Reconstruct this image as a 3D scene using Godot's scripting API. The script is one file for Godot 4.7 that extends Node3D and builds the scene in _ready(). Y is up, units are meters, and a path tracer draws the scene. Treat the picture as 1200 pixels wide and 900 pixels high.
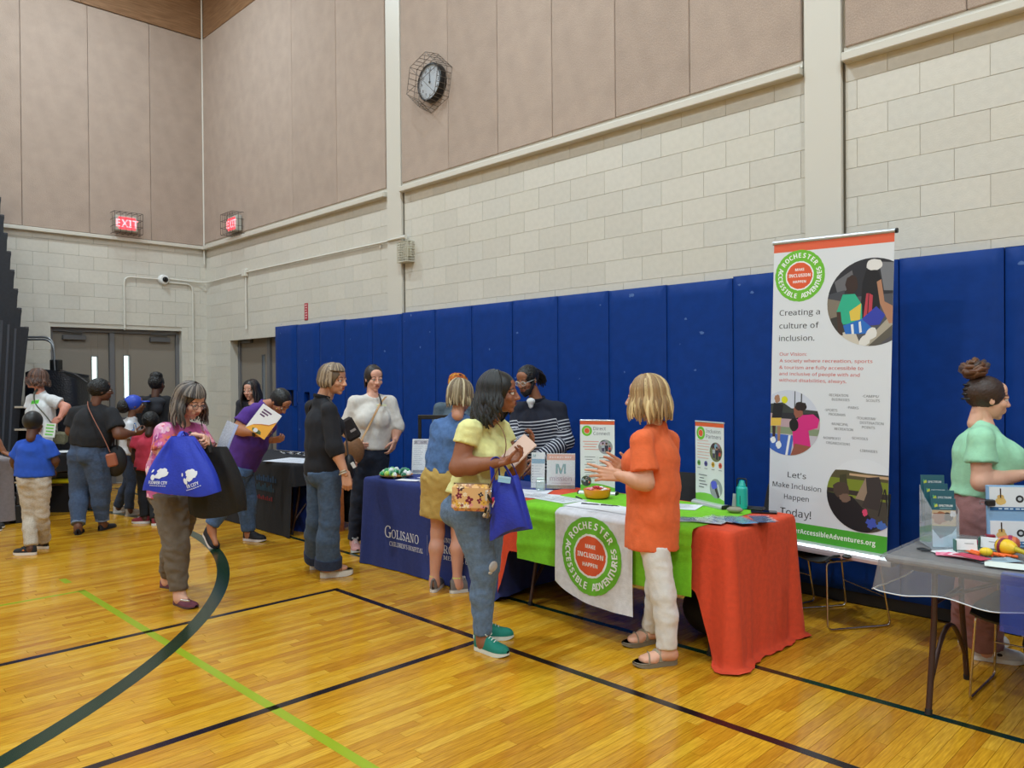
extends Node3D

var rng := RandomNumberGenerator.new()
var mats := {}
var noises := {}

func _ready() -> void:
	rng.seed = 4711
	var cam := Camera3D.new()
	cam.name = "camera"
	cam.fov = 52.55
	cam.near = 0.05
	cam.far = 80.0
	add_child(cam)
	cam.transform = Transform3D(Basis.from_euler(Vector3(-0.0074,0.7921,-0.0083)),Vector3(12.8915,1.588,5.531))
	cam.current = true
	var env := Environment.new()
	env.background_mode = Environment.BG_SKY
	var sky := Sky.new()
	var psm := ProceduralSkyMaterial.new()
	psm.sky_top_color = Color(0.62,0.74,0.92)
	psm.sky_horizon_color = Color(0.9,0.93,0.97)
	psm.ground_bottom_color = Color(0.35,0.36,0.35)
	psm.ground_horizon_color = Color(0.8,0.82,0.84)
	sky.sky_material = psm
	env.sky = sky
	env.background_energy_multiplier = 1.0
	env.tonemap_mode = Environment.TONE_MAPPER_LINEAR
	env.tonemap_exposure = 1.0
	env.sdfgi_enabled = true
	env.ssao_enabled = true
	env.ssil_enabled = true
	var we := WorldEnvironment.new()
	we.name = "world_environment"
	we.environment = env
	add_child(we)
	for q in [[2.55,2.7],[8.2,2.9],[13.9,2.9],[19.6,2.9],[2.55,8.2],[8.2,8.2],[13.9,8.2],[19.6,8.2],[5.4,13.0],[13.9,13.0],[19.6,13.0]]:
		high_bay(q[0],q[1],8.35)
	build_shell()
	build_fittings()
	build_tables()
	build_people()

func numbered(called: String) -> String:
	if not has_node(NodePath(called)):
		return called
	var k := 1
	while has_node(NodePath("%s_%03d" % [called,k])):
		k += 1
	return "%s_%03d" % [called,k]

func tag(o: Node3D,label := "",category := "",group := "",kind := "") -> Node3D:
	if label != "":
		o.set_meta("label",label)
	if category != "":
		o.set_meta("category",category)
	if group != "":
		o.set_meta("group",group)
	if kind != "":
		o.set_meta("kind",kind)
	return o

func thing(called: String,label: String,category: String,at := Vector3.ZERO,turn := 0.0,group := "") -> Node3D:
	var o := Node3D.new()
	o.name = numbered(called)
	add_child(o)
	o.position = at
	o.rotation.y = turn
	tag(o,label,category,group)
	return o

func struct(called: String,at := Vector3.ZERO) -> Node3D:
	var o := Node3D.new()
	o.name = numbered(called)
	add_child(o)
	o.position = at
	o.set_meta("kind","structure")
	return o

func part(called: String,mesh: Mesh,m: Material,parent: Node,xf := Transform3D.IDENTITY) -> MeshInstance3D:
	var o := MeshInstance3D.new()
	o.mesh = mesh
	o.material_override = m
	o.transform = xf
	if parent == self:
		o.name = numbered(called)
		add_child(o)
	else:
		var n := called
		var k := 1
		while parent.has_node(NodePath(n)):
			n = "%s_%03d" % [called,k]
			k += 1
		o.name = n
		parent.add_child(o)
	o.cast_shadow = GeometryInstance3D.SHADOW_CASTING_SETTING_ON
	return o

func fast_part(called: String,n: int,mesh: Mesh,m: Material,parent: Node,xf: Transform3D) -> MeshInstance3D:
	var o := MeshInstance3D.new()
	o.mesh = mesh
	o.material_override = m
	o.transform = xf
	o.name = called if n == 0 else "%s_%03d" % [called,n]
	parent.add_child(o)
	return o

func mat(c: Color,rough := 0.7,metal := 0.0,spec := 0.5) -> StandardMaterial3D:
	var key := "%s_%.2f_%.2f_%.2f" % [c.to_html(),rough,metal,spec]
	if mats.has(key):
		return mats[key]
	var m := StandardMaterial3D.new()
	m.albedo_color = c
	m.roughness = rough
	m.metallic = metal
	m.metallic_specular = spec
	mats[key] = m
	return m

func rgb(r: int,g: int,b: int) -> Color:
	return Color8(r,g,b)

func noise_tex(key: String,freq: float,lo: Color,hi: Color,octaves := 4,size := 512,as_normal := false,kind := FastNoiseLite.TYPE_SIMPLEX_SMOOTH,bump := 6.0) -> NoiseTexture2D:
	if noises.has(key):
		return noises[key]
	var n := FastNoiseLite.new()
	n.noise_type = kind
	n.frequency = freq
	n.fractal_octaves = octaves
	n.seed = absi(hash(key)) % 100000
	var t := NoiseTexture2D.new()
	t.width = size
	t.height = size
	t.seamless = true
	t.noise = n
	if as_normal:
		t.as_normal_map = true
		t.bump_strength = bump
	else:
		var g := Gradient.new()
		g.set_color(0,lo)
		g.set_color(1,hi)
		t.color_ramp = g
	noises[key] = t
	return t

func mottled(key: String,c: Color,amount: float,scale: float,rough := 0.7,freq := 0.02,normal := 0.0,nfreq := 0.05,nscale := 0.0) -> StandardMaterial3D:
	if mats.has(key):
		return mats[key]
	var m := StandardMaterial3D.new()
	m.albedo_color = c
	m.roughness = rough
	m.albedo_texture = noise_tex("mottle_%.3f_%.2f" % [freq,amount],freq,Color(1.0 - amount,1.0 - amount,1.0 - amount),Color(1,1,1),4,256)
	m.uv1_triplanar = true
	m.uv1_scale = Vector3.ONE * scale
	if normal > 0.0:
		m.normal_enabled = true
		m.normal_scale = normal
		m.normal_texture = noise_tex("relief_%.3f" % nfreq,nfreq,Color.BLACK,Color.WHITE,3,256,true)
	mats[key] = m
	return m

func cloth(key: String,c: Color,rim := 0.25) -> StandardMaterial3D:
	var m := mottled("cloth_" + key,c,0.08,3.0,0.92,0.03,0.10,0.09)
	m.rim_enabled = true
	m.rim = rim
	m.rim_tint = 0.7
	return m

func glow(c: Color,energy: float) -> StandardMaterial3D:
	var m := StandardMaterial3D.new()
	m.albedo_color = c
	m.emission_enabled = true
	m.emission = c
	m.emission_energy_multiplier = energy
	return m

func tinted() -> StandardMaterial3D:
	if not mats.has("tinted"):
		var m := StandardMaterial3D.new()
		m.vertex_color_use_as_albedo = true
		m.roughness = 0.6
		mats["tinted"] = m
	return mats["tinted"]

func clear(c: Color,alpha: float,rough := 0.05) -> StandardMaterial3D:
	var m := StandardMaterial3D.new()
	m.albedo_color = Color(c.r,c.g,c.b,alpha)
	m.transparency = BaseMaterial3D.TRANSPARENCY_ALPHA
	m.roughness = rough
	return m

class Geo:
	var v := PackedVector3Array()
	var n := PackedVector3Array()
	var t := PackedVector2Array()
	var c := PackedColorArray()
	var i := PackedInt32Array()
	var col := Color.WHITE

	func add(p: Vector3,nn: Vector3,uv := Vector2.ZERO) -> int:
		v.append(p)
		n.append(nn)
		t.append(uv)
		c.append(col)
		return v.size() - 1

	func tri(a: int, b: int, d: int) -> void:
		i.append(a)
		i.append(d)
		i.append(b)

	func face(a: Vector3,b: Vector3,d: Vector3,uva := Vector2.ZERO,uvb := Vector2.ZERO,uvd := Vector2.ZERO) -> void:
		var nn := (b - a).cross(d - a).normalized()
		tri(add(a,nn,uva),add(b,nn,uvb),add(d,nn,uvd))

	func quad(a: Vector3,b: Vector3,d: Vector3,e: Vector3,u0 := Vector2(0,1),u1 := Vector2(1,1),u2 := Vector2(1,0),u3 := Vector2(0,0)) -> void:
		var nn := (d - a).cross(e - b).normalized()
		var k := add(a,nn,u0)
		add(b,nn,u1)
		add(d,nn,u2)
		add(e,nn,u3)
		tri(k,k + 1,k + 2)
		tri(k,k + 2,k + 3)

	func box(size: Vector3,xf := Transform3D.IDENTITY,bevel := 0.0) -> Geo:
		var h := size * 0.5
		var b := minf(bevel,minf(h.x,minf(h.y,h.z)) * 0.95)
		var ax := [Vector3.RIGHT,Vector3.UP,Vector3.BACK]
		var hh := [h.x,h.y,h.z]
		for k in 3:
			var u: Vector3 = ax[(k + 1) % 3]
			var w: Vector3 = ax[(k + 2) % 3]
			var hu: float = hh[(k + 1) % 3] - b
			var hw: float = hh[(k + 2) % 3] - b
			for s in [1.0,-1.0]:
				var o: Vector3 = ax[k] * hh[k] * s
				var q := [o + u * hu * s + w * hw,o - u * hu * s + w * hw,o - u * hu * s - w * hw,o + u * hu * s - w * hw]
				var su: float = hu * 2.0
				var sw: float = hw * 2.0
				quad(xf * q[1],xf * q[2],xf * q[3],xf * q[0],Vector2(0,0),Vector2(0,sw),Vector2(su,sw),Vector2(su,0))
		if b > 0.0:
			for k in 3:
				var u2: Vector3 = ax[(k + 1) % 3]
				var w2: Vector3 = ax[(k + 2) % 3]
				for s in [1.0,-1.0]:
					for r in [1.0,-1.0]:
						var e: Vector3 = ax[k] * (hh[k] - b)
						var p1: Vector3 = u2 * hh[(k + 1) % 3] * s + w2 * (hh[(k + 2) % 3] - b) * r
						var p2: Vector3 = u2 * (hh[(k + 1) % 3] - b) * s + w2 * hh[(k + 2) % 3] * r
						if s * r < 0:
							quad(xf * (p1 - e),xf * (p1 + e),xf * (p2 + e),xf * (p2 - e))
						else:
							quad(xf * (p2 - e),xf * (p2 + e),xf * (p1 + e),xf * (p1 - e))
			for sx in [1.0,-1.0]:
				for sy in [1.0,-1.0]:
					for sz in [1.0,-1.0]:
						var a := Vector3(h.x * sx,(h.y - b) * sy,(h.z - b) * sz)
						var bb := Vector3((h.x - b) * sx,h.y * sy,(h.z - b) * sz)
						var d := Vector3((h.x - b) * sx,(h.y - b) * sy,h.z * sz)
						if sx * sy * sz > 0:
							face(xf * a,xf * bb,xf * d)
						else:
							face(xf * a,xf * d,xf * bb)
		return self

	func tube(pts: Array,radius,sides := 8,caps := true,squash := Vector2.ONE,up := Vector3.UP) -> Geo:
		var m := pts.size()
		var first := v.size()
		var side := Vector3.ZERO
		var along := 0.0
		for k in m:
			var p: Vector3 = pts[k]
			var dir: Vector3 = (pts[mini(k + 1,m - 1)] - pts[maxi(k - 1,0)]).normalized()
			if side == Vector3.ZERO:
				side = up.cross(dir)
				if side.length() < 0.05:
					side = Vector3.RIGHT.cross(dir)
					if side.length() < 0.05:
						side = Vector3.BACK.cross(dir)
			side = (side - dir * side.dot(dir)).normalized()
			var w := dir.cross(side)
			var r: float = radius[k] if radius is Array else radius
			if k > 0:
				along += (p - pts[k - 1]).length()
			for s in sides + 1:
				var a := TAU * s / sides
				var o := side * cos(a) * squash.x + w * sin(a) * squash.y
				var nn := (side * cos(a) / squash.x + w * sin(a) / squash.y).normalized()
				add(p + o * r,nn,Vector2(float(s) / sides,along))
		var row := sides + 1
		for k in m - 1:
			for s in sides:
				var a := first + k * row + s
				tri(a,a + 1,a + row + 1)
				tri(a,a + row + 1,a + row)
		if caps:
			for e in [0,m - 1]:
				var d0: Vector3 = (pts[0] - pts[1]).normalized() if e == 0 else (pts[m - 1] - pts[m - 2]).normalized()
				var ctr := add(pts[e],d0)
				var st := v.size()
				for s in sides:
					add(v[first + e * row + s],d0)
				for s in sides:
					if e == 0:
						tri(ctr,st + (s + 1) % sides,st + s)
					else:
						tri(ctr,st + s,st + (s + 1) % sides)
		return self

	func lathe(profile: Array,sides := 20,xf := Transform3D.IDENTITY,squash := Vector2.ONE) -> Geo:
		var first := v.size()
		var m := profile.size()
		var nb := xf.basis.inverse().transposed()
		for k in m:
			var p: Vector2 = profile[k]
			var d: Vector2 = profile[mini(k + 1,m - 1)] - profile[maxi(k - 1,0)]
			for s in sides + 1:
				var a := TAU * s / sides
				var nn := Vector3(cos(a) * d.y / squash.x,-d.x,sin(a) * d.y / squash.y)
				if nn.length() < 1e-6:
					nn = Vector3.UP
				add(xf * Vector3(cos(a) * p.x * squash.x,p.y,sin(a) * p.x * squash.y),(nb * nn).normalized(),Vector2(float(s) / sides,float(k) / (m - 1)))
		var row := sides + 1
		for k in m - 1:
			for s in sides:
				var a := first + k * row + s
				tri(a,a + row + 1,a + 1)
				tri(a,a + row,a + row + 1)
		return self

	func sheet(nu: int,nv: int,f: Callable,thick := 0.0,uvf = null) -> Geo:
		var g := []
		for b in nv + 1:
			for a in nu + 1:
				g.append((f as Callable).call(float(a) / nu,float(b) / nv))
		var nn := PackedVector3Array()
		for b in nv + 1:
			for a in nu + 1:
				var du: Vector3 = g[b * (nu + 1) + mini(a + 1,nu)] - g[b * (nu + 1) + maxi(a - 1,0)]
				var dv: Vector3 = g[mini(b + 1,nv) * (nu + 1) + a] - g[maxi(b - 1,0) * (nu + 1) + a]
				nn.append(du.cross(dv).normalized())
		var row := nu + 1
		var sides := [1.0] if thick <= 0.0 else [1.0,-1.0]
		for s in sides:
			var first := v.size()
			for k in g.size():
				var uv := Vector2(float(k % row) / nu,float(k / row) / nv)
				add(g[k] + nn[k] * (thick * 0.5 * s),nn[k] * s,uv)
			for b in nv:
				for a in nu:
					var q := first + b * row + a
					if s > 0:
						tri(q,q + 1,q + row + 1)
						tri(q,q + row + 1,q + row)
					else:
						tri(q,q + row + 1,q + 1)
						tri(q,q + row,q + row + 1)
		if thick > 0.0:
			var rim := []
			for a in nu:
				rim.append([a,a + 1])
			for b in nv:
				rim.append([b * row + nu,(b + 1) * row + nu])
			for a in nu:
				rim.append([nv * row + nu - a,nv * row + nu - a - 1])
			for b in nv:
				rim.append([(nv - b) * row,(nv - b - 1) * row])
			for e in rim:
				var p0: Vector3 = g[e[0]]
				var p1: Vector3 = g[e[1]]
				var h0: Vector3 = nn[e[0]] * thick * 0.5
				var h1: Vector3 = nn[e[1]] * thick * 0.5
				quad(p0 - h0,p1 - h1,p1 + h1,p0 + h0)
		return self

	func slab(outline: PackedVector2Array,z0: float,z1: float,xf := Transform3D.IDENTITY,back := true) -> Geo:
		var idx := Geometry2D.triangulate_polygon(outline)
		for s in ([1,-1] if back else [1]):
			var z := z1 if s > 0 else z0
			var nn := (xf.basis * Vector3(0,0,s)).normalized()
			var first := v.size()
			for p in outline:
				add(xf * Vector3(p.x,p.y,z),nn,p)
			for k in range(0,idx.size(),3):
				var a: Vector2 = outline[idx[k]]
				var b: Vector2 = outline[idx[k + 1]]
				var d: Vector2 = outline[idx[k + 2]]
				var ccw := (b - a).cross(d - a) > 0.0
				if ccw == (s > 0):
					tri(first + idx[k],first + idx[k + 1],first + idx[k + 2])
				else:
					tri(first + idx[k],first + idx[k + 2],first + idx[k + 1])
		if absf(z1 - z0) > 1e-6:
			var m := outline.size()
			for k in m:
				var a: Vector2 = outline[k]
				var b: Vector2 = outline[(k + 1) % m]
				quad(xf * Vector3(a.x,a.y,z0),xf * Vector3(b.x,b.y,z0),xf * Vector3(b.x,b.y,z1),xf * Vector3(a.x,a.y,z1))
		return self

	func ball(centre: Vector3,r: Vector3,rings := 8,sides := 12,basis := Basis.IDENTITY) -> Geo:
		var prof := []
		for k in rings + 1:
			var a := -PI / 2 + PI * k / rings
			prof.append(Vector2(cos(a),sin(a)))
		return lathe(prof,sides,Transform3D(basis * Basis.from_scale(r),centre))

	func merge(o: Geo,xf := Transform3D.IDENTITY) -> Geo:
		var first := v.size()
		v.append_array(xf * o.v)
		for k in o.n:
			n.append((xf.basis * k).normalized())
		t.append_array(o.t)
		c.append_array(o.c)
		for k in o.i:
			i.append(k + first)
		return self

	func mesh() -> ArrayMesh:
		var a := []
		a.resize(Mesh.ARRAY_MAX)
		a[Mesh.ARRAY_VERTEX] = v
		a[Mesh.ARRAY_NORMAL] = n
		a[Mesh.ARRAY_TEX_UV] = t
		a[Mesh.ARRAY_COLOR] = c
		a[Mesh.ARRAY_INDEX] = i
		var m := ArrayMesh.new()
		if v.size():
			m.add_surface_from_arrays(Mesh.PRIMITIVE_TRIANGLES,a)
		return m

func at(p: Vector3,b := Basis.IDENTITY) -> Transform3D:
	return Transform3D(b,p)

func box(size: Vector3,bevel := 0.0,c := Color.WHITE) -> ArrayMesh:
	var g := Geo.new()
	g.col = c
	return g.box(size,Transform3D.IDENTITY,bevel).mesh()

func ellipse(rx: float,ry: float,sides := 32,cx := 0.0,cy := 0.0) -> PackedVector2Array:
	var o := PackedVector2Array()
	for k in sides:
		o.append(Vector2(cx + rx * cos(TAU * k / sides),cy + ry * sin(TAU * k / sides)))
	return o

func rect(x0: float,y0: float,x1: float,y1: float) -> PackedVector2Array:
	return PackedVector2Array([Vector2(x0,y0),Vector2(x1,y0),Vector2(x1,y1),Vector2(x0,y1)])

func bent(pts: Array,r := 0.05,steps := 5) -> Array:
	var out := [pts[0]]
	for k in range(1,pts.size() - 1):
		var p: Vector3 = pts[k]
		var a: Vector3 = pts[k - 1] - p
		var b: Vector3 = pts[k + 1] - p
		var rr := minf(r,minf(a.length(),b.length()) * 0.49)
		var p0 := p + a.normalized() * rr
		var p1 := p + b.normalized() * rr
		for s in steps + 1:
			var u := float(s) / steps
			out.append(p0.lerp(p,u).lerp(p.lerp(p1,u),u))
	out.append(pts[pts.size() - 1])
	return out

var fonts := {}

func font(bold := false,serif := false) -> Font:
	var key := "%s%s" % [bold,serif]
	if not fonts.has(key):
		var f := SystemFont.new()
		f.font_names = PackedStringArray(["Droid Serif" if serif else "Droid Sans"])
		f.font_weight = 700 if bold else 400
		fonts[key] = f
	return fonts[key]

var glyphs := {}

func word(s: String,size: float,bold := false,serif := false,depth := 0.0006,centre := true,squeeze := 1.0) -> Geo:
	var key := "%s|%s|%s" % [s,bold,serif]
	if not glyphs.has(key):
		var tm := TextMesh.new()
		tm.font = font(bold,serif)
		tm.font_size = 32
		tm.pixel_size = 0.01
		tm.curve_step = 2.0
		tm.depth = 0.01
		tm.text = s
		tm.horizontal_alignment = HORIZONTAL_ALIGNMENT_LEFT
		tm.vertical_alignment = VERTICAL_ALIGNMENT_BOTTOM
		var arr := tm.get_mesh_arrays()
		glyphs[key] = arr
	var arrs: Array = glyphs[key]
	var g := Geo.new()
	if arrs.is_empty() or arrs[Mesh.ARRAY_VERTEX] == null:
		return g
	var vs: PackedVector3Array = arrs[Mesh.ARRAY_VERTEX]
	var lo := Vector3(1e9,1e9,0)
	var hi := Vector3(-1e9,-1e9,0)
	for p in vs:
		lo = lo.min(p)
		hi = hi.max(p)
	var base := baseline(bold,serif)
	var k := size / base.y
	var dx := (lo.x + hi.x) * 0.5 if centre else lo.x
	for p in vs:
		g.v.append(Vector3((p.x - dx) * k * squeeze,(p.y - base.x) * k,(p.z + 0.005) / 0.01 * depth))
	g.n = arrs[Mesh.ARRAY_NORMAL]
	for p in vs:
		g.t.append(Vector2.ZERO)
		g.c.append(Color.WHITE)
	if arrs[Mesh.ARRAY_INDEX] != null:
		g.i = arrs[Mesh.ARRAY_INDEX]
	else:
		for q in vs.size():
			g.i.append(q)
	return g

func baseline(bold: bool, serif: bool) -> Vector2:
	var key := "base|%s|%s" % [bold,serif]
	if not glyphs.has(key):
		var tm := TextMesh.new()
		tm.font = font(bold,serif)
		tm.font_size = 32
		tm.pixel_size = 0.01
		tm.depth = 0.01
		tm.text = "H"
		tm.horizontal_alignment = HORIZONTAL_ALIGNMENT_LEFT
		tm.vertical_alignment = VERTICAL_ALIGNMENT_BOTTOM
		var vs: PackedVector3Array = tm.get_mesh_arrays()[Mesh.ARRAY_VERTEX]
		var lo := 1e9
		var hi := -1e9
		for p in vs:
			lo = minf(lo,p.y)
			hi = maxf(hi,p.y)
		glyphs[key] = Vector2(lo,hi - lo)
	return glyphs[key]

func ring_word(s: String,size: float,r: float,mid: float,spacing: float,bold := true,inward := false) -> Geo:
	var g := Geo.new()
	var m := s.length()
	for k in m:
		if s[k] == " ":
			continue
		var off := (k - (m - 1) * 0.5) * spacing
		var a := mid + off if not inward else mid - off
		var b := Basis(Vector3.BACK,-a if not inward else PI - a)
		var w := word(s[k],size,bold)
		var dir := Vector3(sin(a),cos(a),0)
		var p := dir * r - b.y * size * 0.5
		g.merge(w,Transform3D(b,p))
	return g

const HX := 26.0
const HZ := 15.5
const HY := 9.6

func high_bay(x: float,z: float,y: float) -> void:
	var t := thing("high_bay_lamp","white high bay lamp hanging from the roof deck above the court","lamp",Vector3(x,y,z),0.0,"high bay lamps under the roof")
	part("housing",box(Vector3(0.42,0.14,0.42),0.03),mat(rgb(225,226,228),0.5),t,at(Vector3(0,0.075,0)))
	part("lamp_panel",box(Vector3(0.34,0.012,0.34),0.0),glow(rgb(226,245,255),12.0),t,at(Vector3(0,-0.004,0)))
	var g := Geo.new()
	for s in [-1,1]:
		g.tube([Vector3(0,0.14,0.12 * s),Vector3(0,HY - y,0.12 * s)],0.006,6)
	part("hanger",g.mesh(),mat(rgb(120,120,120),0.4,0.8),t)
	var l := AreaLight3D.new()
	l.name = "high_bay_light"
	l.area_size = Vector2(0.34,0.34)
	l.light_color = rgb(226,245,255)
	l.light_energy = LAMP
	l.area_range = 40.0
	l.area_attenuation = 2.0
	l.shadow_enabled = true
	l.position = Vector3(0,-0.03,0)
	l.rotation_degrees = Vector3(-90,0,0)
	t.add_child(l)

const LAMP := 21.0

func block_course(wall: Node3D,count: int,stuff: Geo,xf: Transform3D,u0: float,u1: float,y: float,off: float,cut: Array,face_mats: Array,meshes: Dictionary) -> int:
	var h := 0.2032
	var u := u0 - fposmod(u0 - off,0.4064)
	while u < u1:
		var a := maxf(u,u0)
		var b := minf(u + 0.4064,u1)
		var segs := [[a,b]]
		for q in cut:
			if y + h * 0.5 < q[2]:
				var nx := []
				for s in segs:
					if q[1] <= s[0] or q[0] >= s[1]:
						nx.append(s)
					else:
						if q[0] > s[0]:
							nx.append([s[0],q[0]])
						if q[1] < s[1]:
							nx.append([q[1],s[1]])
				segs = nx
		for s in segs:
			var w: float = s[1] - s[0]
			if w < 0.02:
				continue
			var key := "%.3f" % w
			if not meshes.has(key):
				meshes[key] = box(Vector3(w - 0.002,h - 0.002,0.012),0.0018)
			var p := Vector3((s[0] + s[1]) * 0.5,y + h * 0.5,-0.006 + rng.randf_range(-0.0008,0.0))
			var tilt := Basis.from_euler(Vector3(rng.randf_range(-0.003,0.003),rng.randf_range(-0.0012,0.0012),0))
			var o := fast_part("block",count,meshes[key],face_mats[rng.randi() % face_mats.size()],wall,xf * Transform3D(tilt,p))
			count += 1
		u += 0.4064
	return count

func painted_block() -> Array:
	var out := []
	for k in 4:
		var m := mottled("block_paint_%d" % k,[rgb(211,206,194),rgb(208,203,192),rgb(213,208,197),rgb(209,205,195)][k],0.035,2.2,0.42,0.03,0.07,0.12)
		out.append(m)
	return out

func build_shell() -> void:
	var bm := painted_block()
	var joint := mat(rgb(200,195,184),0.6)
	var paint := mat(rgb(209,204,193),0.45)
	var felt := []
	for k in 3:
		felt.append(felt_mat(k))
	build_floor()
	var w := struct("wall_back")
	var slabm := box(Vector3(1,1,1))
	var dz0 := 0.87
	var dz1 := 2.46
	var dtop := 2.362
	part("wall_core",box(Vector3(dz0,dtop,0.3)),joint,w,at(Vector3(dz0 * 0.5,dtop * 0.5,-0.156)))
	part("wall_core",box(Vector3(HX,HY - dtop,0.3)),joint,w,at(Vector3(HX * 0.5,(HY + dtop) * 0.5,-0.156)))
	part("wall_core",box(Vector3(HX - dz1,dtop,0.3)),joint,w,at(Vector3((HX + dz1) * 0.5,dtop * 0.5,-0.156)))
	var n := 0
	var meshes := {}
	var y0 := 1.2069 + 0.2032 * 5
	var cols := [[5.22,5.50,9.0],[10.362,10.64,9.0]]
	for k in 8:
		var y := y0 + 0.2032 * k
		n = block_course(w,n,null,Transform3D.IDENTITY,0.0,15.0,y,10.9292 + (0.2032 if k % 2 == 0 else 0.0),cols,bm,meshes)
	for k in 12:
		n = block_course(w,n,null,Transform3D.IDENTITY,0.0,dz0,y0 - 0.2032 * (k + 1),10.9292 + (0.2032 if k % 2 == 0 else 0.0),[],bm,meshes)
	for bay in [[0.035,5.20,[2.996,4.133]],[5.52,10.345,[6.37,7.149,7.90,8.652,9.409]],[10.66,15.5,[11.42,12.17,12.92,13.67,14.42]],[15.5,HX - 0.1,[17.0,18.5,20.0,21.5,23.0,24.5]]]:
		var e := [bay[0]]
		e.append_array(bay[2])
		e.append(bay[1])
		for k in e.size() - 1:
			var ww: float = e[k + 1] - e[k]
			part("acoustic_panel",box(Vector3(ww - 0.005,3.39,0.045),0.006),felt[k % 3],w,at(Vector3((e[k] + e[k + 1]) * 0.5,3.878 + 1.695,0.02)))
	for k in 14:
		part("wood_panel",box(Vector3(1.83,2.3,0.03),0.004),wood_panel_mat(),w,at(Vector3(0.03 + 1.835 * (k + 0.5),7.29 + 1.15,0.012)))
	var tn := 1
	for q in [[0.055,5.205],[5.515,10.35],[10.65,15.5]]:
		var t := struct("trim_%d" % tn,Vector3((q[0] + q[1]) * 0.5,3.815,0))
		part("ledge",box(Vector3(q[1] - q[0],0.062,0.085),0.006),paint,t,at(Vector3(0,-0.014,0.04)))
		part("backing_strip",box(Vector3(q[1] - q[0],0.045,0.03)),paint,t,at(Vector3(0,0.04,0.013)))
		tn += 1
	for q in [[5.22,5.497],[10.366,10.632]]:
		var c := struct("column",Vector3((q[0] + q[1]) * 0.5,0,0))
		part("shaft",box(Vector3(q[1] - q[0],HY,0.09),0.004),paint,c,at(Vector3(0,HY * 0.5,-0.005)))
		part("gap_seal",box(Vector3(0.014,3.79 - 2.3,0.006)),mat(rgb(92,86,72),0.8),c,at(Vector3((q[1] - q[0]) * 0.5 + 0.008,3.05,0.002)))
	var bb := struct("baseboard_back",Vector3(2.476 + 7.0,0,0))
	part("base",box(Vector3(14.0,0.12,0.055),0.006),mat(rgb(26,26,28),0.5),bb,at(Vector3(0,0.06,0.0275)))
	var l := struct("wall_left")
	var lx := Transform3D(Basis(Vector3(0,0,1),Vector3.UP,Vector3(1,0,0)).orthonormalized(),Vector3.ZERO)
	lx = Transform3D(Basis(Vector3.BACK,Vector3.UP,Vector3.RIGHT * 1.0),Vector3.ZERO)
	lx = Transform3D(Basis(Vector3.UP,PI / 2),Vector3.ZERO)
	var e0 := 0.413
	var e1 := 2.32
	var etop := 2.405
	part("wall_core",box(Vector3(0.3,etop,e0 + 0.3)),joint,l,at(Vector3(-0.162,etop * 0.5,e0 * 0.5 - 0.15)))
	part("wall_core",box(Vector3(0.3,HY - etop,HZ + 0.3)),joint,l,at(Vector3(-0.162,(HY + etop) * 0.5,HZ * 0.5 - 0.15)))
	part("wall_core",box(Vector3(0.3,etop,HZ - e1)),joint,l,at(Vector3(-0.162,etop * 0.5,(HZ + e1) * 0.5)))
	n = 0
	var meshes2 := {}
	for k in 19:
		var y := 2.6713 + 0.2032 * 5 - 0.2032 * k
		n = block_course(l,n,null,lx,-4.9,0.0,y,0.1 + (0.2032 if k % 2 == 0 else 0.0),[[-e1,-e0,etop]],bm,meshes2)
	var zs := [0.02,0.888,1.786,2.671,3.56,4.45,5.34,6.23,7.12,8.01,8.9,9.79,10.68,11.57,12.46,13.35,14.24,15.13]
	for k in zs.size() - 1:
		var ww: float = zs[k + 1] - zs[k]
		part("acoustic_panel",box(Vector3(0.045,3.43,ww - 0.005),0.006),felt[(k + 1) % 3],l,at(Vector3(0.01,3.838 + 1.715,(zs[k] + zs[k + 1]) * 0.5)))
	for k in 8:
		part("wood_panel",box(Vector3(0.03,2.3,1.83),0.004),wood_panel_mat(),l,at(Vector3(0.006,7.29 + 1.15,0.03 + 1.835 * (k + 0.5))))
	var lt := struct("trim_%d" % tn,Vector3(0,3.80,2.5))
	part("ledge",box(Vector3(0.075,0.055,4.95),0.006),paint,lt,at(Vector3(0.03,0,0)))
	part("wall_face",box(Vector3(0.012,3.78,HZ - 4.9)),paint,l,at(Vector3(-0.006,1.89,(HZ + 4.9) * 0.5)))
	part("corner_bead",box(Vector3(0.012,3.78,0.012)),paint,l,at(Vector3(-0.004,1.89,-0.004)))
	var r := struct("wall_right")
	part("wall_core",box(Vector3(0.3,HY,HZ)),paint,r,at(Vector3(HX + 0.15,HY * 0.5,HZ * 0.5)))
	part("acoustic_panel",box(Vector3(0.05,3.4,HZ - 0.2)),felt[0],r,at(Vector3(HX - 0.02,5.57,HZ * 0.5)))
	var fr := struct("wall_front")
	part("wall_core",box(Vector3(HX + 0.6,HY,0.3)),paint,fr,at(Vector3(HX * 0.5,HY * 0.5,HZ + 0.15)))
	part("acoustic_panel",box(Vector3(HX - 0.2,3.4,0.05)),felt[1],fr,at(Vector3(HX * 0.5,5.57,HZ - 0.02)))
	var ce := struct("ceiling")
	part("roof_deck",box(Vector3(HX + 0.6,0.3,HZ + 0.6)),mat(rgb(196,192,184),0.8),ce,at(Vector3(HX * 0.5,HY + 0.15,HZ * 0.5)))
	build_door_end(e0,e1,etop)
	build_door_long(dz0,dz1,dtop)

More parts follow.
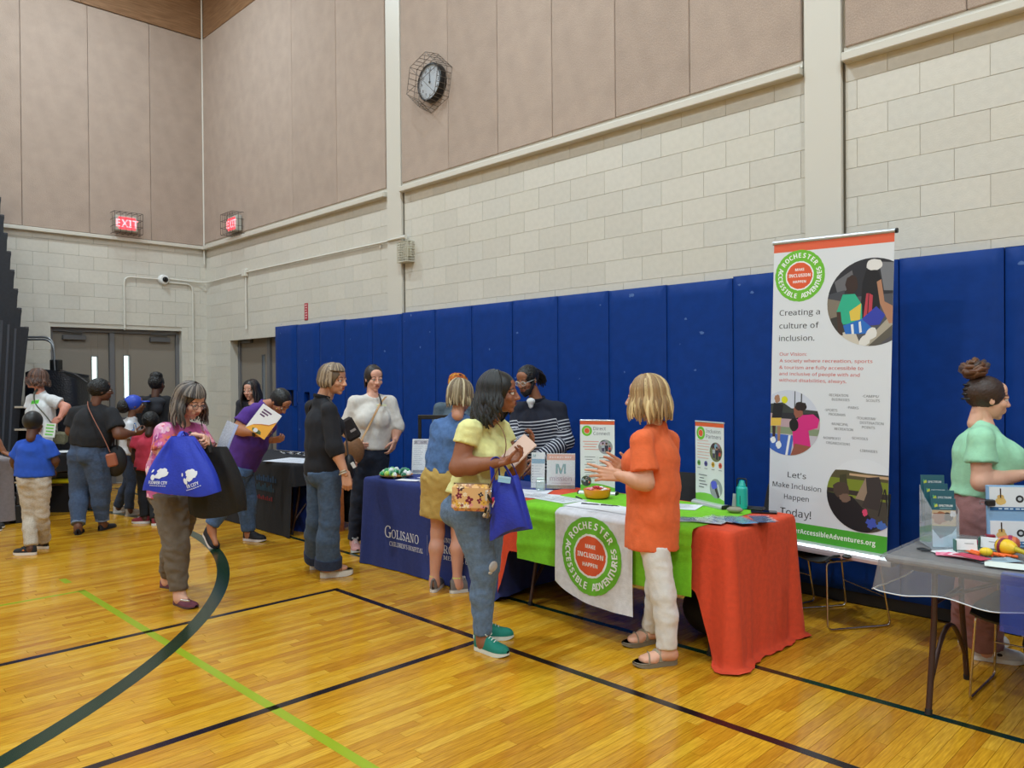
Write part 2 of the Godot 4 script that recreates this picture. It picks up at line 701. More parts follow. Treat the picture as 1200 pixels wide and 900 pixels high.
func felt_mat(k: int) -> StandardMaterial3D:
	var m := mottled("felt_%d" % k,[rgb(194,174,160),rgb(191,171,157),rgb(196,176,162)][k],0.06,1.1,0.95,0.012,0.10,0.2)
	m.detail_enabled = true
	m.detail_blend_mode = BaseMaterial3D.BLEND_MODE_MUL
	m.detail_albedo = noise_tex("felt_weave",0.35,Color(0.84,0.83,0.82),Color.WHITE,2,256)
	return m

func wood_panel_mat() -> StandardMaterial3D:
	if mats.has("wood_panel"):
		return mats["wood_panel"]
	var m := StandardMaterial3D.new()
	m.albedo_color = rgb(158,122,90)
	m.albedo_texture = noise_tex("wood_panel_grain",0.02,Color(0.78,0.74,0.7),Color.WHITE,4,512)
	m.uv1_triplanar = true
	m.uv1_scale = Vector3(0.25,3.0,0.25)
	m.roughness = 0.5
	mats["wood_panel"] = m
	return m

func floor_mats() -> Array:
	var out := []
	var tones := [rgb(228,172,44),rgb(220,162,38),rgb(233,180,52),rgb(213,154,36),rgb(225,166,40),rgb(236,185,60),rgb(208,146,34),rgb(230,175,44)]
	for k in tones.size():
		var m := StandardMaterial3D.new()
		m.albedo_color = tones[k]
		m.albedo_texture = noise_tex("maple_grain",0.022,Color(0.80,0.74,0.66),Color(1,1,1),4,512)
		m.uv1_scale = Vector3(7.0,0.55,1)
		m.roughness = 0.17
		m.metallic_specular = 0.5
		out.append(m)
	return out

func build_floor() -> void:
	var f := struct("floor")
	var fm := floor_mats()
	var base := mat(rgb(120,78,26),0.4)
	part("subfloor",box(Vector3(HX + 0.6,0.3,HZ + 0.6)),base,f,at(Vector3(HX * 0.5,-0.157,HZ * 0.5)))
	var cam2 := Vector2(12.89,5.53)
	var fwd := Vector2(-0.712,-0.702)
	var side := Vector2(0.702,-0.712)
	var rest := []
	for k in 8:
		rest.append(Geo.new())
	var near := []
	var pitch := 0.0571
	var x := 0.0
	while x < 15.4:
		var z := 0.055 - rng.randf() * 0.8
		while z < 7.4:
			var ln := rng.randf_range(0.35,1.75)
			var za := maxf(z,0.056)
			var zb := z + ln
			z = zb
			if zb < 0.1:
				continue
			var tone := rng.randi() % 8
			var off := Vector2(rng.randf(),rng.randf())
			var c := Vector2(x + pitch * 0.5,(za + zb) * 0.5)
			var d := (c - cam2).dot(fwd)
			var sd := (c - cam2).dot(side)
			var inside := d > 2.6 and absf(sd) < d * 0.68 + 0.2
			var q := [x,za,zb,tone,off,d if inside else 99.0]
			near.append(q)
		x += pitch
	near.sort_custom(func(a,b): return a[5] < b[5])
	var shade := {}
	for k in near.size():
		var q: Array = near[k]
		var g: Geo = Geo.new() if k < 300 else rest[q[3]]
		board(g,q[0],q[0] + pitch,q[1],q[2],q[4])
		if k < 300:
			fast_part("floor_board",k,g.mesh(),fm[q[3]],f,Transform3D.IDENTITY)
	for k in 8:
		tag(part("floor_boards",rest[k].mesh(),fm[k],f),"","","","stuff")
	var far := Geo.new()
	for q in [[15.4,HX,0.0,HZ],[0.0,15.4,7.9,HZ]]:
		far.quad(Vector3(q[0],-0.0005,q[3]),Vector3(q[1],-0.0005,q[3]),Vector3(q[1],-0.0005,q[2]),Vector3(q[0],-0.0005,q[2]),Vector2(q[0],q[3]),Vector2(q[1],q[3]),Vector2(q[1],q[2]),Vector2(q[0],q[2]))
	part("floor_field",far.mesh(),fm[0],f)
	var black := mat(rgb(28,20,24),0.2)
	var dark_green := mat(rgb(16,46,30),0.2)
	var lime := mat(rgb(150,168,28),0.22)
	court_line(f,black,7.735,2.334,7.785,7.0)
	court_line(f,black,9.37,2.334,9.42,7.0)
	court_line(f,black,7.735,2.334,15.0,2.384)
	court_line(f,dark_green,0.5,1.588,15.0,1.638)
	court_line(f,lime,6.37,3.70,15.0,3.752)
	court_line(f,lime,5.88,3.70,6.06,3.752)
	court_line(f,lime,6.37,3.70,6.41,6.8)
	var ring := Geo.new()
	var ctr := Vector2(4.2018,8.0973)
	ring.sheet(64,1,func(u,v):
		var a: float = -PI * 0.62 + u * PI * 0.72
		var r: float = 5.894 + (v - 0.5) * 0.10
		return Vector3(ctr.x + r * cos(a),0.0006,ctr.y + r * sin(a)))
	for k in ring.n.size():
		ring.n[k] = Vector3.UP
	part("court_arc",ring.mesh(),dark_green,f)

func court_line(f: Node3D,m: Material,x0: float,z0: float,x1: float,z1: float) -> void:
	var g := Geo.new()
	g.quad(Vector3(x0,0.0004,z1),Vector3(x1,0.0004,z1),Vector3(x1,0.0004,z0),Vector3(x0,0.0004,z0))
	part("court_line",g.mesh(),m,f)

func board(g: Geo,x0: float,x1: float,z0: float,z1: float,off: Vector2) -> void:
	var e := 0.0009
	var s := 0.0035
	var a := Vector3(x0 + e,0,z1 - e)
	var b := Vector3(x1 - e,0,z1 - e)
	var c := Vector3(x1 - e,0,z0 + e)
	var d := Vector3(x0 + e,0,z0 + e)
	var l := z1 - z0
	var w := x1 - x0
	g.quad(a,b,c,d,off + Vector2(0,l),off + Vector2(w,l),off + Vector2(w,0),off)
	var dn := Vector3(0,-s,0)
	g.quad(a + dn,b + dn,b,a,off,off + Vector2(w,0),off + Vector2(w,s),off)
	g.quad(b + dn,c + dn,c,b,off,off + Vector2(l,0),off + Vector2(l,s),off)
	g.quad(d + dn,a + dn,a,d,off,off + Vector2(l,0),off + Vector2(l,s),off)
	g.quad(c + dn,d + dn,d,c,off,off + Vector2(w,0),off + Vector2(w,s),off)

func door_leaf(t: Node3D,x0: float,x1: float,h: float,pane: Array,closer: float) -> void:
	var m := mat(rgb(134,126,116),0.5)
	var steel := mat(rgb(112,113,116),0.4,0.5)
	var py0: float = pane[2]
	var py1: float = pane[3]
	var leaf := part("leaf",null,m,t)
	var g := Geo.new()
	g.box(Vector3(pane[0] - x0,h,0.045),at(Vector3((x0 + pane[0]) * 0.5,h * 0.5,0)),0.002)
	g.box(Vector3(x1 - pane[1],h,0.045),at(Vector3((x1 + pane[1]) * 0.5,h * 0.5,0)),0.002)
	g.box(Vector3(pane[1] - pane[0],py0,0.045),at(Vector3((pane[0] + pane[1]) * 0.5,py0 * 0.5,0)))
	g.box(Vector3(pane[1] - pane[0],h - py1,0.045),at(Vector3((pane[0] + pane[1]) * 0.5,(h + py1) * 0.5,0)))
	leaf.mesh = g.mesh()
	var fr := Geo.new()
	for q in [[pane[0],0.012,(py0 + py1) * 0.5,py1 - py0],[pane[1],0.012,(py0 + py1) * 0.5,py1 - py0]]:
		fr.box(Vector3(q[1],q[3] + 0.02,0.056),at(Vector3(q[0],q[2],0)),0.002)
	for y in [py0,py1]:
		fr.box(Vector3(pane[1] - pane[0],0.012,0.056),at(Vector3((pane[0] + pane[1]) * 0.5,y,0)),0.002)
	part("pane_frame",fr.mesh(),steel,leaf)
	part("vision_pane",box(Vector3(pane[1] - pane[0],py1 - py0,0.006)),clear(rgb(225,240,238),0.12),leaf,at(Vector3((pane[0] + pane[1]) * 0.5,(py0 + py1) * 0.5,0)))
	var cl := part("door_closer",box(Vector3(0.32,0.075,0.06),0.008),steel,t,at(Vector3(closer,h - 0.085,0.055)))
	var arm := Geo.new()
	arm.tube([Vector3(0.1,0.04,0.02),Vector3(0.1,0.075,0.02),Vector3(-0.14,0.085,0.05)],0.008,6)
	part("closer_arm",arm.mesh(),steel,cl)
	var bar := part("push_bar",box(Vector3((x1 - x0) * 0.8,0.055,0.05),0.012),steel,t,at(Vector3((x0 + x1) * 0.5,1.0,0.05)))
	part("bar_end",box(Vector3(0.06,0.075,0.06),0.01),steel,bar,at(Vector3((x1 - x0) * 0.37,0,0)))

func build_door_end(z0: float,z1: float,top: float) -> void:
	var d := struct("door_1",Vector3(-0.17,0,0))
	d.rotation.y = PI / 2
	var frame := mat(rgb(118,118,121),0.45,0.3)
	var inner := mat(rgb(196,190,178),0.6)
	var h := top - 0.061
	for q in [[-z1,0.055],[-z0 - 0.055,0.055]]:
		part("jamb",box(Vector3(q[1],top,0.12),0.004),frame,d,at(Vector3(q[0] + q[1] * 0.5,top * 0.5,0)))
	part("head",box(Vector3(z1 - z0 - 0.11,0.06,0.12),0.004),frame,d,at(Vector3(-(z0 + z1) * 0.5,top - 0.03,0)))
	part("mullion",box(Vector3(0.075,h,0.11),0.004),frame,d,at(Vector3(-1.448,h * 0.5,0.01)))
	door_leaf(d,-z1 + 0.057,-1.488,h,[-1.735,-1.645,1.32,1.98],-1.98)
	door_leaf(d,-1.408,-z0 - 0.057,h,[-1.27,-1.18,1.32,2.0],-0.72)
	vestibule(Vector3(-1.5,0,1.36),Vector3(0.1,2.6,2.6),Vector3(1.3,0,0))

func vestibule(p: Vector3,size: Vector3,_o: Vector3) -> void:
	var t := thing("vestibule_window","daylit window of the vestibule seen through the door panes","window",p,0.0,"daylight beyond the door panes")
	part("sash",box(size * Vector3(1,0.02,1)),mat(rgb(200,200,200),0.5),t,at(Vector3(0,0.3,0)))
	part("daylight_pane",box(size * Vector3(0.4,0.8,0.95)),glow(rgb(226,245,238),2.2),t,at(Vector3(0,0.35 + size.y * 0.4,0)))

func build_door_long(x0: float,x1: float,top: float) -> void:
	var d := struct("door_2",Vector3(0,0,-0.19))
	var frame := mat(rgb(118,118,121),0.45,0.3)
	var h := top - 0.061
	for q in [[x0,0.055],[x1 - 0.055,0.055]]:
		part("jamb",box(Vector3(q[1],top,0.12),0.004),frame,d,at(Vector3(q[0] + q[1] * 0.5,top * 0.5,0)))
	part("head",box(Vector3(x1 - x0 - 0.11,0.06,0.12),0.004),frame,d,at(Vector3((x0 + x1) * 0.5,top - 0.03,0)))
	part("mullion",box(Vector3(0.08,h,0.11),0.004),frame,d,at(Vector3(1.90,h * 0.5,0.01)))
	door_leaf(d,x0 + 0.057,1.858,h,[1.62,1.71,1.25,1.98],1.18)
	door_leaf(d,1.942,x1 - 0.057,h,[2.08,2.17,1.25,1.98],2.28)
	vestibule(Vector3(1.66,0,-1.5),Vector3(2.6,2.6,0.1),Vector3(0,0,1.3))

const ORDINAL := ["first","second","third","fourth","fifth","sixth","seventh","eighth","ninth","tenth","eleventh","twelfth","thirteenth","fourteenth","fifteenth","sixteenth","seventeenth","eighteenth"]

func pad_mat() -> StandardMaterial3D:
	if mats.has("pad"):
		return mats["pad"]
	var m := mottled("pad",rgb(12,58,136),0.08,1.3,0.45,0.02,0.05,0.03)
	var img := Image.create(512,1024,false,Image.FORMAT_RGB8)
	img.fill(Color(1,1,1))
	m.metallic_specular = 0.3
	mats["pad"] = m
	return m

func scuffs(w: float,h: float) -> Geo:
	var g := Geo.new()
	for k in 3 + rng.randi() % 5:
		var c := Vector2(rng.randf_range(-w,w) * 0.42,rng.randf_range(-0.25,0.46) * h)
		var pts := PackedVector2Array()
		var rr := rng.randf_range(0.006,0.017)
		var st := rng.randf_range(0.5,1.8)
		for s in 9:
			var a := TAU * s / 9.0
			var r := rr * rng.randf_range(0.55,1.15)
			pts.append(c + Vector2(cos(a) * r * st,sin(a) * r))
		g.slab(pts,0.0,0.0003,Transform3D.IDENTITY,false)
	return g

func wall_pad(k: int,x0: float,x1: float,hole := []) -> void:
	var y0 := 0.085
	var y1 := 2.357 + rng.randf_range(-0.006,0.006)
	var w := x1 - x0 - 0.006
	var h := y1 - y0
	var t := thing("wall_pad","blue padded wall mat, %s along from the doorway corner" % ORDINAL[k],"wall pad",Vector3((x0 + x1) * 0.5,y0,0.0),0.0,"blue wall pads along the long wall")
	var g := Geo.new()
	var m := pad_mat()
	var nu := 14
	var nv := 40
	var ph := rng.randf() * 9.0
	var pucker := rng.randf_range(0.2,1.0)
	var front := func(u,v):
		var x: float = (u - 0.5) * w
		var y: float = v * h
		var ex: float = minf(u,1.0 - u) * w
		var ey: float = minf(v,1.0 - v) * h
		var e: float = clampf(minf(ex,ey) / 0.022,0.0,1.0)
		var z: float = 0.058 + 0.022 * sqrt(1.0 - (1.0 - e) * (1.0 - e))
		var top: float = exp(-(h - y) / 0.14)
		z += top * 0.004 * pucker * sin(x * 34.0 + y * 30.0 + ph) * clampf(ex / 0.05,0.0,1.0)
		z += 0.0016 * sin(x * 6.0 + ph) * sin(y * 3.1 + ph * 2.0)
		return Vector3(x,y,z)
	if hole.is_empty():
		g.sheet(nu,nv,front)
	else:
		var hx0: float = hole[0]
		var hx1: float = hole[1]
		var hy0: float = hole[2]
		var hy1: float = hole[3]
		for q in [[0.0,1.0,0.0,hy0],[0.0,1.0,hy1,1.0],[0.0,hx0,hy0,hy1],[hx1,1.0,hy0,hy1]]:
			g.sheet(8,14,func(u,v): return (front as Callable).call(lerpf(q[0],q[1],u),lerpf(q[2],q[3],v)))
		var a := Vector3((hx0 - 0.5) * w,hy0 * h,0.078)
		var b := Vector3((hx1 - 0.5) * w,hy1 * h,0.078)
		var dz := Vector3(0,0,-0.07)
		g.quad(Vector3(a.x,a.y,a.z),Vector3(a.x,a.y,a.z) + dz,Vector3(a.x,b.y,a.z) + dz,Vector3(a.x,b.y,a.z))
		g.quad(Vector3(b.x,b.y,a.z),Vector3(b.x,b.y,a.z) + dz,Vector3(b.x,a.y,a.z) + dz,Vector3(b.x,a.y,a.z))
		g.quad(Vector3(a.x,b.y,a.z),Vector3(a.x,b.y,a.z) + dz,Vector3(b.x,b.y,a.z) + dz,Vector3(b.x,b.y,a.z))
		g.quad(Vector3(b.x,a.y,a.z),Vector3(b.x,a.y,a.z) + dz,Vector3(a.x,a.y,a.z) + dz,Vector3(a.x,a.y,a.z))
		part("outlet_plate",box(Vector3((hx1 - hx0) * w,(hy1 - hy0) * h,0.01)),mat(rgb(30,30,34),0.5),t,at(Vector3((a.x + b.x) * 0.5,(a.y + b.y) * 0.5,0.008)))
	for s in [-1.0,1.0]:
		var xx: float = s * w * 0.5
		if s > 0:
			g.quad(Vector3(xx,0,0.058),Vector3(xx,0,0.012),Vector3(xx,h,0.012),Vector3(xx,h,0.058))
		else:
			g.quad(Vector3(xx,0,0.012),Vector3(xx,0,0.058),Vector3(xx,h,0.058),Vector3(xx,h,0.012))
	g.quad(Vector3(-w * 0.5,h,0.058),Vector3(w * 0.5,h,0.058),Vector3(w * 0.5,h,0.012),Vector3(-w * 0.5,h,0.012))
	g.quad(Vector3(-w * 0.5,0,0.012),Vector3(w * 0.5,0,0.012),Vector3(w * 0.5,0,0.058),Vector3(-w * 0.5,0,0.058))
	part("cover",g.mesh(),m,t)
	part("backing_board",box(Vector3(w,h,0.012)),mat(rgb(150,120,80),0.8),t,at(Vector3(0,h * 0.5,0.006)))
	part("scuff_marks",scuffs(w,h).mesh(),mat(rgb(74,108,170),0.55),t,at(Vector3(0,h * 0.55,0.0802)))

func wire_guard(t: Node3D,hw: float,hh: float,depth: float,wires_x: int,wires_y: int,r := 0.003,c := Color8(70,66,62)) -> void:
	var g := Geo.new()
	var f := depth
	for k in wires_x + 1:
		var x := lerpf(-hw,hw,float(k) / wires_x)
		g.tube(bent([Vector3(x,-hh,0),Vector3(x,-hh,f),Vector3(x,hh,f),Vector3(x,hh,0)],0.015,2),r,5)
	for k in wires_y + 1:
		var y := lerpf(-hh,hh,float(k) / wires_y)
		g.tube(bent([Vector3(-hw,y,0),Vector3(-hw,y,f),Vector3(hw,y,f),Vector3(hw,y,0)],0.015,2),r,5)
	var z := f * 0.5
	g.tube([Vector3(-hw,-hh,z),Vector3(hw,-hh,z),Vector3(hw,hh,z),Vector3(-hw,hh,z),Vector3(-hw,-hh,z)],r,5)
	part("wire_guard",g.mesh(),mat(c,0.4,0.4),t)

func exit_sign(p: Vector3,turn: float,label: String) -> void:
	var t := thing("exit_sign",label,"exit sign",p,turn)
	part("housing",box(Vector3(0.33,0.235,0.09),0.01),mat(rgb(186,186,178),0.5),t,at(Vector3(0,0,0.07)))
	part("mount",box(Vector3(0.12,0.12,0.03),0.004),mat(rgb(186,186,178),0.5),t,at(Vector3(0,0,0.012)))
	var face := part("face_panel",box(Vector3(0.245,0.185,0.004)),glow(rgb(255,74,84),1.5),t,at(Vector3(0,0,0.117)))
	part("lettering",word("EXIT",0.115,true,false,0.001).mesh(),glow(rgb(255,150,158),1.8),face,at(Vector3(0,-0.058,0.0022)))
	var l := OmniLight3D.new()
	l.name = "sign_light"
	l.light_color = rgb(255,74,84)
	l.light_energy = 0.02
	l.light_size = 0.08
	l.omni_range = 30.0
	l.omni_attenuation = 2.0
	l.shadow_enabled = true
	l.position = Vector3(0,0,0.14)
	t.add_child(l)
	wire_guard(t,0.205,0.16,0.2,5,3,0.0034)

func build_fittings() -> void:
	for k in 18:
		var x0 := 2.476 + 0.61 * k
		var hole := []
		if k == 0:
			hole = [0.62,0.9,0.50,0.60]
		if k == 1:
			hole = [0.38,0.62,0.525,0.59]
		wall_pad(k,x0,x0 + 0.61,hole)
	var t := thing("wall_clock","round grey-faced wall clock with black rim behind a wire cage high on the long wall","clock",Vector3(6.15,4.862,0.042))
	part("case",Geo.new().lathe([Vector2(0.0,0.0),Vector2(0.205,0.0),Vector2(0.21,0.01),Vector2(0.21,0.075),Vector2(0.198,0.09),Vector2(0.186,0.088),Vector2(0.186,0.07)],48,at(Vector3.ZERO,Basis(Vector3.RIGHT,PI / 2))).mesh(),mat(rgb(20,20,22),0.35),t)
	var dial := part("dial",Geo.new().lathe([Vector2(0.188,0.07),Vector2(0.0,0.0701)],48,at(Vector3.ZERO,Basis(Vector3.RIGHT,PI / 2))).mesh(),mat(rgb(176,182,190),0.5),t)
	var nums := Geo.new()
	for k in 12:
		var a := TAU * (k + 1) / 12.0
		nums.merge(word(str(k + 1),0.032,true),at(Vector3(sin(a) * 0.142,cos(a) * 0.142 - 0.016,0.0705)))
	for k in 60:
		var a := TAU * k / 60.0
		nums.box(Vector3(0.003,0.009 if k % 5 else 0.014,0.0006),Transform3D(Basis(Vector3.BACK,-a),Vector3(sin(a) * 0.175,cos(a) * 0.175,0.0709)))
	part("numerals",nums.mesh(),mat(rgb(44,46,52),0.6),dial)
	var hands := Geo.new()
	hands.box(Vector3(0.009,0.12,0.002),Transform3D(Basis(Vector3.BACK,0.06),Vector3(-0.003,0.045,0.074)))
	hands.box(Vector3(0.006,0.165,0.002),Transform3D(Basis(Vector3.BACK,0.02),Vector3(-0.001,0.062,0.077)))
	hands.lathe([Vector2(0.0,0.0),Vector2(0.012,0.0),Vector2(0.012,0.01),Vector2(0.0,0.01)],14,at(Vector3(0,0,0.071),Basis(Vector3.RIGHT,PI / 2)))
	part("hands",hands.mesh(),mat(rgb(24,24,28),0.5),t)
	part("glass_cover",Geo.new().lathe([Vector2(0.19,0.086),Vector2(0.14,0.095),Vector2(0.07,0.100),Vector2(0.0,0.101)],40,at(Vector3.ZERO,Basis(Vector3.RIGHT,PI / 2))).mesh(),clear(Color.WHITE,0.06,0.02),t)
	var cage := Geo.new()
	var hexa := []
	for k in 6:
		var a := TAU * (k + 0.3) / 6.0
		hexa.append(Vector2(cos(a) * 0.29,sin(a) * 0.29))
	for ring in [[1.08,0.0],[1.06,0.07],[1.0,0.18]]:
		var pts := []
		for k in 7:
			var q: Vector2 = hexa[k % 6] * ring[0]
			pts.append(Vector3(q.x,q.y,ring[1]))
		cage.tube(pts,0.0034,5)
	for k in 6:
		var a: Vector2 = hexa[k]
		var b: Vector2 = hexa[(k + 1) % 6]
		for s in 5:
			var q := a.lerp(b,s / 5.0)
			cage.tube([Vector3(q.x * 1.08,q.y * 1.08,0),Vector3(q.x * 1.06,q.y * 1.06,0.07),Vector3(q.x,q.y,0.18)],0.003,5)
	for k in 3:
		var a: Vector2 = hexa[k]
		cage.tube([Vector3(a.x,a.y,0.18),Vector3(-a.x,-a.y,0.19)],0.003,5)
	part("wire_guard",cage.mesh(),mat(rgb(108,100,92),0.35,0.5),t)
	exit_sign(Vector3(1.29,4.01,0.03),0.0,"red lit exit sign in a wire cage above the single doorway beside the blue pads")
	exit_sign(Vector3(0.03,4.03,1.29),PI / 2,"red lit exit sign in a wire cage above the double doors of the end wall")
	t = thing("security_camera","white dome security camera on the end wall above the double doors","camera",Vector3(0.0,3.222,0.704),PI / 2)
	var bx := Basis(Vector3.RIGHT,PI / 2)
	part("mount",Geo.new().lathe([Vector2(0.0,0.0),Vector2(0.082,0.0),Vector2(0.085,0.01),Vector2(0.078,0.05),Vector2(0.06,0.066),Vector2(0.0,0.066)],24,at(Vector3.ZERO,bx)).mesh(),mat(rgb(226,226,224),0.4),t)
	part("dome",Geo.new().ball(Vector3(0.012,0.0,0.06),Vector3(0.046,0.046,0.05),10,18).mesh(),mat(rgb(14,14,18),0.06),t)
	var pipe := mat(rgb(214,210,200),0.4)
	var cz := 0.025
	t = thing("conduit_pipe","cream conduit rising in the corner of the hall past the wood panels","conduit",Vector3(0.045,3.75,0.045))
	part("pipe",Geo.new().tube([Vector3(0,-0.22,0),Vector3(0,HY - 3.76,0)],0.014,8).mesh(),pipe,t)
	part("collar",Geo.new().tube([Vector3(0,0.02,0),Vector3(0,0.07,0)],0.019,8).mesh(),pipe,t)
	t = thing("conduit_pipe","cream conduit looping from the dome camera down to the double doors, left branch","conduit",Vector3(cz,3.16,0.704))
	part("pipe",Geo.new().tube(bent([Vector3(0,0.062,0.08),Vector3(0,0.062,0.598),Vector3(0,-0.77,0.598)],0.1,6),0.0125,8).mesh(),pipe,t)
	part("end_fitting",Geo.new().tube([Vector3(0,-0.75,0.598),Vector3(0,-0.71,0.598)],0.019,8).mesh(),pipe,t)
	t = thing("conduit_pipe","cream conduit bending down beside the double doors to the right of the dome camera","conduit",Vector3(cz,3.18,0.704))
	part("pipe",Geo.new().tube(bent([Vector3(0,0,-0.08),Vector3(0,0,-0.467),Vector3(0,-2.3,-0.467)],0.12,6),0.0125,8).mesh(),pipe,t)
	part("strap",box(Vector3(0.01,0.02,0.06)),pipe,t,at(Vector3(0,-0.95,-0.467)))
	t = thing("conduit_pipe","cream conduit running round the corner from the dome camera to the junction box","conduit",Vector3(0,3.22,0))
	part("pipe",Geo.new().tube(bent([Vector3(cz,0.02,0.62),Vector3(cz,0.0,cz),Vector3(1.44,0.02,cz)],0.22,8),0.0125,8).mesh(),pipe,t)
	t = thing("junction_box","small cream junction box on the long wall above the single doorway","junction box",Vector3(1.481,3.243,0.0))
	part("cover",box(Vector3(0.12,0.12,0.06),0.01),pipe,t,at(Vector3(0,0,0.03)))
	part("screw",Geo.new().tube([Vector3(0,0.03,0.055),Vector3(0,0.03,0.063)],0.006,8).mesh(),pipe,t)
	t = thing("conduit_pipe","cream conduit dropping from the junction box to the single doorway","conduit",Vector3(1.5,3.18,cz))
	part("pipe",Geo.new().tube([Vector3(0,0,0),Vector3(0,-0.8,0)],0.0125,8).mesh(),pipe,t)
	part("coupling",Geo.new().tube([Vector3(0,-0.42,0),Vector3(0,-0.36,0)],0.018,8).mesh(),pipe,t)
	part("end_fitting",Geo.new().tube([Vector3(0,-0.8,0),Vector3(0,-0.75,0)],0.019,8).mesh(),pipe,t)
	t = thing("conduit_pipe","long cream conduit rising slightly from the junction box to the caged alarm","conduit",Vector3(1.54,3.25,cz))
	part("pipe",Geo.new().tube([Vector3(0,0,0),Vector3(3.66,-0.01,0),Vector3(3.74,-0.01,0.03),Vector3(4.0,-0.01,0.03)],0.0135,8).mesh(),pipe,t)
	part("elbow",Geo.new().tube([Vector3(3.98,-0.01,0.03),Vector3(4.07,-0.012,0.03)],0.024,8).mesh(),pipe,t)
	part("strap",box(Vector3(0.03,0.06,0.012),0.003),pipe,t,at(Vector3(3.5,-0.035,-0.012)))
	t = thing("fire_alarm","cream alarm sounder inside a pierced guard beside the painted column","alarm",Vector3(5.60,3.065,0.0))
	part("sounder",box(Vector3(0.12,0.12,0.06),0.01),mat(rgb(206,200,176),0.5),t,at(Vector3(0,0.0,0.03)))
	wire_guard(t,0.1,0.115,0.1,7,8,0.005,rgb(206,202,186))
	part("tray",box(Vector3(0.21,0.012,0.11),0.004),mat(rgb(206,202,186),0.5),t,at(Vector3(0,-0.118,0.055)))
	t = thing("wall_sign","small red notice with a column of white lettering above the blue pads","sign",Vector3(3.258,2.53,0.0))
	part("plate",box(Vector3(0.088,0.235,0.006),0.001),mat(rgb(176,32,52),0.5),t,at(Vector3(0,0,0.003)))
	var marks := Geo.new()
	for k in 6:
		marks.box(Vector3(rng.randf_range(0.035,0.06),0.016,0.0006),at(Vector3(rng.randf_range(-0.005,0.005),0.09 - k * 0.035,0.0063)))
	part("printed_marks",marks.mesh(),mat(rgb(226,190,190),0.6),t)
	t = thing("folded_bleachers","tall stack of black folded bleacher sections with a saw-toothed edge at the far left","bleachers",Vector3(1.0,0,2.93))
	var bm := mottled("bleacher",rgb(34,37,46),0.2,2.0,0.5,0.03)
	for k in 9:
		var top := 4.14 - 0.262 * mini(k,7)
		var z0 := 0.10 - 0.012 * k
		var g := Geo.new()
		var x0 := -0.75 + 0.12 * k
		var lean := 0.24 * top / 4.14
		var o := PackedVector2Array([Vector2(0.19,0.0),Vector2(0.9,0.0),Vector2(0.9,top),Vector2(z0 - 0.02,top),Vector2(z0 - 0.045,top - 0.03),Vector2(z0 - 0.035,top - 0.1)])
		g.slab(PackedVector2Array([o[5],o[4],o[3],o[2],o[1],o[0]]) if false else o,0.0,0.07,Transform3D(Basis(Vector3.UP,-PI / 2),Vector3(x0 + 0.07,0,0)))
		part("section",g.mesh(),bm,t)
		part("end_cap",box(Vector3(0.075,0.03,0.05),0.006),mat(rgb(58,60,66),0.5),t,at(Vector3(x0 + 0.035,top - 0.01,z0 - 0.02)))
	for k in 10:
		var g := Geo.new()
		var zt := 0.10 + 0.075 * k
		g.slab(PackedVector2Array([Vector2(zt + 0.13,0.0),Vector2(zt + 0.155,0.0),Vector2(zt + 0.025,2.28 + 0.05 * k),Vector2(zt,2.28 + 0.05 * k)]),-0.02,0.0,Transform3D(Basis(Vector3.UP,-PI / 2),Vector3(0.275,0,0)))
		part("batten",g.mesh(),mat(rgb(62,66,76),0.45),t)

const TOP := 0.735

func folding_table(label: String,x0: float,x1: float,z0: float,z1: float,legs := [true,true],post := [1.08,1.52],lc := Color8(72,50,44)) -> Node3D:
	var t := thing("folding_table",label,"table",Vector3((x0 + x1) * 0.5,0,(z0 + z1) * 0.5))
	var w := x1 - x0
	var d := z1 - z0
	part("tabletop",box(Vector3(w,0.035,d),0.012),mottled("tabletop",rgb(150,140,128),0.2,3.0,0.5),t,at(Vector3(0,TOP - 0.0175,0)))
	part("apron",box(Vector3(w - 0.12,0.035,d - 0.12),0.004),mat(rgb(52,42,38),0.5),t,at(Vector3(0,TOP - 0.052,0)))
	var lm := mat(lc,0.35,0.35)
	for s in [-1,1]:
		if not legs[0 if s < 0 else 1]:
			continue
		var x: float = s * (w * 0.5 - 0.17)
		for e in [-1,1]:
			var g := Geo.new()
			g.tube(bent([Vector3(x,TOP - 0.05,e * (d * 0.5 - 0.17)),Vector3(x,0.42,e * (d * 0.5 - 0.16)),Vector3(x,0.0,e * (d * 0.5 - 0.07))],0.12,5),0.0135,10)
			part("leg",g.mesh(),lm,t)
			var c := Geo.new()
			c.tube([Vector3(x,0.0,e * (d * 0.5 - 0.07)),Vector3(x,0.025,e * (d * 0.5 - 0.075))],0.017,10)
			part("foot_cap",c.mesh(),mat(rgb(30,28,28),0.6),t)
		var a := Geo.new()
		var arc := []
		for k in 15:
			var u := float(k) / 14.0
			arc.append(Vector3(x,0.14 + 0.21 * sin(u * PI),lerpf(-(d * 0.5 - 0.105),d * 0.5 - 0.105,u)))
		a.tube(arc,0.0115,8)
		part("arch_brace",a.mesh(),lm,t)
		var b := Geo.new()
		b.tube([Vector3(x,0.5,0.05),Vector3(x - s * 0.36,TOP - 0.06,0.05)],0.009,8)
		b.tube([Vector3(x,0.5,-d * 0.5 + 0.165),Vector3(x,0.5,d * 0.5 - 0.165)],0.009,8)
		part("folding_brace",b.mesh(),lm,t)
	return t

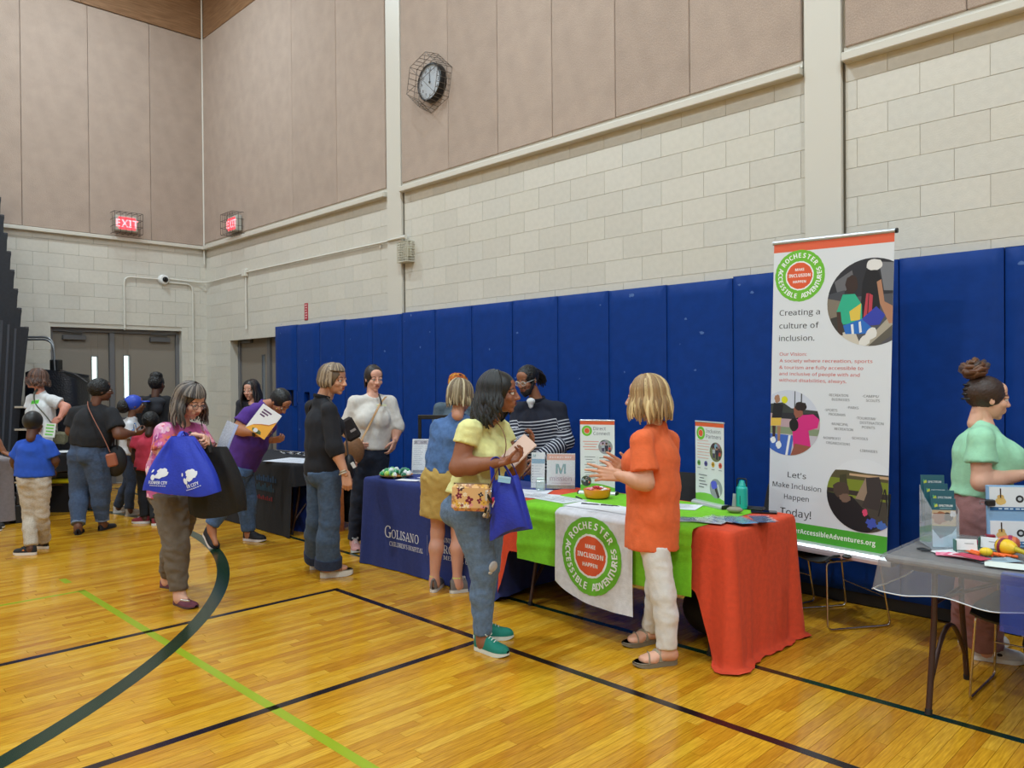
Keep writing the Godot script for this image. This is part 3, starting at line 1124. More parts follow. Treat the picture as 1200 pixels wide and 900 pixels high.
func table_cloth(called: String,label: String,x0: float,x1: float,z0: float,z1: float,y: float,drop: Callable,m: Material,fold := 0.02,freq := 9.0,hem := Color(0,0,0,0)) -> Node3D:
	var t := thing(called,label,"tablecloth",Vector3((x0 + x1) * 0.5,0,(z0 + z1) * 0.5))
	var hw := (x1 - x0) * 0.5
	var hd := (z1 - z0) * 0.5
	var r := 0.02
	var g := Geo.new()
	g.sheet(24,12,func(u,v): return Vector3(lerpf(-hw + r,hw - r,u),y + 0.0012 * sin(u * 31.0 + v * 7.0) * sin(v * 17.0),lerpf(hd - r,-hd + r,v)))
	var corners := [Vector2(-hw,-hd),Vector2(-hw,hd),Vector2(hw,hd),Vector2(hw,-hd)]
	var lens := [2 * hd,2 * hw,2 * hd,2 * hw]
	var path := []
	var total := 0.0
	for sd in 4:
		var a: Vector2 = corners[sd]
		var b: Vector2 = corners[(sd + 1) % 4]
		var n := int(lens[sd] / 0.018)
		var dir := (b - a).normalized()
		var nor := Vector2(-dir.y,dir.x) * 1.0
		nor = Vector2(a.x + b.x,a.y + b.y).normalized() if true else nor
		for k in n:
			var u := float(k) / n
			var p := a.lerp(b,u)
			var e: float = minf(u,1.0 - u) * lens[sd]
			var cut := 0.03
			var out := nor
			if e < cut:
				var other: Vector2 = (corners[sd] + corners[(sd + 3) % 4]).normalized() if u < 0.5 else (corners[(sd + 1) % 4] + corners[(sd + 2) % 4]).normalized()
				var w: float = 0.5 * (1.0 - e / cut)
				out = (nor * (1.0 - w) + other * w).normalized()
				p -= (nor + other) * 0.010 * pow(1.0 - e / cut,2.0)
			path.append([p,out,sd,u,total + u * lens[sd],e])
		total += lens[sd]
	path.append(path[0])
	var np := path.size() - 1
	var rows := 22
	var f := func(su,v):
		var q: Array = path[clampi(int(round(su * np)),0,np)]
		var p: Vector2 = q[0]
		var out: Vector2 = q[1]
		var dr: float = (drop as Callable).call(q[2],q[3])
		if v < 0.12:
			var a: float = v / 0.12 * PI * 0.5
			var i := p - out * (r - r * sin(a))
			return Vector3(i.x,y - r + r * cos(a),i.y)
		var w: float = (v - 0.12) / 0.88
		var dn: float = r + (dr - r) * w
		var s: float = q[4]
		var near: float = exp(-q[5] / 0.16)
		var amp: float = (fold * (0.35 + 1.4 * near)) * pow(w,0.8) * clampf(dr / 0.5,0.3,1.2)
		var wave: float = sin(s * freq) + 0.55 * sin(s * freq * 2.13 + 1.3) + 0.3 * sin(s * freq * 4.7 + dn * 3.0)
		var o: Vector2 = p + out * (0.004 + amp * (wave * 0.5 + 0.45) + 0.02 * near * w)
		var yy: float = y - dn
		if yy < 0.004:
			o += out * minf((0.004 - yy) * 0.8,0.09)
			yy = 0.004 + absf(sin(s * 26.0)) * 0.012 * clampf((0.004 - yy) / 0.03,0.0,1.0)
		return Vector3(o.x,yy,o.y)
	g.sheet(np,rows,f)
	part("cover",g.mesh(),m,t)
	if hem.a > 0.0:
		var pts := []
		for k in np + 1:
			pts.append((f as Callable).call(float(k) / np,1.0))
		part("hem",Geo.new().tube(pts,0.003,5,false).mesh(),mat(hem,0.4),t)
	return t

class Print:
	var g := Geo.new()
	var z := 0.0002
	var step := 0.000022

	func patch(c: Color,o: PackedVector2Array) -> void:
		g.col = Color(c.r,c.g,c.b).srgb_to_linear()
		g.slab(o,z,z,Transform3D.IDENTITY,false)
		z += step

	func text(w: Geo,c: Color,p: Vector2) -> void:
		var l := Color(c.r,c.g,c.b).srgb_to_linear()
		var first := g.c.size()
		g.merge(w,Transform3D(Basis.IDENTITY,Vector3(p.x,p.y,z)))
		for k in range(first,g.c.size()):
			g.c[k] = l

	func photo(cx: float,cy: float,r: float,clip: PackedVector2Array,shapes: Array,back: Color) -> void:
		var disc := PackedVector2Array()
		for k in 48:
			disc.append(Vector2(cx + r * cos(TAU * k / 48),cy + r * sin(TAU * k / 48)))
		var win: Array = Geometry2D.intersect_polygons(disc,clip)
		for w in win:
			patch(back,ccw(w))
		for s in shapes:
			var o := PackedVector2Array()
			for p in s[1]:
				o.append(Vector2(cx + p.x * r,cy + p.y * r))
			for w in win:
				for piece in Geometry2D.intersect_polygons(w,o):
					if piece.size() >= 3 and not Geometry2D.triangulate_polygon(piece).is_empty():
						patch(s[0],ccw(piece))

	func ccw(o: PackedVector2Array) -> PackedVector2Array:
		return o

func blob(cx: float,cy: float,rx: float,ry: float,seed_: int,rough := 0.15,n := 16,turn := 0.0) -> PackedVector2Array:
	var o := PackedVector2Array()
	for k in n:
		var a := TAU * k / n
		var q := 1.0 + rough * sin(seed_ * 1.7 + k * 2.4) * sin(seed_ + k * 0.9)
		o.append(Vector2(cos(a) * rx * q,sin(a) * ry * q).rotated(turn) + Vector2(cx,cy))
	return o

func fit(s: String,cap: float,width: float,bold := false) -> Geo:
	var w := word(s,cap,bold,false,0.0001,false)
	var hi := 0.0001
	for p in w.v:
		hi = maxf(hi,p.x)
	var k := width / hi
	for q in w.v.size():
		w.v[q].x *= k
	return w

func logo(pr: Print,c: Vector2,r: float,letters := true) -> void:
	pr.patch(rgb(112,190,52),blob(c.x,c.y,r,r,3,0.012,64))
	pr.patch(rgb(238,240,238),blob(c.x,c.y,r * 0.565,r * 0.565,5,0.02,48))
	pr.patch(rgb(226,92,52),blob(c.x,c.y,r * 0.51,r * 0.51,7,0.02,48))
	if not letters:
		return
	var w := rgb(246,248,246)
	pr.text(ring_word("ROCHESTER",r * 0.185,r * 0.79,0.0,0.235),w,c)
	pr.text(ring_word("ACCESSIBLE ADVENTURES",r * 0.185,r * 0.785,PI,0.187,true,true),w,c)
	pr.text(word("MAKE",r * 0.10,true,false,0.0001),w,c + Vector2(0,r * 0.19))
	pr.text(word("INCLUSION",r * 0.125,true,false,0.0001,true,0.93),w,c + Vector2(0,-r * 0.05))
	pr.text(word("HAPPEN",r * 0.10,true,false,0.0001),w,c + Vector2(0,-r * 0.28))
	for s in [-1,1]:
		pr.patch(w,ellipse(r * 0.024,r * 0.024,10,c.x + s * r * 0.775,c.y + r * 0.16))

func P2(a: Array) -> PackedVector2Array:
	var o := PackedVector2Array()
	for k in range(0,a.size(),2):
		o.append(Vector2(a[k],a[k + 1]))
	return o

func figure_shapes(sx: float,sy: float,k: float,skin: Color,top: Color,low: Color,hair: Color) -> Array:
	return [
		[low,P2([sx - 0.16 * k,sy - 0.55 * k,sx + 0.2 * k,sy - 0.6 * k,sx + 0.22 * k,sy - 0.02 * k,sx - 0.18 * k,sy - 0.02 * k])],
		[top,P2([sx - 0.22 * k,sy - 0.05 * k,sx + 0.22 * k,sy - 0.05 * k,sx + 0.26 * k,sy + 0.4 * k,sx - 0.24 * k,sy + 0.4 * k])],
		[skin,blob(sx,sy + 0.58 * k,0.13 * k,0.17 * k,2)],
		[hair,blob(sx,sy + 0.68 * k,0.15 * k,0.12 * k,4)],
	]

func crowd_photo(seed_: int) -> Array:
	var r := RandomNumberGenerator.new()
	r.seed = seed_
	var o := []
	for k in 5:
		var c := Color.from_hsv(r.randf(),r.randf_range(0.05,0.4),r.randf_range(0.25,0.8))
		o.append([c,blob(r.randf_range(-0.8,0.8),r.randf_range(-0.2,0.9),r.randf_range(0.2,0.5),r.randf_range(0.15,0.4),r.randi() % 50,0.3)])
	o.append_array(figure_shapes(-0.35,-0.1,0.9,rgb(150,108,84),rgb(170,178,190),rgb(70,60,90),rgb(40,32,30)))
	o.append_array(figure_shapes(0.15,-0.2,1.0,rgb(176,130,104),rgb(44,46,66),rgb(50,50,60),rgb(60,44,34)))
	o.append_array(figure_shapes(0.6,-0.35,0.7,rgb(140,96,72),rgb(196,66,60),rgb(60,50,60),rgb(30,26,26)))
	return o

func stand_base(t: Node3D,w: float,d: float,h: float,c: Color) -> void:
	var prof := PackedVector2Array()
	for k in 9:
		var a := PI * k / 8.0
		prof.append(Vector2(cos(a) * d * 0.5,sin(a) * h * 0.72 + h * 0.28))
	prof.append(Vector2(-d * 0.5,0))
	prof.append(Vector2(d * 0.5,0))
	var g := Geo.new()
	g.slab(prof,-w * 0.5,w * 0.5,Transform3D(Basis(Vector3.UP,PI / 2),Vector3.ZERO))
	part("base",g.mesh(),mat(c,0.3,0.6),t)
	for s in [-1,1]:
		part("end_cap",box(Vector3(0.012,h * 0.9,d * 0.9),0.004),mat(rgb(24,24,26),0.5),t,at(Vector3(s * (w * 0.5 + 0.005),h * 0.46,0)))

func moved(shapes: Array,k: float,dx: float) -> Array:
	var out := []
	for s in shapes:
		var o := PackedVector2Array()
		for p in s[1]:
			o.append(Vector2(p.x if absf(p.x) > 0.97 else p.x * k + dx,p.y))
		out.append([s[0],o])
	return out

func big_banner() -> void:
	var t := thing("roll_up_banner","tall white roll-up banner with round photographs standing on two black chairs","banner",Vector3(10.75,0.452,0.612))
	t.rotation = Vector3(0,0.0,-0.028)
	stand_base(t,0.845,0.13,0.062,rgb(206,208,212))
	var fs := Geo.new()
	fs.box(Vector3(0.05,0.02,0.05),at(Vector3(0.17,0.02,0.075)),0.008)
	part("swivel_foot",fs.mesh(),mat(rgb(28,28,30),0.5),t)
	part("pole",Geo.new().tube([Vector3(0.0,0.05,-0.02),Vector3(0.0,2.0,-0.02)],0.011,10).mesh(),mat(rgb(150,152,156),0.3,0.8),t)
	part("top_rail",Geo.new().tube([Vector3(-0.39,2.012,0.008),Vector3(0.39,2.012,0.008)],0.014,12).mesh(),mat(rgb(198,204,212),0.3,0.5),t)
	part("rail_cap",Geo.new().tube([Vector3(0.386,2.012,0.008),Vector3(0.398,2.012,0.008)],0.0155,12).mesh(),mat(rgb(20,20,22),0.5),t)
	var sheet_m := mat(rgb(222,226,232),0.4)
	var sh := part("printed_sheet",box(Vector3(0.765,1.955,0.0012)),sheet_m,t,at(Vector3(0,0.05 + 0.9775,0.012)))
	var pr := Print.new()
	var hw := 0.3825
	var y0 := -0.9775
	var fr := rect(-hw,y0,hw,0.9775)
	var Y := func(v): return v - 0.9775
	pr.patch(rgb(226,98,66),rect(-hw,0.918,hw,0.9775))
	pr.patch(rgb(74,172,52),rect(-hw,y0,hw,y0 + 0.118))
	logo(pr,Vector2(-0.202,Y.call(1.734)),0.168)
	var ink := rgb(40,44,52)
	var lines := [["Creating a",-0.334,1.478,0.036,0.272],["culture of",-0.334,1.392,0.036,0.268],["inclusion.",-0.334,1.31,0.036,0.24]]
	for q in lines:
		pr.text(fit(q[0],q[3],q[4]),ink,Vector2(q[1],Y.call(q[2])))
	var red := rgb(206,72,66)
	for q in [["Our Vision:",1.212,0.022,0.185],["A society where recreation, sports",1.169,0.021,0.60],["& tourism are fully accessible to",1.125,0.021,0.545],["and inclusive of people with and",1.083,0.021,0.525],["without disabilities, always.",1.041,0.021,0.445]]:
		pr.text(fit(q[0],q[2],q[3]),red,Vector2(-0.328,Y.call(q[1])))
	var grey := rgb(84,90,100)
	for q in [["·RECREATION",0.005,0.956,0.125],["BUSINESSES",0.028,0.929,0.11],["·CAMPS/",0.216,0.957,0.10],["SCOUTS",0.240,0.931,0.08],["·PARKS",0.125,0.882,0.07],["·SPORTS",-0.016,0.86,0.08],["PROGRAMS",0.01,0.834,0.105],["·TOURISM/",0.181,0.82,0.12],["DESTINATION",0.206,0.793,0.14],["POINTS",0.218,0.765,0.078],["·MUNICIPAL",0.026,0.774,0.108],["RECREATION",0.049,0.744,0.115],["·NONPROFIT",-0.025,0.682,0.115],["ORGANIZATIONS",-0.002,0.652,0.15],["·SCHOOLS",0.155,0.694,0.10],["·LIBRARIES",0.206,0.62,0.108]]:
		pr.text(fit(q[0],0.0155,q[3]),grey,Vector2(q[1],Y.call(q[2])))
	for q in [["Let's",-0.254,0.41,0.036,0.125],["Make Inclusion",-0.358,0.338,0.033,0.33],["Happen",-0.276,0.264,0.033,0.168],["Today!",-0.302,0.154,0.05,0.212]]:
		pr.text(fit(q[0],q[3],q[4]),ink,Vector2(q[1],Y.call(q[2])))
	pr.text(fit("RochesterAccessibleAdventures.org",0.031,0.66,true),rgb(240,246,238),Vector2(-0.345,y0 + 0.05))
	var p1 := [
		[rgb(44,46,52),P2([-1,1,1,1,1,0.2,-1,0.1])],[rgb(104,104,110),P2([-0.7,0.5,-0.2,0.75,-0.1,0.4,-0.6,0.2])],[rgb(120,122,128),P2([0.55,0.9,1,0.8,1,0.2,0.7,0.25])],[rgb(70,72,80),P2([-0.95,0.2,-0.4,0.3,-0.4,0.05,-1,0.0])],
		[rgb(128,118,104),P2([-1,0.12,-0.35,0.02,-0.3,-0.5,-1,-0.5])],[rgb(60,56,54),P2([-0.8,-0.35,-0.3,-0.25,-0.2,-0.9,-0.7,-0.9])],[rgb(172,164,148),P2([0.1,-1,1,0.3,1,0.05,0.5,-1])],[rgb(96,90,82),P2([0.3,-1,1,-0.05,1,-0.35,0.55,-1])],[rgb(206,198,184),P2([-0.5,-0.7,-0.1,-0.62,0.1,-1,-0.5,-1])],
		[rgb(26,26,30),P2([0.05,-0.55,0.1,0.45,0.22,0.78,0.48,0.8,0.62,0.5,0.6,-0.2,0.4,-0.5])],[rgb(228,226,224),blob(0.42,0.84,0.22,0.13,6,0.1)],[rgb(178,128,100),P2([0.5,0.45,0.62,0.5,0.72,0.0,0.98,-0.4,0.86,-0.5,0.6,-0.05])],[rgb(188,62,78),P2([0.15,-0.35,0.22,0.2,0.28,0.2,0.25,-0.35])],[rgb(188,62,78),P2([0.28,-0.3,0.3,0.2,0.4,0.15,0.38,-0.3])],[rgb(50,64,172),P2([0.05,-0.42,0.5,-0.1,0.75,-0.3,0.6,-0.52,0.1,-0.55])],
		[rgb(58,42,38),blob(-0.2,0.42,0.18,0.22,3,0.08)],[rgb(44,176,140),P2([-0.62,-0.2,-0.45,0.2,-0.1,0.2,0.1,-0.05,0.12,-0.45,-0.42,-0.5])],[rgb(226,196,80),P2([-0.25,-0.2,0.08,-0.02,0.06,-0.4,-0.2,-0.42])],[rgb(70,50,44),P2([-0.62,-0.2,-0.5,-0.2,-0.42,-0.75,-0.55,-0.75])],
		[rgb(40,110,196),P2([-0.42,-0.52,0.1,-0.38,0.42,-0.6,0.36,-0.72,-0.35,-0.72])],[rgb(230,234,240),P2([-0.2,-0.5,-0.13,-0.49,-0.1,-0.72,-0.17,-0.72])],[rgb(230,234,240),P2([0.02,-0.45,0.08,-0.43,0.12,-0.68,0.05,-0.7])],[rgb(226,224,220),blob(0.38,-0.72,0.17,0.13,5,0.1,12,0.5)],[rgb(226,224,220),blob(0.2,-0.88,0.17,0.12,5,0.1,12,0.5)],
	]
	pr.photo(0.254,Y.call(1.542),0.269,fr,moved(p1,0.8,-0.28),rgb(84,84,90))
	var p2 := [
		[rgb(206,212,226),P2([-1,1,1,1,1,0.3,-1,0.3])],[rgb(60,66,62),P2([-1,0.5,-0.3,0.62,0.0,0.45,1,0.4,1,0.25,-1,0.25])],[rgb(188,160,166),P2([-1,0.27,1,0.27,1,-0.15,-1,-0.15])],[rgb(136,150,120),P2([-1,-0.12,1,-0.15,1,-0.35,-1,-0.35])],[rgb(64,104,190),P2([-1,-0.35,0.1,-0.38,0.0,-1,-1,-1])],[rgb(234,236,240),P2([-0.08,-0.38,0.0,-0.38,-0.1,-1,-0.18,-1])],[rgb(52,54,58),P2([0.32,0.95,0.36,0.95,0.36,0.2,0.32,0.2])],[rgb(52,54,58),P2([0.1,1.0,0.13,1.0,0.13,0.2,0.1,0.2])],[rgb(44,46,50),P2([-0.6,0.3,1,0.32,1,0.12,-0.6,0.12])],
		[rgb(226,186,80),P2([-0.72,-0.12,-0.36,-0.1,-0.34,0.14,-0.7,0.15])],[rgb(30,30,34),P2([-0.68,0.12,-0.34,0.14,-0.28,0.55,-0.62,0.6])],[rgb(170,124,96),blob(-0.5,0.72,0.1,0.13,3)],[rgb(62,42,34),P2([-0.66,-0.12,-0.54,-0.12,-0.55,-0.5,-0.64,-0.5])],[rgb(170,124,96),P2([-0.48,-0.12,-0.36,-0.12,-0.38,-0.62,-0.46,-0.62])],[rgb(236,238,240),blob(-0.62,-0.56,0.1,0.1,2)],[rgb(236,238,240),blob(-0.42,-0.7,0.1,0.12,2)],
		[rgb(214,44,128),P2([0.1,-0.75,0.05,-0.2,0.3,0.25,0.75,0.3,0.98,0.15,0.9,-0.1,0.6,-0.2,0.7,-0.75])],[rgb(150,90,72),blob(0.24,0.36,0.16,0.2,4)],[rgb(40,30,30),blob(0.32,0.52,0.2,0.14,6)],[rgb(150,88,70),P2([0.0,-1.0,0.15,-0.62,0.7,-0.68,0.8,-1.0])],[rgb(22,22,26),blob(0.1,-0.05,0.16,0.2,2,0.05)],[rgb(222,218,40),blob(-0.24,0.7,0.11,0.11,1,0.02)],
	]
	pr.photo(-0.26,Y.call(0.80 - 0.03),0.2155,fr,moved(p2,0.92,0.1),rgb(196,190,200))
	var p3 := [
		[rgb(226,230,236),P2([-1,1,1,1,1,0.62,-1,0.62])],[rgb(86,78,52),P2([-1,0.62,-0.4,0.66,1,0.55,1,0.42,-1,0.42])],[rgb(196,164,130),P2([-0.3,0.58,1,0.58,1,0.5,-0.3,0.52])],[rgb(122,136,40),P2([-1,0.42,1,0.42,1,-0.1,-1,-0.1])],[rgb(66,62,40),P2([-0.6,0.5,-0.4,0.55,-0.35,0.25,-0.6,0.25])],[rgb(52,44,40),P2([-1,0.12,1,0.1,1,-0.05,-1,0.0])],
		[rgb(28,26,30),P2([-1,0.0,-0.2,-0.05,0.2,-0.4,0.6,-0.8,0.3,-1,-1,-1])],[rgb(74,60,50),blob(-0.55,0.1,0.26,0.22,4,0.12)],[rgb(120,96,82),blob(-0.42,-0.12,0.18,0.12,2)],[rgb(150,128,108),P2([-0.1,-0.1,0.2,0.5,0.5,0.52,0.3,-0.15])],[rgb(58,50,50),P2([0.2,0.5,0.6,0.56,0.72,0.2,0.6,-0.35,0.1,-0.3,0.25,0.1])],[rgb(36,36,36),P2([0.75,0.25,0.8,0.25,0.95,-0.6,0.9,-0.6])],[rgb(36,36,36),P2([0.75,0.25,0.78,0.25,0.62,-0.5,0.58,-0.5])],[rgb(62,84,180),blob(0.4,-0.72,0.16,0.14,3,0.3)],[rgb(214,70,110),blob(0.2,-0.45,0.08,0.1,3,0.2)],[rgb(70,110,190),blob(0.7,-0.75,0.14,0.12,8,0.3)],
	]
	pr.photo(0.236,Y.call(0.379 - 0.03),0.227,fr,moved(p3,0.88,-0.12),rgb(70,66,56))
	part("printed_picture",pr.g.mesh(),tinted(),sh,at(Vector3(0,0,0.0007)))

func mini_banner(p: Vector3,turn: float,w: float,h: float,title: Array,label: String,kind: int) -> void:
	var t := thing("tabletop_banner",label,"banner",p,turn)
	stand_base(t,w + 0.015,0.075,0.028,rgb(214,218,222))
	part("pole",Geo.new().tube([Vector3(0,0.02,-0.012),Vector3(0,h,-0.012)],0.005,8).mesh(),mat(rgb(150,152,156),0.3,0.8),t)
	part("top_rail",Geo.new().tube([Vector3(-w * 0.5,h,0.002),Vector3(w * 0.5,h,0.002)],0.006,8).mesh(),mat(rgb(198,204,212),0.3,0.5),t)
	var sh := part("printed_sheet",box(Vector3(w,h - 0.02,0.001)),mat(rgb(226,229,232),0.4),t,at(Vector3(0,0.02 + (h - 0.02) * 0.5,0.004)))
	var pr := Print.new()
	var hw := w * 0.5
	var hh := (h - 0.02) * 0.5
	var fr := rect(-hw,-hh,hw,hh)
	pr.patch(rgb(226,98,56),rect(-hw,hh - 0.03,hw,hh))
	var hill := PackedVector2Array([Vector2(-hw,-hh),Vector2(hw,-hh),Vector2(hw,-hh + 0.03)])
	for k in 7:
		var u := 1.0 - k / 6.0
		hill.append(Vector2(lerpf(-hw,hw,u),-hh + 0.03 + 0.03 * sin(u * PI * 0.8 + 0.6)))
	pr.patch(rgb(120,196,64),hill)
	logo(pr,Vector2(-hw * 0.60,hh - 0.075),w * 0.15,false)
	var grey := rgb(90,96,110)
	pr.text(fit(title[0],0.024,w * (0.36 if kind == 0 else 0.50)),grey,Vector2(-hw * 0.22,hh - 0.07))
	pr.text(fit(title[1],0.024,w * (0.48 if kind == 0 else 0.52)),grey,Vector2(-hw * 0.22,hh - 0.105))
	if kind == 0:
		pr.photo(hw * 0.47,hh - 0.19,w * 0.205,fr,crowd_photo(3),rgb(150,150,156))
		pr.photo(-hw * 0.66,-hh + 0.075,w * 0.15,fr,crowd_photo(9),rgb(70,84,66))
		for k in 4:
			pr.patch(rgb(226,150,134),rect(-hw * 0.84 + 0.012 * (k % 2),hh - 0.155 - k * 0.019,0.012 - 0.01 * (k % 3),hh - 0.150 - k * 0.019))
		for k in 9:
			pr.patch(grey,rect(-hw * 0.75 + 0.008 * (k % 3),hh - 0.265 - k * 0.019,-hw * 0.12 - 0.02 * (k % 2),hh - 0.262 - k * 0.019))
		for k in 4:
			pr.patch(grey,rect(hw * 0.12 + 0.006 * (k % 2),hh - 0.27 - k * 0.02,hw * 0.82 - 0.01 * (k % 3),hh - 0.266 - k * 0.02))
		pr.patch(rgb(170,174,182),rect(0.0,hh - 0.36,0.001,hh - 0.255))
	else:
		pr.photo(hw * 0.46,hh - 0.19,w * 0.215,fr,crowd_photo(21),rgb(112,118,84))
		pr.photo(hw * 0.45,-hh + 0.10,w * 0.215,fr,[[rgb(150,154,160),P2([-1,-1,1,-1,1,1,-1,1])],[rgb(86,94,214),blob(-0.3,0.35,0.5,0.45,4,0.15)],[rgb(210,212,216),P2([0.2,0.4,0.4,0.5,0.8,-0.9,0.6,-0.9])],[rgb(60,54,56),P2([-0.2,-0.1,0.1,0.1,0.7,-1,0.3,-1])]],rgb(120,126,130))
		for k in 7:
			pr.patch(rgb(226,150,134),rect(-hw * 0.85,hh - 0.125 - k * 0.019,-hw * 0.05 + 0.01 * ((k * 2) % 3),hh - 0.122 - k * 0.019))
		var cols := [rgb(110,170,80),rgb(96,92,160),rgb(214,170,60),rgb(222,96,70)]
		for k in 4:
			var c := Vector2(-hw * 0.74 + hw * 0.5 * k,-0.01)
			for s in 8:
				pr.patch(cols[k],blob(c.x + cos(TAU * s / 8) * 0.012,c.y + sin(TAU * s / 8) * 0.013,0.006,0.006,s,0.0,8))
			pr.patch(cols[k].lerp(Color.BLACK,0.4),ellipse(0.008,0.008,12,c.x,c.y))
			pr.patch(grey,rect(c.x - 0.016,c.y - 0.034,c.x + 0.016,c.y - 0.031))
		for k in 5:
			pr.patch(grey,rect(-hw * 0.75 + 0.008 * (k % 2),-0.09 - k * 0.02,-hw * 0.75 + 0.085 - 0.016 * ((k * 2) % 3),-0.085 - k * 0.02))
	part("printed_picture",pr.g.mesh(),tinted(),sh,at(Vector3(0,0,0.0006)))

func paper(p: Vector3,turn: float,w: float,d: float,label: String,group := "",c := Color8(232,233,236),lines := 0) -> Node3D:
	var t := thing("paper_sheet",label,"paper",p,turn,group)
	var curl := rng.randf_range(0.0,0.003)
	var g := Geo.new()
	g.sheet(6,8,func(u,v): return Vector3((u - 0.5) * w,0.0018 + curl * pow(absf(u - 0.5) * 2.0,3.0),(0.5 - v) * d),0.0006)
	part("sheet",g.mesh(),mat(c,0.6),t)
	if lines > 0:
		var pr := Geo.new()
		for k in lines:
			pr.box(Vector3(w * rng.randf_range(0.4,0.8),0.0003,0.004),at(Vector3(rng.randf_range(-0.06,0.0) * w,0.0026 + curl * 0.5,(0.4 - 0.8 * k / lines) * -d)))
		part("printed_lines",pr.mesh(),mat(rgb(96,100,110),0.7),t)
	return t

func chair(label: String,p: Vector3,turn: float) -> Node3D:
	var t := thing("sled_chair",label,"chair",p,turn)
	var black := mottled("chair_shell",rgb(26,27,30),0.15,8.0,0.45)
	var chrome := mat(rgb(196,188,178),0.16,1.0)
	var g := Geo.new()
	g.sheet(12,14,func(u,v):
		var x: float = (u - 0.5) * lerpf(0.44,0.40,v)
		var z: float = 0.225 - v * 0.43
		var y: float = 0.444 - 0.014 * cos(x * 7.0) - 0.03 * pow(maxf(0.0,1.0 - v * 6.0),2.0) + 0.02 * pow(absf(u - 0.5) * 2.0,4.0)
		return Vector3(x,y,z),0.014)
	part("seat",g.mesh(),black,t)
	var b := Geo.new()
	b.sheet(12,10,func(u,v):
		var x: float = (u - 0.5) * lerpf(0.42,0.38,v * v)
		var y: float = 0.56 + v * 0.27
		var z: float = -0.20 - v * 0.055 - 0.035 * (1.0 - pow(absf(u - 0.5) * 2.0,2.0))
		return Vector3(x,y,z),0.012)
	part("backrest",b.mesh(),black,t)
	for s in [-1,1]:
		var f := Geo.new()
		f.tube(bent([Vector3(s * 0.19,0.425,0.0),Vector3(s * 0.20,0.425,0.205),Vector3(s * 0.225,0.008,0.215),Vector3(s * 0.225,0.008,-0.225),Vector3(s * 0.20,0.43,-0.165),Vector3(s * 0.185,0.60,-0.225),Vector3(s * 0.17,0.72,-0.245)],0.035,5),0.0065,8)
		part("sled_frame",f.mesh(),chrome,t)
	var c := Geo.new()
	c.tube([Vector3(-0.215,0.19,-0.195),Vector3(0.215,0.19,-0.195)],0.005,8)
	c.tube([Vector3(-0.2,0.425,0.15),Vector3(0.2,0.425,0.15)],0.0065,8)
	part("cross_rod",c.mesh(),chrome,t)
	return t

func leaflet_print(pr: Print,w: float,h: float,top: Color,seed_: int) -> void:
	pr.patch(top,rect(-w * 0.5,h * 0.5 - h * 0.28,w * 0.5,h * 0.5))
	for k in 5:
		pr.patch(rgb(120,126,136),rect(-w * 0.4,-h * 0.02 - k * h * 0.085,w * (0.12 + 0.2 * ((k * 7 + seed_) % 3) / 2.0),-h * 0.0 - k * h * 0.085))

func sign_holder(label: String,p: Vector3,turn: float,w: float,h: float,lean: float) -> Array:
	var t := thing("sign_holder",label,"sign holder",p,turn)
	var b := Basis(Vector3.RIGHT,-lean)
	var acr := clear(rgb(235,242,245),0.16)
	part("acrylic_front",box(Vector3(w + 0.006,h + 0.006,0.002)),acr,t,Transform3D(b,Vector3(0,h * 0.5 * cos(lean) + 0.002,-h * 0.5 * sin(lean) + 0.004)))
	part("acrylic_foot",box(Vector3(w + 0.006,0.002,0.07)),acr,t,at(Vector3(0,0.002,-0.034)))
	var sh := part("printed_sheet",box(Vector3(w,h,0.0008)),mat(rgb(232,232,234),0.5),t,Transform3D(b,Vector3(0,h * 0.5 * cos(lean) + 0.002,-h * 0.5 * sin(lean))))
	return [t,Print.new(),sh]

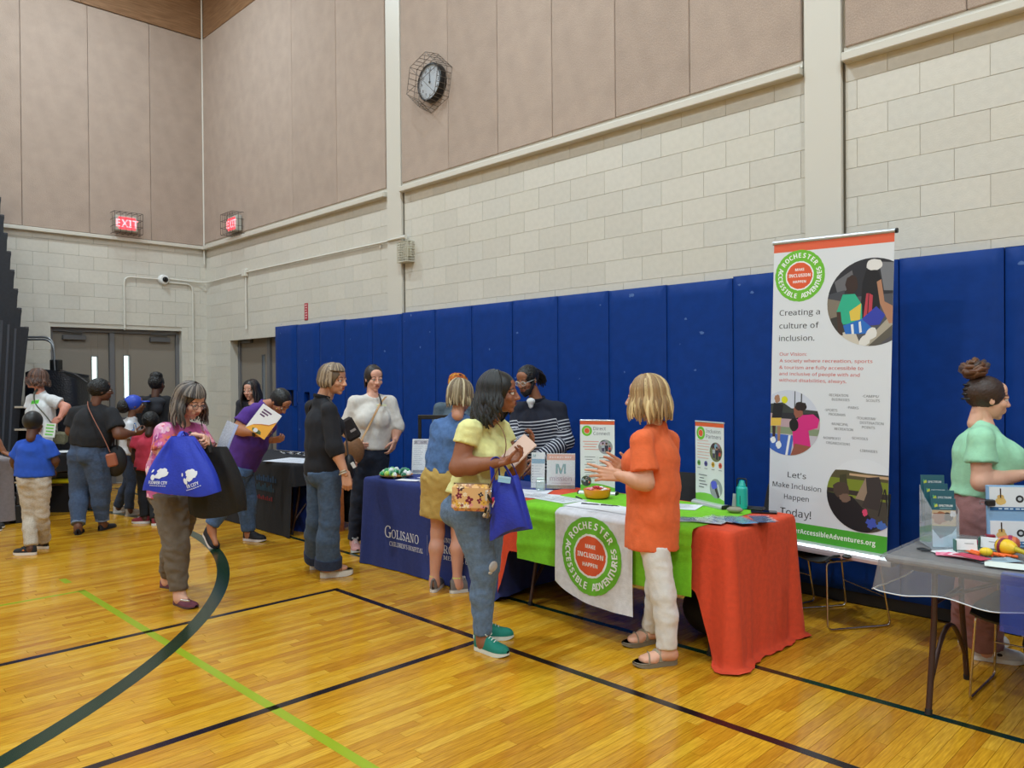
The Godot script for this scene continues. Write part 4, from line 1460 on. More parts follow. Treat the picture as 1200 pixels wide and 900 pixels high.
func build_tables() -> void:
	folding_table("folding table under the orange cloth with a bent metal leg showing below it",8.94,10.70,0.97,1.71)
	var orange := cloth("orange",rgb(226,78,44))
	table_cloth("orange_tablecloth","bright orange cloth over the middle table, falling to the floor at its right end",8.92,10.72,0.95,1.73,TOP + 0.006,func(sd,u):
		if sd == 0:
			return 0.36 + 0.34 * smoothstep(0.55,1.0,u) * (1.0 - 0.4 * absf(sin(u * 20.0)))
		if sd == 1:
			return 0.352 + 0.32 * smoothstep(0.06,0.0,u) + 0.46 * smoothstep(0.87,0.965,u)
		if sd == 2:
			return 0.80
		return 0.36 + 0.4 * smoothstep(0.2,0.0,u) ,orange,0.026,15.0)
	var lime := cloth("lime",rgb(126,204,34),0.1)
	var t := thing("table_runner","lime green runner laid across the orange cloth with creases across its front","table runner",Vector3(9.83,0,1.34))
	var g := Geo.new()
	g.sheet(48,60,func(u,v):
		var x: float = (u - 0.5) * 1.37
		var s: float = v * 1.13
		var ripple: float = 0.0016 * sin(x * 23.0 + s * 9.0) * sin(s * 21.0)
		if s < 0.74:
			return Vector3(x,TOP + 0.009 + absf(ripple) * 0.5,-0.34 + s)
		var a: float = clampf((s - 0.74) / 0.035,0.0,1.0)
		var down: float = maxf(0.0,s - 0.775)
		var crease: float = 0.010 * exp(-pow((down - 0.07) / 0.012,2.0)) + 0.006 * exp(-pow((down - 0.19 + x * 0.1) / 0.02,2.0)) + 0.012 * down * sin(x * 13.0) * sin(down * 14.0 + x * 6.0)
		return Vector3(x,TOP + 0.009 - 0.026 * (1.0 - cos(a * PI * 0.5)) - down,0.40 + 0.034 * sin(a * PI * 0.5) + crease + ripple + 0.016 + down * 0.03),0.001)
	part("runner_cloth",g.mesh(),lime,t)
	t = thing("white_flag","white cloth with round green and orange emblem hanging from the orange table","banner",Vector3(9.815,0,1.76))
	var wf := cloth("white_flag",rgb(232,232,238),0.1)
	var hang := func(x: float, y: float) -> float:
		return 0.040 + 0.012 * sin(x * 9.0 + 0.6) * (TOP - y) * 1.6 + 0.003 * sin(x * 31.0 + y * 12.0) + 0.05 * maxf(0.0,TOP - y) * maxf(0.0,TOP - y)
	g = Geo.new()
	g.sheet(40,60,func(u,v):
		var x: float = lerpf(-0.3,0.31,u)
		var s: float = v * (0.86 + 0.02 * u) * (1.0 - 0.10 * pow(1.0 - u,5.0))
		if s < 0.3:
			return Vector3(x,TOP + 0.0125,-0.28 + s)
		var a: float = clampf((s - 0.3) / 0.03,0.0,1.0)
		var y: float = TOP + 0.0125 - 0.02 * (1.0 - cos(a * PI * 0.5)) - maxf(0.0,s - 0.33)
		return Vector3(x + 0.02 * maxf(0.0,s - 0.33) * u,y,0.02 * a + (hang as Callable).call(x,y) * a),0.001)
	var fc := part("flag_cloth",g.mesh(),wf,t)
	var pr := Print.new()
	pr.z = 0.001
	pr.step = 0.0006
	logo(pr,Vector2(0,0),0.24)
	var pg := subdivide(pr.g,0.02)
	for k in pg.v.size():
		var p: Vector3 = pg.v[k]
		var yy: float = 0.487 + p.y
		pg.v[k] = Vector3(p.x,yy,0.0225 + (hang as Callable).call(p.x,yy) + p.z)
	part("printed_emblem",pg.mesh(),tinted_cloth(),fc)
	big_banner()
	mini_banner(Vector3(9.325,TOP + 0.008,1.15),0.43,0.255,0.535,["Direct","Connect"],"small tabletop banner with two heading words ending in Connect beside the orange bowl",0)
	mini_banner(Vector3(10.19,TOP + 0.011,1.06),-0.36,0.29,0.545,["Inclusion","Partners"],"small tabletop banner with coloured flower emblems next to the turquoise bottle",1)
	var q := sign_holder("leaning sign with a large letter M and orange header beside the striped man's hand",Vector3(8.93,TOP + 0.008,1.11),0.62,0.215,0.265,0.16)
	var p: Print = q[1]
	p.patch(rgb(232,146,110),rect(-0.1075,0.082,0.1075,0.128))
	for k in 9:
		p.patch(rgb(248,230,220),rect(-0.09 + 0.02 * k,0.100,-0.076 + 0.02 * k - 0.003 * (k % 3),0.109 - 0.001 * (k % 2)))
	p.text(word("M",0.075,true),rgb(84,154,160),Vector2(0,-0.022))
	p.patch(rgb(182,176,100),P2([-0.012,0.0,0.0,-0.02,0.006,0.005,-0.004,0.03]))
	p.text(fit("mission",0.036,0.165),rgb(140,96,128),Vector2(-0.083,-0.076))
	p.patch(rgb(176,168,176),rect(-0.07,-0.096,0.075,-0.091))
	p.patch(rgb(126,124,84),rect(-0.1075,-0.131,0.1075,-0.108))
	part("printed_picture",p.g.mesh(),tinted(),q[2],at(Vector3(0,0,0.0005)))
	q = sign_holder("narrow blue and white list card standing left of the letter M sign",Vector3(8.775,TOP + 0.008,1.2),0.55,0.105,0.27,0.12)
	p = q[1]
	p.patch(rgb(60,150,190),rect(-0.0525,0.05,0.0525,0.085))
	p.text(word("M",0.02,true),rgb(84,154,160),Vector2(-0.03,0.1))
	for k in 7:
		p.patch(rgb(52,60,76),rect(-0.046,0.028 - k * 0.021,-0.038,0.036 - k * 0.021))
		p.patch(rgb(170,176,190),rect(-0.03,0.030 - k * 0.021,0.03 - 0.01 * (k % 3),0.034 - k * 0.021))
	part("printed_picture",p.g.mesh(),tinted(),q[2],at(Vector3(0,0,0.0005)))
	t = thing("glass_jar","small square pale glass jar in front of the blue list card","jar",Vector3(8.90,TOP + 0.008,1.30),0.6)
	part("jar_body",box(Vector3(0.07,0.085,0.05),0.01),clear(rgb(190,215,205),0.35,0.1),t,at(Vector3(0,0.043,0)))
	part("lid",box(Vector3(0.06,0.014,0.045),0.005),mat(rgb(196,214,208),0.4),t,at(Vector3(0,0.092,0)))
	var bc := Vector3(9.44,TOP + 0.0135,1.30)
	t = thing("orange_bowl","orange faceted bowl of wrapped sweets under the outstretched hands","bowl",bc)
	part("bowl_body",Geo.new().lathe([Vector2(0.0,0.004),Vector2(0.072,0.0),Vector2(0.088,0.012),Vector2(0.098,0.062),Vector2(0.092,0.064),Vector2(0.084,0.014),Vector2(0.0,0.010)],12).mesh(),mat(rgb(246,150,34),0.35),t)
	for k in 26:
		var a := rng.randf() * TAU
		var rr := sqrt(rng.randf()) * 0.07
		var cc: Color = [rgb(214,60,80),rgb(236,150,170),rgb(240,236,236),rgb(186,40,60),rgb(236,190,196)][k % 5]
		var s := thing("sweet","small wrapped pink, red or white sweet heaped in the orange bowl","sweet",bc + Vector3(cos(a) * rr,0.052 + 0.026 * (1.0 - rr / 0.07) + rng.randf_range(-0.006,0.006),sin(a) * rr),rng.randf() * TAU,"wrapped sweets in the orange bowl")
		s.rotation.x = rng.randf_range(-0.6,0.6)
		part("wrapper",Geo.new().ball(Vector3.ZERO,Vector3(0.017,0.009,0.011),6,8).mesh(),mat(cc,0.3),s)
		var ends := Geo.new()
		for e in [-1.0,1.0]:
			ends.tube([Vector3(e * 0.015,0,0),Vector3(e * 0.026,0,0)],[0.003,0.008],6,true,Vector2(1,0.4))
		part("twist",ends.mesh(),mat(cc,0.3),s)
	t = thing("water_bottle","turquoise water bottle with carry loop at the back of the orange table","bottle",Vector3(10.40,TOP + 0.012,1.03),0.3)
	var teal := mat(rgb(38,178,168),0.3)
	part("bottle_body",Geo.new().lathe([Vector2(0.0,0.0),Vector2(0.033,0.0),Vector2(0.036,0.006),Vector2(0.036,0.125),Vector2(0.034,0.138),Vector2(0.024,0.144),Vector2(0.0,0.144)],24).mesh(),teal,t)
	part("cap",Geo.new().lathe([Vector2(0.026,0.142),Vector2(0.026,0.150),Vector2(0.018,0.166),Vector2(0.014,0.18),Vector2(0.0,0.184)],20).mesh(),teal,t)
	part("carry_loop",Geo.new().tube(bent([Vector3(-0.028,0.14,0),Vector3(-0.03,0.192,0),Vector3(0.03,0.192,0),Vector3(0.028,0.14,0)],0.015,4),0.0045,8).mesh(),mat(rgb(24,30,34),0.5),t)
	part("side_mark",box(Vector3(0.006,0.055,0.0006)),mat(rgb(22,110,106),0.4),t,at(Vector3(-0.004,0.06,0.0362)))
	t = thing("phone","black phone lying on the far right corner of the orange cloth","phone",Vector3(10.56,TOP + 0.008,1.05),0.5)
	part("phone_body",box(Vector3(0.155,0.009,0.076),0.004),mat(rgb(18,18,22),0.25),t,at(Vector3(0,0.0045,0)))
	part("phone_screen",box(Vector3(0.14,0.0008,0.068)),mat(rgb(8,8,12),0.08),t,at(Vector3(0,0.0095,0)))
	t = thing("wallet","dark folded wallet beside the black phone behind the turquoise bottle","wallet",Vector3(10.47,TOP + 0.008,0.985),0.2)
	part("wallet_body",box(Vector3(0.11,0.018,0.08),0.007),mat(rgb(30,32,40),0.6),t,at(Vector3(0,0.009,0)))
	part("flap",box(Vector3(0.1,0.006,0.04),0.003),mat(rgb(38,40,48),0.6),t,at(Vector3(0,0.02,0.016)))
	t = thing("pouch","small grey rounded pouch at the foot of the turquoise bottle","pouch",Vector3(10.44,TOP + 0.012,1.19),0.4)
	part("pouch_body",Geo.new().ball(Vector3(0,0.018,0),Vector3(0.05,0.02,0.03),8,14).mesh(),mat(rgb(150,148,130),0.7),t)
	part("zip",box(Vector3(0.07,0.003,0.003)),mat(rgb(110,108,96),0.5),t,at(Vector3(0,0.0375,0)))
	t = thing("info_card","small white card standing between the flower-emblem banner and the turquoise bottle","card",Vector3(10.345,TOP + 0.012,1.0),-0.1)
	part("card",box(Vector3(0.06,0.085,0.002)),mat(rgb(228,230,232),0.5),t,Transform3D(Basis(Vector3.RIGHT,-0.15),Vector3(0,0.043,0)))
	part("foot",box(Vector3(0.05,0.002,0.03)),mat(rgb(228,230,232),0.5),t,at(Vector3(0,0.001,-0.016)))
	paper(Vector3(9.05,TOP + 0.0085,1.50),0.2,0.28,0.216,"white sheet at the left end of the orange table in front of the glass jar","",rgb(226,226,230),6)
	paper(Vector3(9.30,TOP + 0.0105,1.52),-0.1,0.30,0.22,"glossy pale sheet lying left of the white emblem cloth","",rgb(214,220,222),5)
	paper(Vector3(9.62,TOP + 0.0145,1.60),0.05,0.279,0.216,"white sheet under the two pens on the emblem cloth","",rgb(236,236,240),0)
	paper(Vector3(9.90,TOP + 0.0145,1.60),-0.04,0.279,0.216,"white sheet on the emblem cloth close to the orange shirt","",rgb(236,236,240),0)
	paper(Vector3(10.05,TOP + 0.0105,1.22),0.3,0.279,0.216,"white sheet left of the foot of the flower-emblem banner","",rgb(230,232,238),4)
	paper(Vector3(8.90,TOP + 0.008,1.37),0.5,0.24,0.20,"white sheet under the striped man's hand","",rgb(228,228,236),3)
	for k in 3:
		t = thing("pen",["black pen lying on the white sheet left of the orange shirt","black pen nearest to the orange shirt on the emblem cloth","dark marker lying on the lime runner in front of the orange bowl"][k],"pen",[Vector3(9.60,TOP + 0.019,1.57),Vector3(9.73,TOP + 0.019,1.53),Vector3(9.36,TOP + 0.015,1.40)][k],[0.35,0.3,-0.5][k])
		part("barrel",Geo.new().tube([Vector3(-0.06,0,0),Vector3(0.05,0,0),Vector3(0.068,0,0)],[0.0045,0.005,0.0012],8).mesh(),mat(rgb(24,26,32),0.3),t)
		part("clip",box(Vector3(0.035,0.002,0.003)),mat(rgb(120,120,126),0.3,0.8),t,at(Vector3(-0.04,0.006,0)))
	for k in 7:
		var pp := Vector3(10.38 + 0.055 * k - 0.02 * (k % 2),TOP + 0.014 + 0.0022 * k,1.60 - 0.04 * k + 0.03 * (k % 3))
		t = thing("bagged_leaflet",["leaflet in a clear bag nearest to the lime runner","leaflet in a clear bag lying second from the lime runner","bagged leaflet with dark picture in the middle of the row","bagged leaflet just left of the blue ones","blue bagged leaflet lying at the corner of the orange table","second blue bagged leaflet on top of the row","dark blue leaflet farthest back on the orange corner"][k],"leaflet",pp,0.7 - 0.25 * k)
		var c: Color = [rgb(214,218,226),rgb(206,210,216),rgb(186,190,200),rgb(196,204,214),rgb(84,142,190),rgb(104,164,206),rgb(60,84,120)][k]
		part("leaflet",box(Vector3(0.19,0.002,0.10)),mat(c,0.4),t)
		var lp := Geo.new()
		for s in 4:
			lp.box(Vector3(rng.randf_range(0.03,0.08),0.0004,rng.randf_range(0.008,0.03)),at(Vector3(rng.randf_range(-0.06,0.06),0.0012,rng.randf_range(-0.035,0.035))))
		part("printed_marks",lp.mesh(),mat(c.lerp(rgb(40,56,90),0.6),0.5),t)
		var bag := Geo.new()
		var ph := rng.randf() * 6.0
		bag.sheet(12,8,func(u,v): return Vector3((u - 0.5) * 0.22,0.004 + 0.004 * absf(sin(u * 11.0 + v * 5.0 + ph)),(0.5 - v) * 0.125))
		part("clear_bag",bag.mesh(),clear(rgb(236,240,244),0.12,0.12),t)
	t = thing("duffel_bag","black bag on the floor under the right end of the orange table","bag",Vector3(10.36,0,1.25))
	part("bag_body",Geo.new().ball(Vector3(0,0.17,0),Vector3(0.2,0.18,0.26),12,18).mesh(),mottled("black_bag",rgb(24,24,28),0.3,6.0,0.7),t)
	part("bag_strap",Geo.new().tube(bent([Vector3(-0.05,0.3,-0.15),Vector3(-0.08,0.42,0),Vector3(-0.05,0.3,0.15)],0.1,6),0.012,6,true,Vector2(1,0.4)).mesh(),mat(rgb(20,20,24),0.6),t)
	folding_table("folding table hidden under the navy blue cloth",7.18,8.86,0.97,1.69,[true,true])
	var navy := cloth("navy",rgb(44,58,126))
	var bt := table_cloth("navy_tablecloth","navy blue cloth with white hospital lettering covering the table left of the orange one",7.16,8.88,0.95,1.71,TOP + 0.006,func(sd,u):
		if sd == 0:
			return 0.725
		if sd == 1:
			return 0.735
		return 0.70 ,navy,0.022,8.0)
	var pz := Print.new()
	pz.z = 0.0
	var wh := rgb(226,226,232)
	pz.text(fit_serif("G",0.098,0.086),wh,Vector2(-0.515,0.27))
	pz.text(fit_serif("OLISANO",0.072,0.36),wh,Vector2(-0.425,0.27))
	pz.text(fit_serif("CHILDREN'S HOSPITAL",0.036,0.44),wh,Vector2(-0.45,0.205))
	pz.patch(rgb(150,156,186),rect(0.045,0.20,0.048,0.36))
	pz.patch(rgb(214,214,206),P2([0.105,0.36,0.105,0.25,0.16,0.195,0.215,0.25,0.215,0.36]))
	pz.patch(rgb(44,58,126),P2([0.118,0.30,0.155,0.30,0.155,0.35,0.118,0.35]))
	pz.patch(rgb(196,178,96),P2([0.165,0.30,0.202,0.30,0.202,0.35,0.165,0.35]))
	pz.patch(rgb(120,124,150),P2([0.13,0.25,0.16,0.225,0.19,0.25,0.19,0.285,0.13,0.285]))
	pz.text(fit_serif("UNIVERSITY of",0.034,0.30),wh,Vector2(0.25,0.335))
	pz.text(fit_serif("ROCHESTER",0.062,0.48),wh,Vector2(0.25,0.25))
	pz.text(fit_serif("MEDICAL CENTER",0.03,0.44),wh,Vector2(0.25,0.203))
	var zg := subdivide(pz.g,0.04)
	for k in zg.v.size():
		var v: Vector3 = zg.v[k]
		zg.v[k] = Vector3(v.x,v.y,cloth_front(7.16,8.88,0.95,1.71,v.x,v.y,0.735,0.022,8.0) + 0.004 + v.z)
	part("printed_lettering",zg.mesh(),tinted_cloth(),bt)
	t = thing("paper_plate","round amber plate on the corner of the navy cloth under a heap of trinkets","plate",Vector3(7.40,TOP + 0.008,1.53))
	part("dish",Geo.new().lathe([Vector2(0.0,0.002),Vector2(0.09,0.002),Vector2(0.145,0.02),Vector2(0.147,0.024),Vector2(0.09,0.007),Vector2(0.0,0.006)],28).mesh(),mat(rgb(206,132,52),0.4),t)
	for k in 34:
		var a := rng.randf() * TAU
		var rr := sqrt(rng.randf()) * 0.12
		var cc: Color = [rgb(26,140,82),rgb(222,230,226),rgb(40,160,96),rgb(170,214,90),rgb(230,232,230),rgb(20,110,74)][k % 6]
		var kind: String = ["dark green","white","bright green","lime","white","dark green"][k % 6]
		var s := thing("trinket","small %s toy ball in the heap on the amber plate" % kind,"trinket",Vector3(7.40 + cos(a) * rr,TOP + 0.03 + 0.055 * (1.0 - rr / 0.12) + rng.randf_range(0,0.015),1.53 + sin(a) * rr),rng.randf() * TAU,"%s toy balls on the amber plate" % kind)
		part("ball",Geo.new().ball(Vector3.ZERO,Vector3.ONE * rng.randf_range(0.016,0.026),7,10).mesh(),mat(cc,0.4),s)
		part("band",Geo.new().tube([Vector3(-0.006,0,0),Vector3(0.006,0,0)],0.0255,10).mesh(),mat(cc.lerp(Color.WHITE,0.4),0.4),s)
	paper(Vector3(7.66,TOP + 0.008,1.59),0.35,0.21,0.10,"small white slip near the front edge of the navy cloth","",rgb(236,236,242))
	paper(Vector3(7.72,TOP + 0.008,1.33),0.2,0.279,0.216,"white sheet in front of the leaning document on the navy cloth","",rgb(228,226,236),5)
	paper(Vector3(7.93,TOP + 0.010,1.42),-0.3,0.279,0.216,"white sheet beside the khaki skirt on the navy cloth","",rgb(222,220,232),5)
	t = thing("key_tags","small bunch of pale tags at the edge of the navy cloth by the khaki skirt","tags",Vector3(7.93,TOP + 0.008,1.63))
	for k in 5:
		part("tag",box(Vector3(0.04,0.006,0.024),0.002),mat(rgb(216,214,206),0.5),t,at(Vector3(rng.randf_range(-0.05,0.05),0.004 + 0.003 * k,rng.randf_range(-0.03,0.03)),Basis(Vector3.UP,rng.randf() * 3.0)))
	q = sign_holder("white printed document leaning on the navy table in front of the black frame",Vector3(7.42,TOP + 0.008,1.24),0.70,0.225,0.31,0.20)
	p = q[1]
	p.patch(rgb(130,118,140),rect(-0.1,0.108,0.105,0.145))
	for k in 7:
		p.patch([rgb(70,60,84),rgb(176,160,176),rgb(96,84,110)][k % 3],rect(-0.095 + 0.028 * k,0.114 + 0.004 * (k % 2),-0.073 + 0.028 * k,0.139 - 0.004 * (k % 3)))
	for k in 10:
		for s in 2:
			p.patch(rgb(176,178,190),rect(-0.10 + 0.105 * s,0.088 - k * 0.018,-0.015 + 0.105 * s - 0.012 * ((k + s) % 3),0.094 - k * 0.018))
	p.patch(rgb(58,74,110),rect(-0.105,-0.146,0.0,-0.122))
	p.patch(rgb(70,86,120),rect(0.01,-0.105,0.1,-0.094))
	p.patch(rgb(130,136,150),blob(0.055,-0.08,0.02,0.014,3))
	part("printed_picture",p.g.mesh(),tinted(),q[2],at(Vector3(0,0,0.0005)))
	t = thing("picture_easel","empty black display frame standing at the back of the navy table","frame",Vector3(7.36,TOP + 0.006,1.05),0.72)
	var fg := Geo.new()
	for s in [-1,1]:
		fg.box(Vector3(0.03,0.50,0.02),at(Vector3(s * 0.15,0.25,0)),0.004)
	fg.box(Vector3(0.33,0.04,0.02),at(Vector3(0,0.50,0)),0.004)
	part("frame",fg.mesh(),mat(rgb(20,20,22),0.4),t)
	part("foot",box(Vector3(0.36,0.03,0.12),0.008),mat(rgb(20,20,22),0.4),t,at(Vector3(0,0.015,0)))
	chair("black chair behind the navy table beside the black display frame",Vector3(7.05,0,0.55),0.15)
	chair("black chair behind the orange table between the blonde hair and the flower-emblem banner",Vector3(9.52,0,0.50),0.1)
	chair("black chair behind the black cloth table, half hidden by the brochure stand",Vector3(4.15,0,0.52),0.1)
	chair("right of two black chairs carrying the tall roll-up banner",Vector3(10.76,0,0.46),atan2(-0.545,0.84))
	chair("left of two black chairs carrying the tall roll-up banner, with papers on it",Vector3(10.22,0,0.36),atan2(-0.25,0.97))
	paper(Vector3(10.42,0.462,0.53),0.4,0.28,0.2,"white papers on the chair seat left of the banner's foot","",rgb(228,230,236),4)
	chair("black chair pushed under the clear-covered table at the right edge",Vector3(11.985,0,1.09),0.0)
	build_black_table()
	build_right_table()
	build_left_corner()

func fit_serif(s: String,cap: float,width: float) -> Geo:
	var w := word(s,cap,false,true,0.0003,false)
	var hi := 0.0001
	for p in w.v:
		hi = maxf(hi,p.x)
	for q in w.v.size():
		w.v[q].x *= width / hi
	return w

func tinted_cloth() -> StandardMaterial3D:
	if not mats.has("tinted_cloth"):
		var m := StandardMaterial3D.new()
		m.vertex_color_use_as_albedo = true
		m.roughness = 0.9
		mats["tinted_cloth"] = m
	return mats["tinted_cloth"]

func cloth_front(x0: float,x1: float,z0: float,z1: float,x: float,y: float,dr: float,fold: float,freq: float) -> float:
	var hw := (x1 - x0) * 0.5
	var hd := (z1 - z0) * 0.5
	var r := 0.02
	var dn := TOP + 0.006 - y
	var w := clampf((dn - r) / (dr - r),0.0,1.0)
	var s := 2 * hd + (x + hw)
	var e := minf(x + hw,hw - x)
	var near := exp(-e / 0.16)
	var amp := (fold * (0.35 + 1.4 * near)) * pow(w,0.8) * clampf(dr / 0.5,0.3,1.2)
	var wave := sin(s * freq) + 0.55 * sin(s * freq * 2.13 + 1.3) + 0.3 * sin(s * freq * 4.7 + dn * 3.0)
	return hd + 0.004 + amp * (wave * 0.5 + 0.45) + 0.02 * near * w

func subdivide(g: Geo,most: float) -> Geo:
	var o := Geo.new()
	var todo := []
	for k in range(0,g.i.size(),3):
		todo.append([g.v[g.i[k]],g.v[g.i[k + 1]],g.v[g.i[k + 2]],g.c[g.i[k]],g.n[g.i[k]]])
	while todo.size():
		var q: Array = todo.pop_back()
		var a: Vector3 = q[0]
		var b: Vector3 = q[1]
		var c: Vector3 = q[2]
		var la := (b - a).length()
		var lb := (c - b).length()
		var lc := (a - c).length()
		var m := maxf(la,maxf(lb,lc))
		if m > most:
			if m == la:
				var h := (a + b) * 0.5
				todo.append([a,h,c,q[3],q[4]])
				todo.append([h,b,c,q[3],q[4]])
			elif m == lb:
				var h := (b + c) * 0.5
				todo.append([a,b,h,q[3],q[4]])
				todo.append([a,h,c,q[3],q[4]])
			else:
				var h := (c + a) * 0.5
				todo.append([a,b,h,q[3],q[4]])
				todo.append([h,b,c,q[3],q[4]])
			continue
		o.col = q[3]
		var k0 := o.add(a,q[4])
		o.add(b,q[4])
		o.add(c,q[4])
		o.i.append(k0)
		o.i.append(k0 + 1)
		o.i.append(k0 + 2)
	return o

func build_black_table() -> void:
	folding_table("folding table under the black cloth near the end wall",4.03,5.79,0.92,1.62)
	var black := cloth("black",rgb(30,31,36))
	var bt := table_cloth("black_tablecloth","black cloth with blue and red printing on the table near the end wall",4.0,5.82,0.90,1.65,TOP + 0.006,func(sd,u):
		if sd == 1:
			return 0.735
		if sd == 2:
			return 0.22
		return 0.70,black,0.012,7.0)
	var pz := Print.new()
	for k in 9:
		pz.patch(rgb(34,62,92),rect(0.17 + 0.05 * k,0.53,0.205 + 0.05 * k,0.575 + 0.02 * (k % 2)))
		pz.patch(rgb(34,66,84),rect(0.17 + 0.045 * k,0.43,0.20 + 0.045 * k,0.47 + 0.02 * ((k + 1) % 3)))
	for k in 10:
		pz.patch(rgb(110,30,36),rect(0.08 + 0.046 * k,0.335,0.112 + 0.046 * k,0.365 + 0.015 * (k % 2)))
	pz.patch(rgb(206,44,60),blob(0.09,0.48,0.038,0.075,4,0.1))
	pz.patch(rgb(150,24,50),blob(0.095,0.465,0.018,0.045,4,0.1))
	for k in pz.g.v.size():
		var v: Vector3 = pz.g.v[k]
		pz.g.v[k] = Vector3(v.x,v.y,cloth_front(4.0,5.82,0.90,1.65,v.x,v.y,0.735,0.012,7.0) + 0.006 + v.z)
	part("printed_lettering",pz.g.mesh(),tinted_cloth(),bt)
	paper(Vector3(5.48,TOP + 0.008,1.42),0.3,0.55,0.40,"large white sheet at the front corner of the black cloth table","",rgb(226,230,240),3)
	paper(Vector3(5.55,TOP + 0.010,1.15),-0.2,0.28,0.21,"white sheet behind the large one on the black cloth table","",rgb(218,222,234),4)
	var t := thing("brochure_stand","clear stand with two tall pale blue brochures on the black cloth table","brochure stand",Vector3(5.30,TOP + 0.007,1.02),0.55)
	part("acrylic_back",box(Vector3(0.25,0.26,0.003)),clear(rgb(235,242,245),0.14),t,Transform3D(Basis(Vector3.RIGHT,-0.2),Vector3(0,0.13,-0.05)))
	part("acrylic_pocket",box(Vector3(0.25,0.07,0.05),0.004),clear(rgb(235,242,245),0.14),t,at(Vector3(0,0.035,0)))
	for s in [-1,1]:
		var b := thing("brochure","%s pale blue brochure with a standing figure in the clear stand" % ("left" if s < 0 else "right"),"brochure",t.transform * Vector3(s * 0.058,0.012,-0.01),0.55)
		var sh := part("cover_sheet",box(Vector3(0.10,0.26,0.004)),mat(rgb(222,226,234),0.4),b,Transform3D(Basis(Vector3.RIGHT,-0.2),Vector3(0,0.13,-0.02)))
		var pr := Print.new()
		pr.patch(rgb(150,190,214),rect(-0.05,-0.13,0.05,-0.04))
		pr.patch(rgb(66,70,88),blob(0.0,0.05,0.022,0.05,3,0.1))
		pr.patch(rgb(60,50,50),ellipse(0.012,0.014,12,0,0.11))
		pr.patch(rgb(84,110,150),rect(-0.04,-0.03,0.04,-0.01))
		part("printed_picture",pr.g.mesh(),tinted(),sh,at(Vector3(0,0,0.0022)))
	for k in 4:
		t = thing("key_ring",["shiny ring of keys at the back left of the black cloth table","second shiny ring from the left on the black cloth table","third shiny ring from the left on the black cloth table","shiny ring nearest to the brochure stand"][k],"ring",Vector3(4.66 + 0.12 * k,TOP + 0.008,1.12 - 0.03 * k))
		var pts := []
		for s in 15:
			pts.append(Vector3(cos(TAU * s / 14.0) * 0.04,0.008 + 0.012 * sin(TAU * s / 14.0 + k),sin(TAU * s / 14.0) * 0.04))
		part("ring",Geo.new().tube(pts,0.007,6,false).mesh(),mat(rgb(206,208,212),0.2,0.9),t)
		part("tag",box(Vector3(0.05,0.004,0.02),0.001),mat(rgb(190,192,196),0.3,0.6),t,at(Vector3(0.05,0.004,0.02)))
	t = thing("chrome_rod","long thin chrome rod lying along the back of the black cloth table","rod",Vector3(4.75,TOP + 0.02,0.98),0.15)
	part("rod",Geo.new().tube([Vector3(-0.45,0,0),Vector3(0.35,0,0)],0.008,8).mesh(),mat(rgb(180,182,188),0.2,0.9),t)
	part("grip",Geo.new().tube([Vector3(0.22,0,0),Vector3(0.36,0,0)],0.011,8).mesh(),mat(rgb(60,60,66),0.5),t)
	for k in 3:
		t = thing("paper_bag" if k != 1 else "tote_bag",["brown paper bag under the open end of the black cloth table","blue tote bag between two brown paper bags","brown paper bag half hidden behind the flared jeans"][k],"bag",[Vector3(5.25,0,1.30),Vector3(5.52,0,1.32),Vector3(5.70,0,1.16)][k],[0.3,0.2,0.1][k])
		var c: Color = [rgb(196,124,66),rgb(34,66,170),rgb(190,112,58)][k]
		var g := Geo.new()
		var w := 0.14 if k != 1 else 0.11
		var ph := float(k) * 2.0
		for q in [[Vector2(-1,1),Vector2(1,1)],[Vector2(1,1),Vector2(1,-1)],[Vector2(1,-1),Vector2(-1,-1)],[Vector2(-1,-1),Vector2(-1,1)]]:
			g.sheet(8,10,func(u,v):
				var e: Vector2 = (q[0] as Vector2).lerp(q[1],u)
				var n2: Vector2 = ((q[0] as Vector2) + (q[1] as Vector2)).normalized()
				var bul: float = 0.012 * sin(u * PI) * sin(v * 9.0 + ph + u * 4.0) - 0.03 * v * v * sin(u * PI)
				return Vector3(e.x * w * (1.0 - 0.06 * v),v * (0.44 if k != 1 else 0.46),e.y * 0.09) + Vector3(n2.x,0,n2.y) * bul)
		part("bag_body",g.mesh(),mottled("bag_%d" % k,c,0.2,5.0,0.8),t)
		part("handle",Geo.new().tube(bent([Vector3(-0.05,0.42,0.08),Vector3(-0.05,0.53,0.07),Vector3(0.05,0.53,0.07),Vector3(0.05,0.42,0.08)],0.03,4),0.006,6).mesh(),mat(c.lerp(Color.BLACK,0.3),0.7),t)

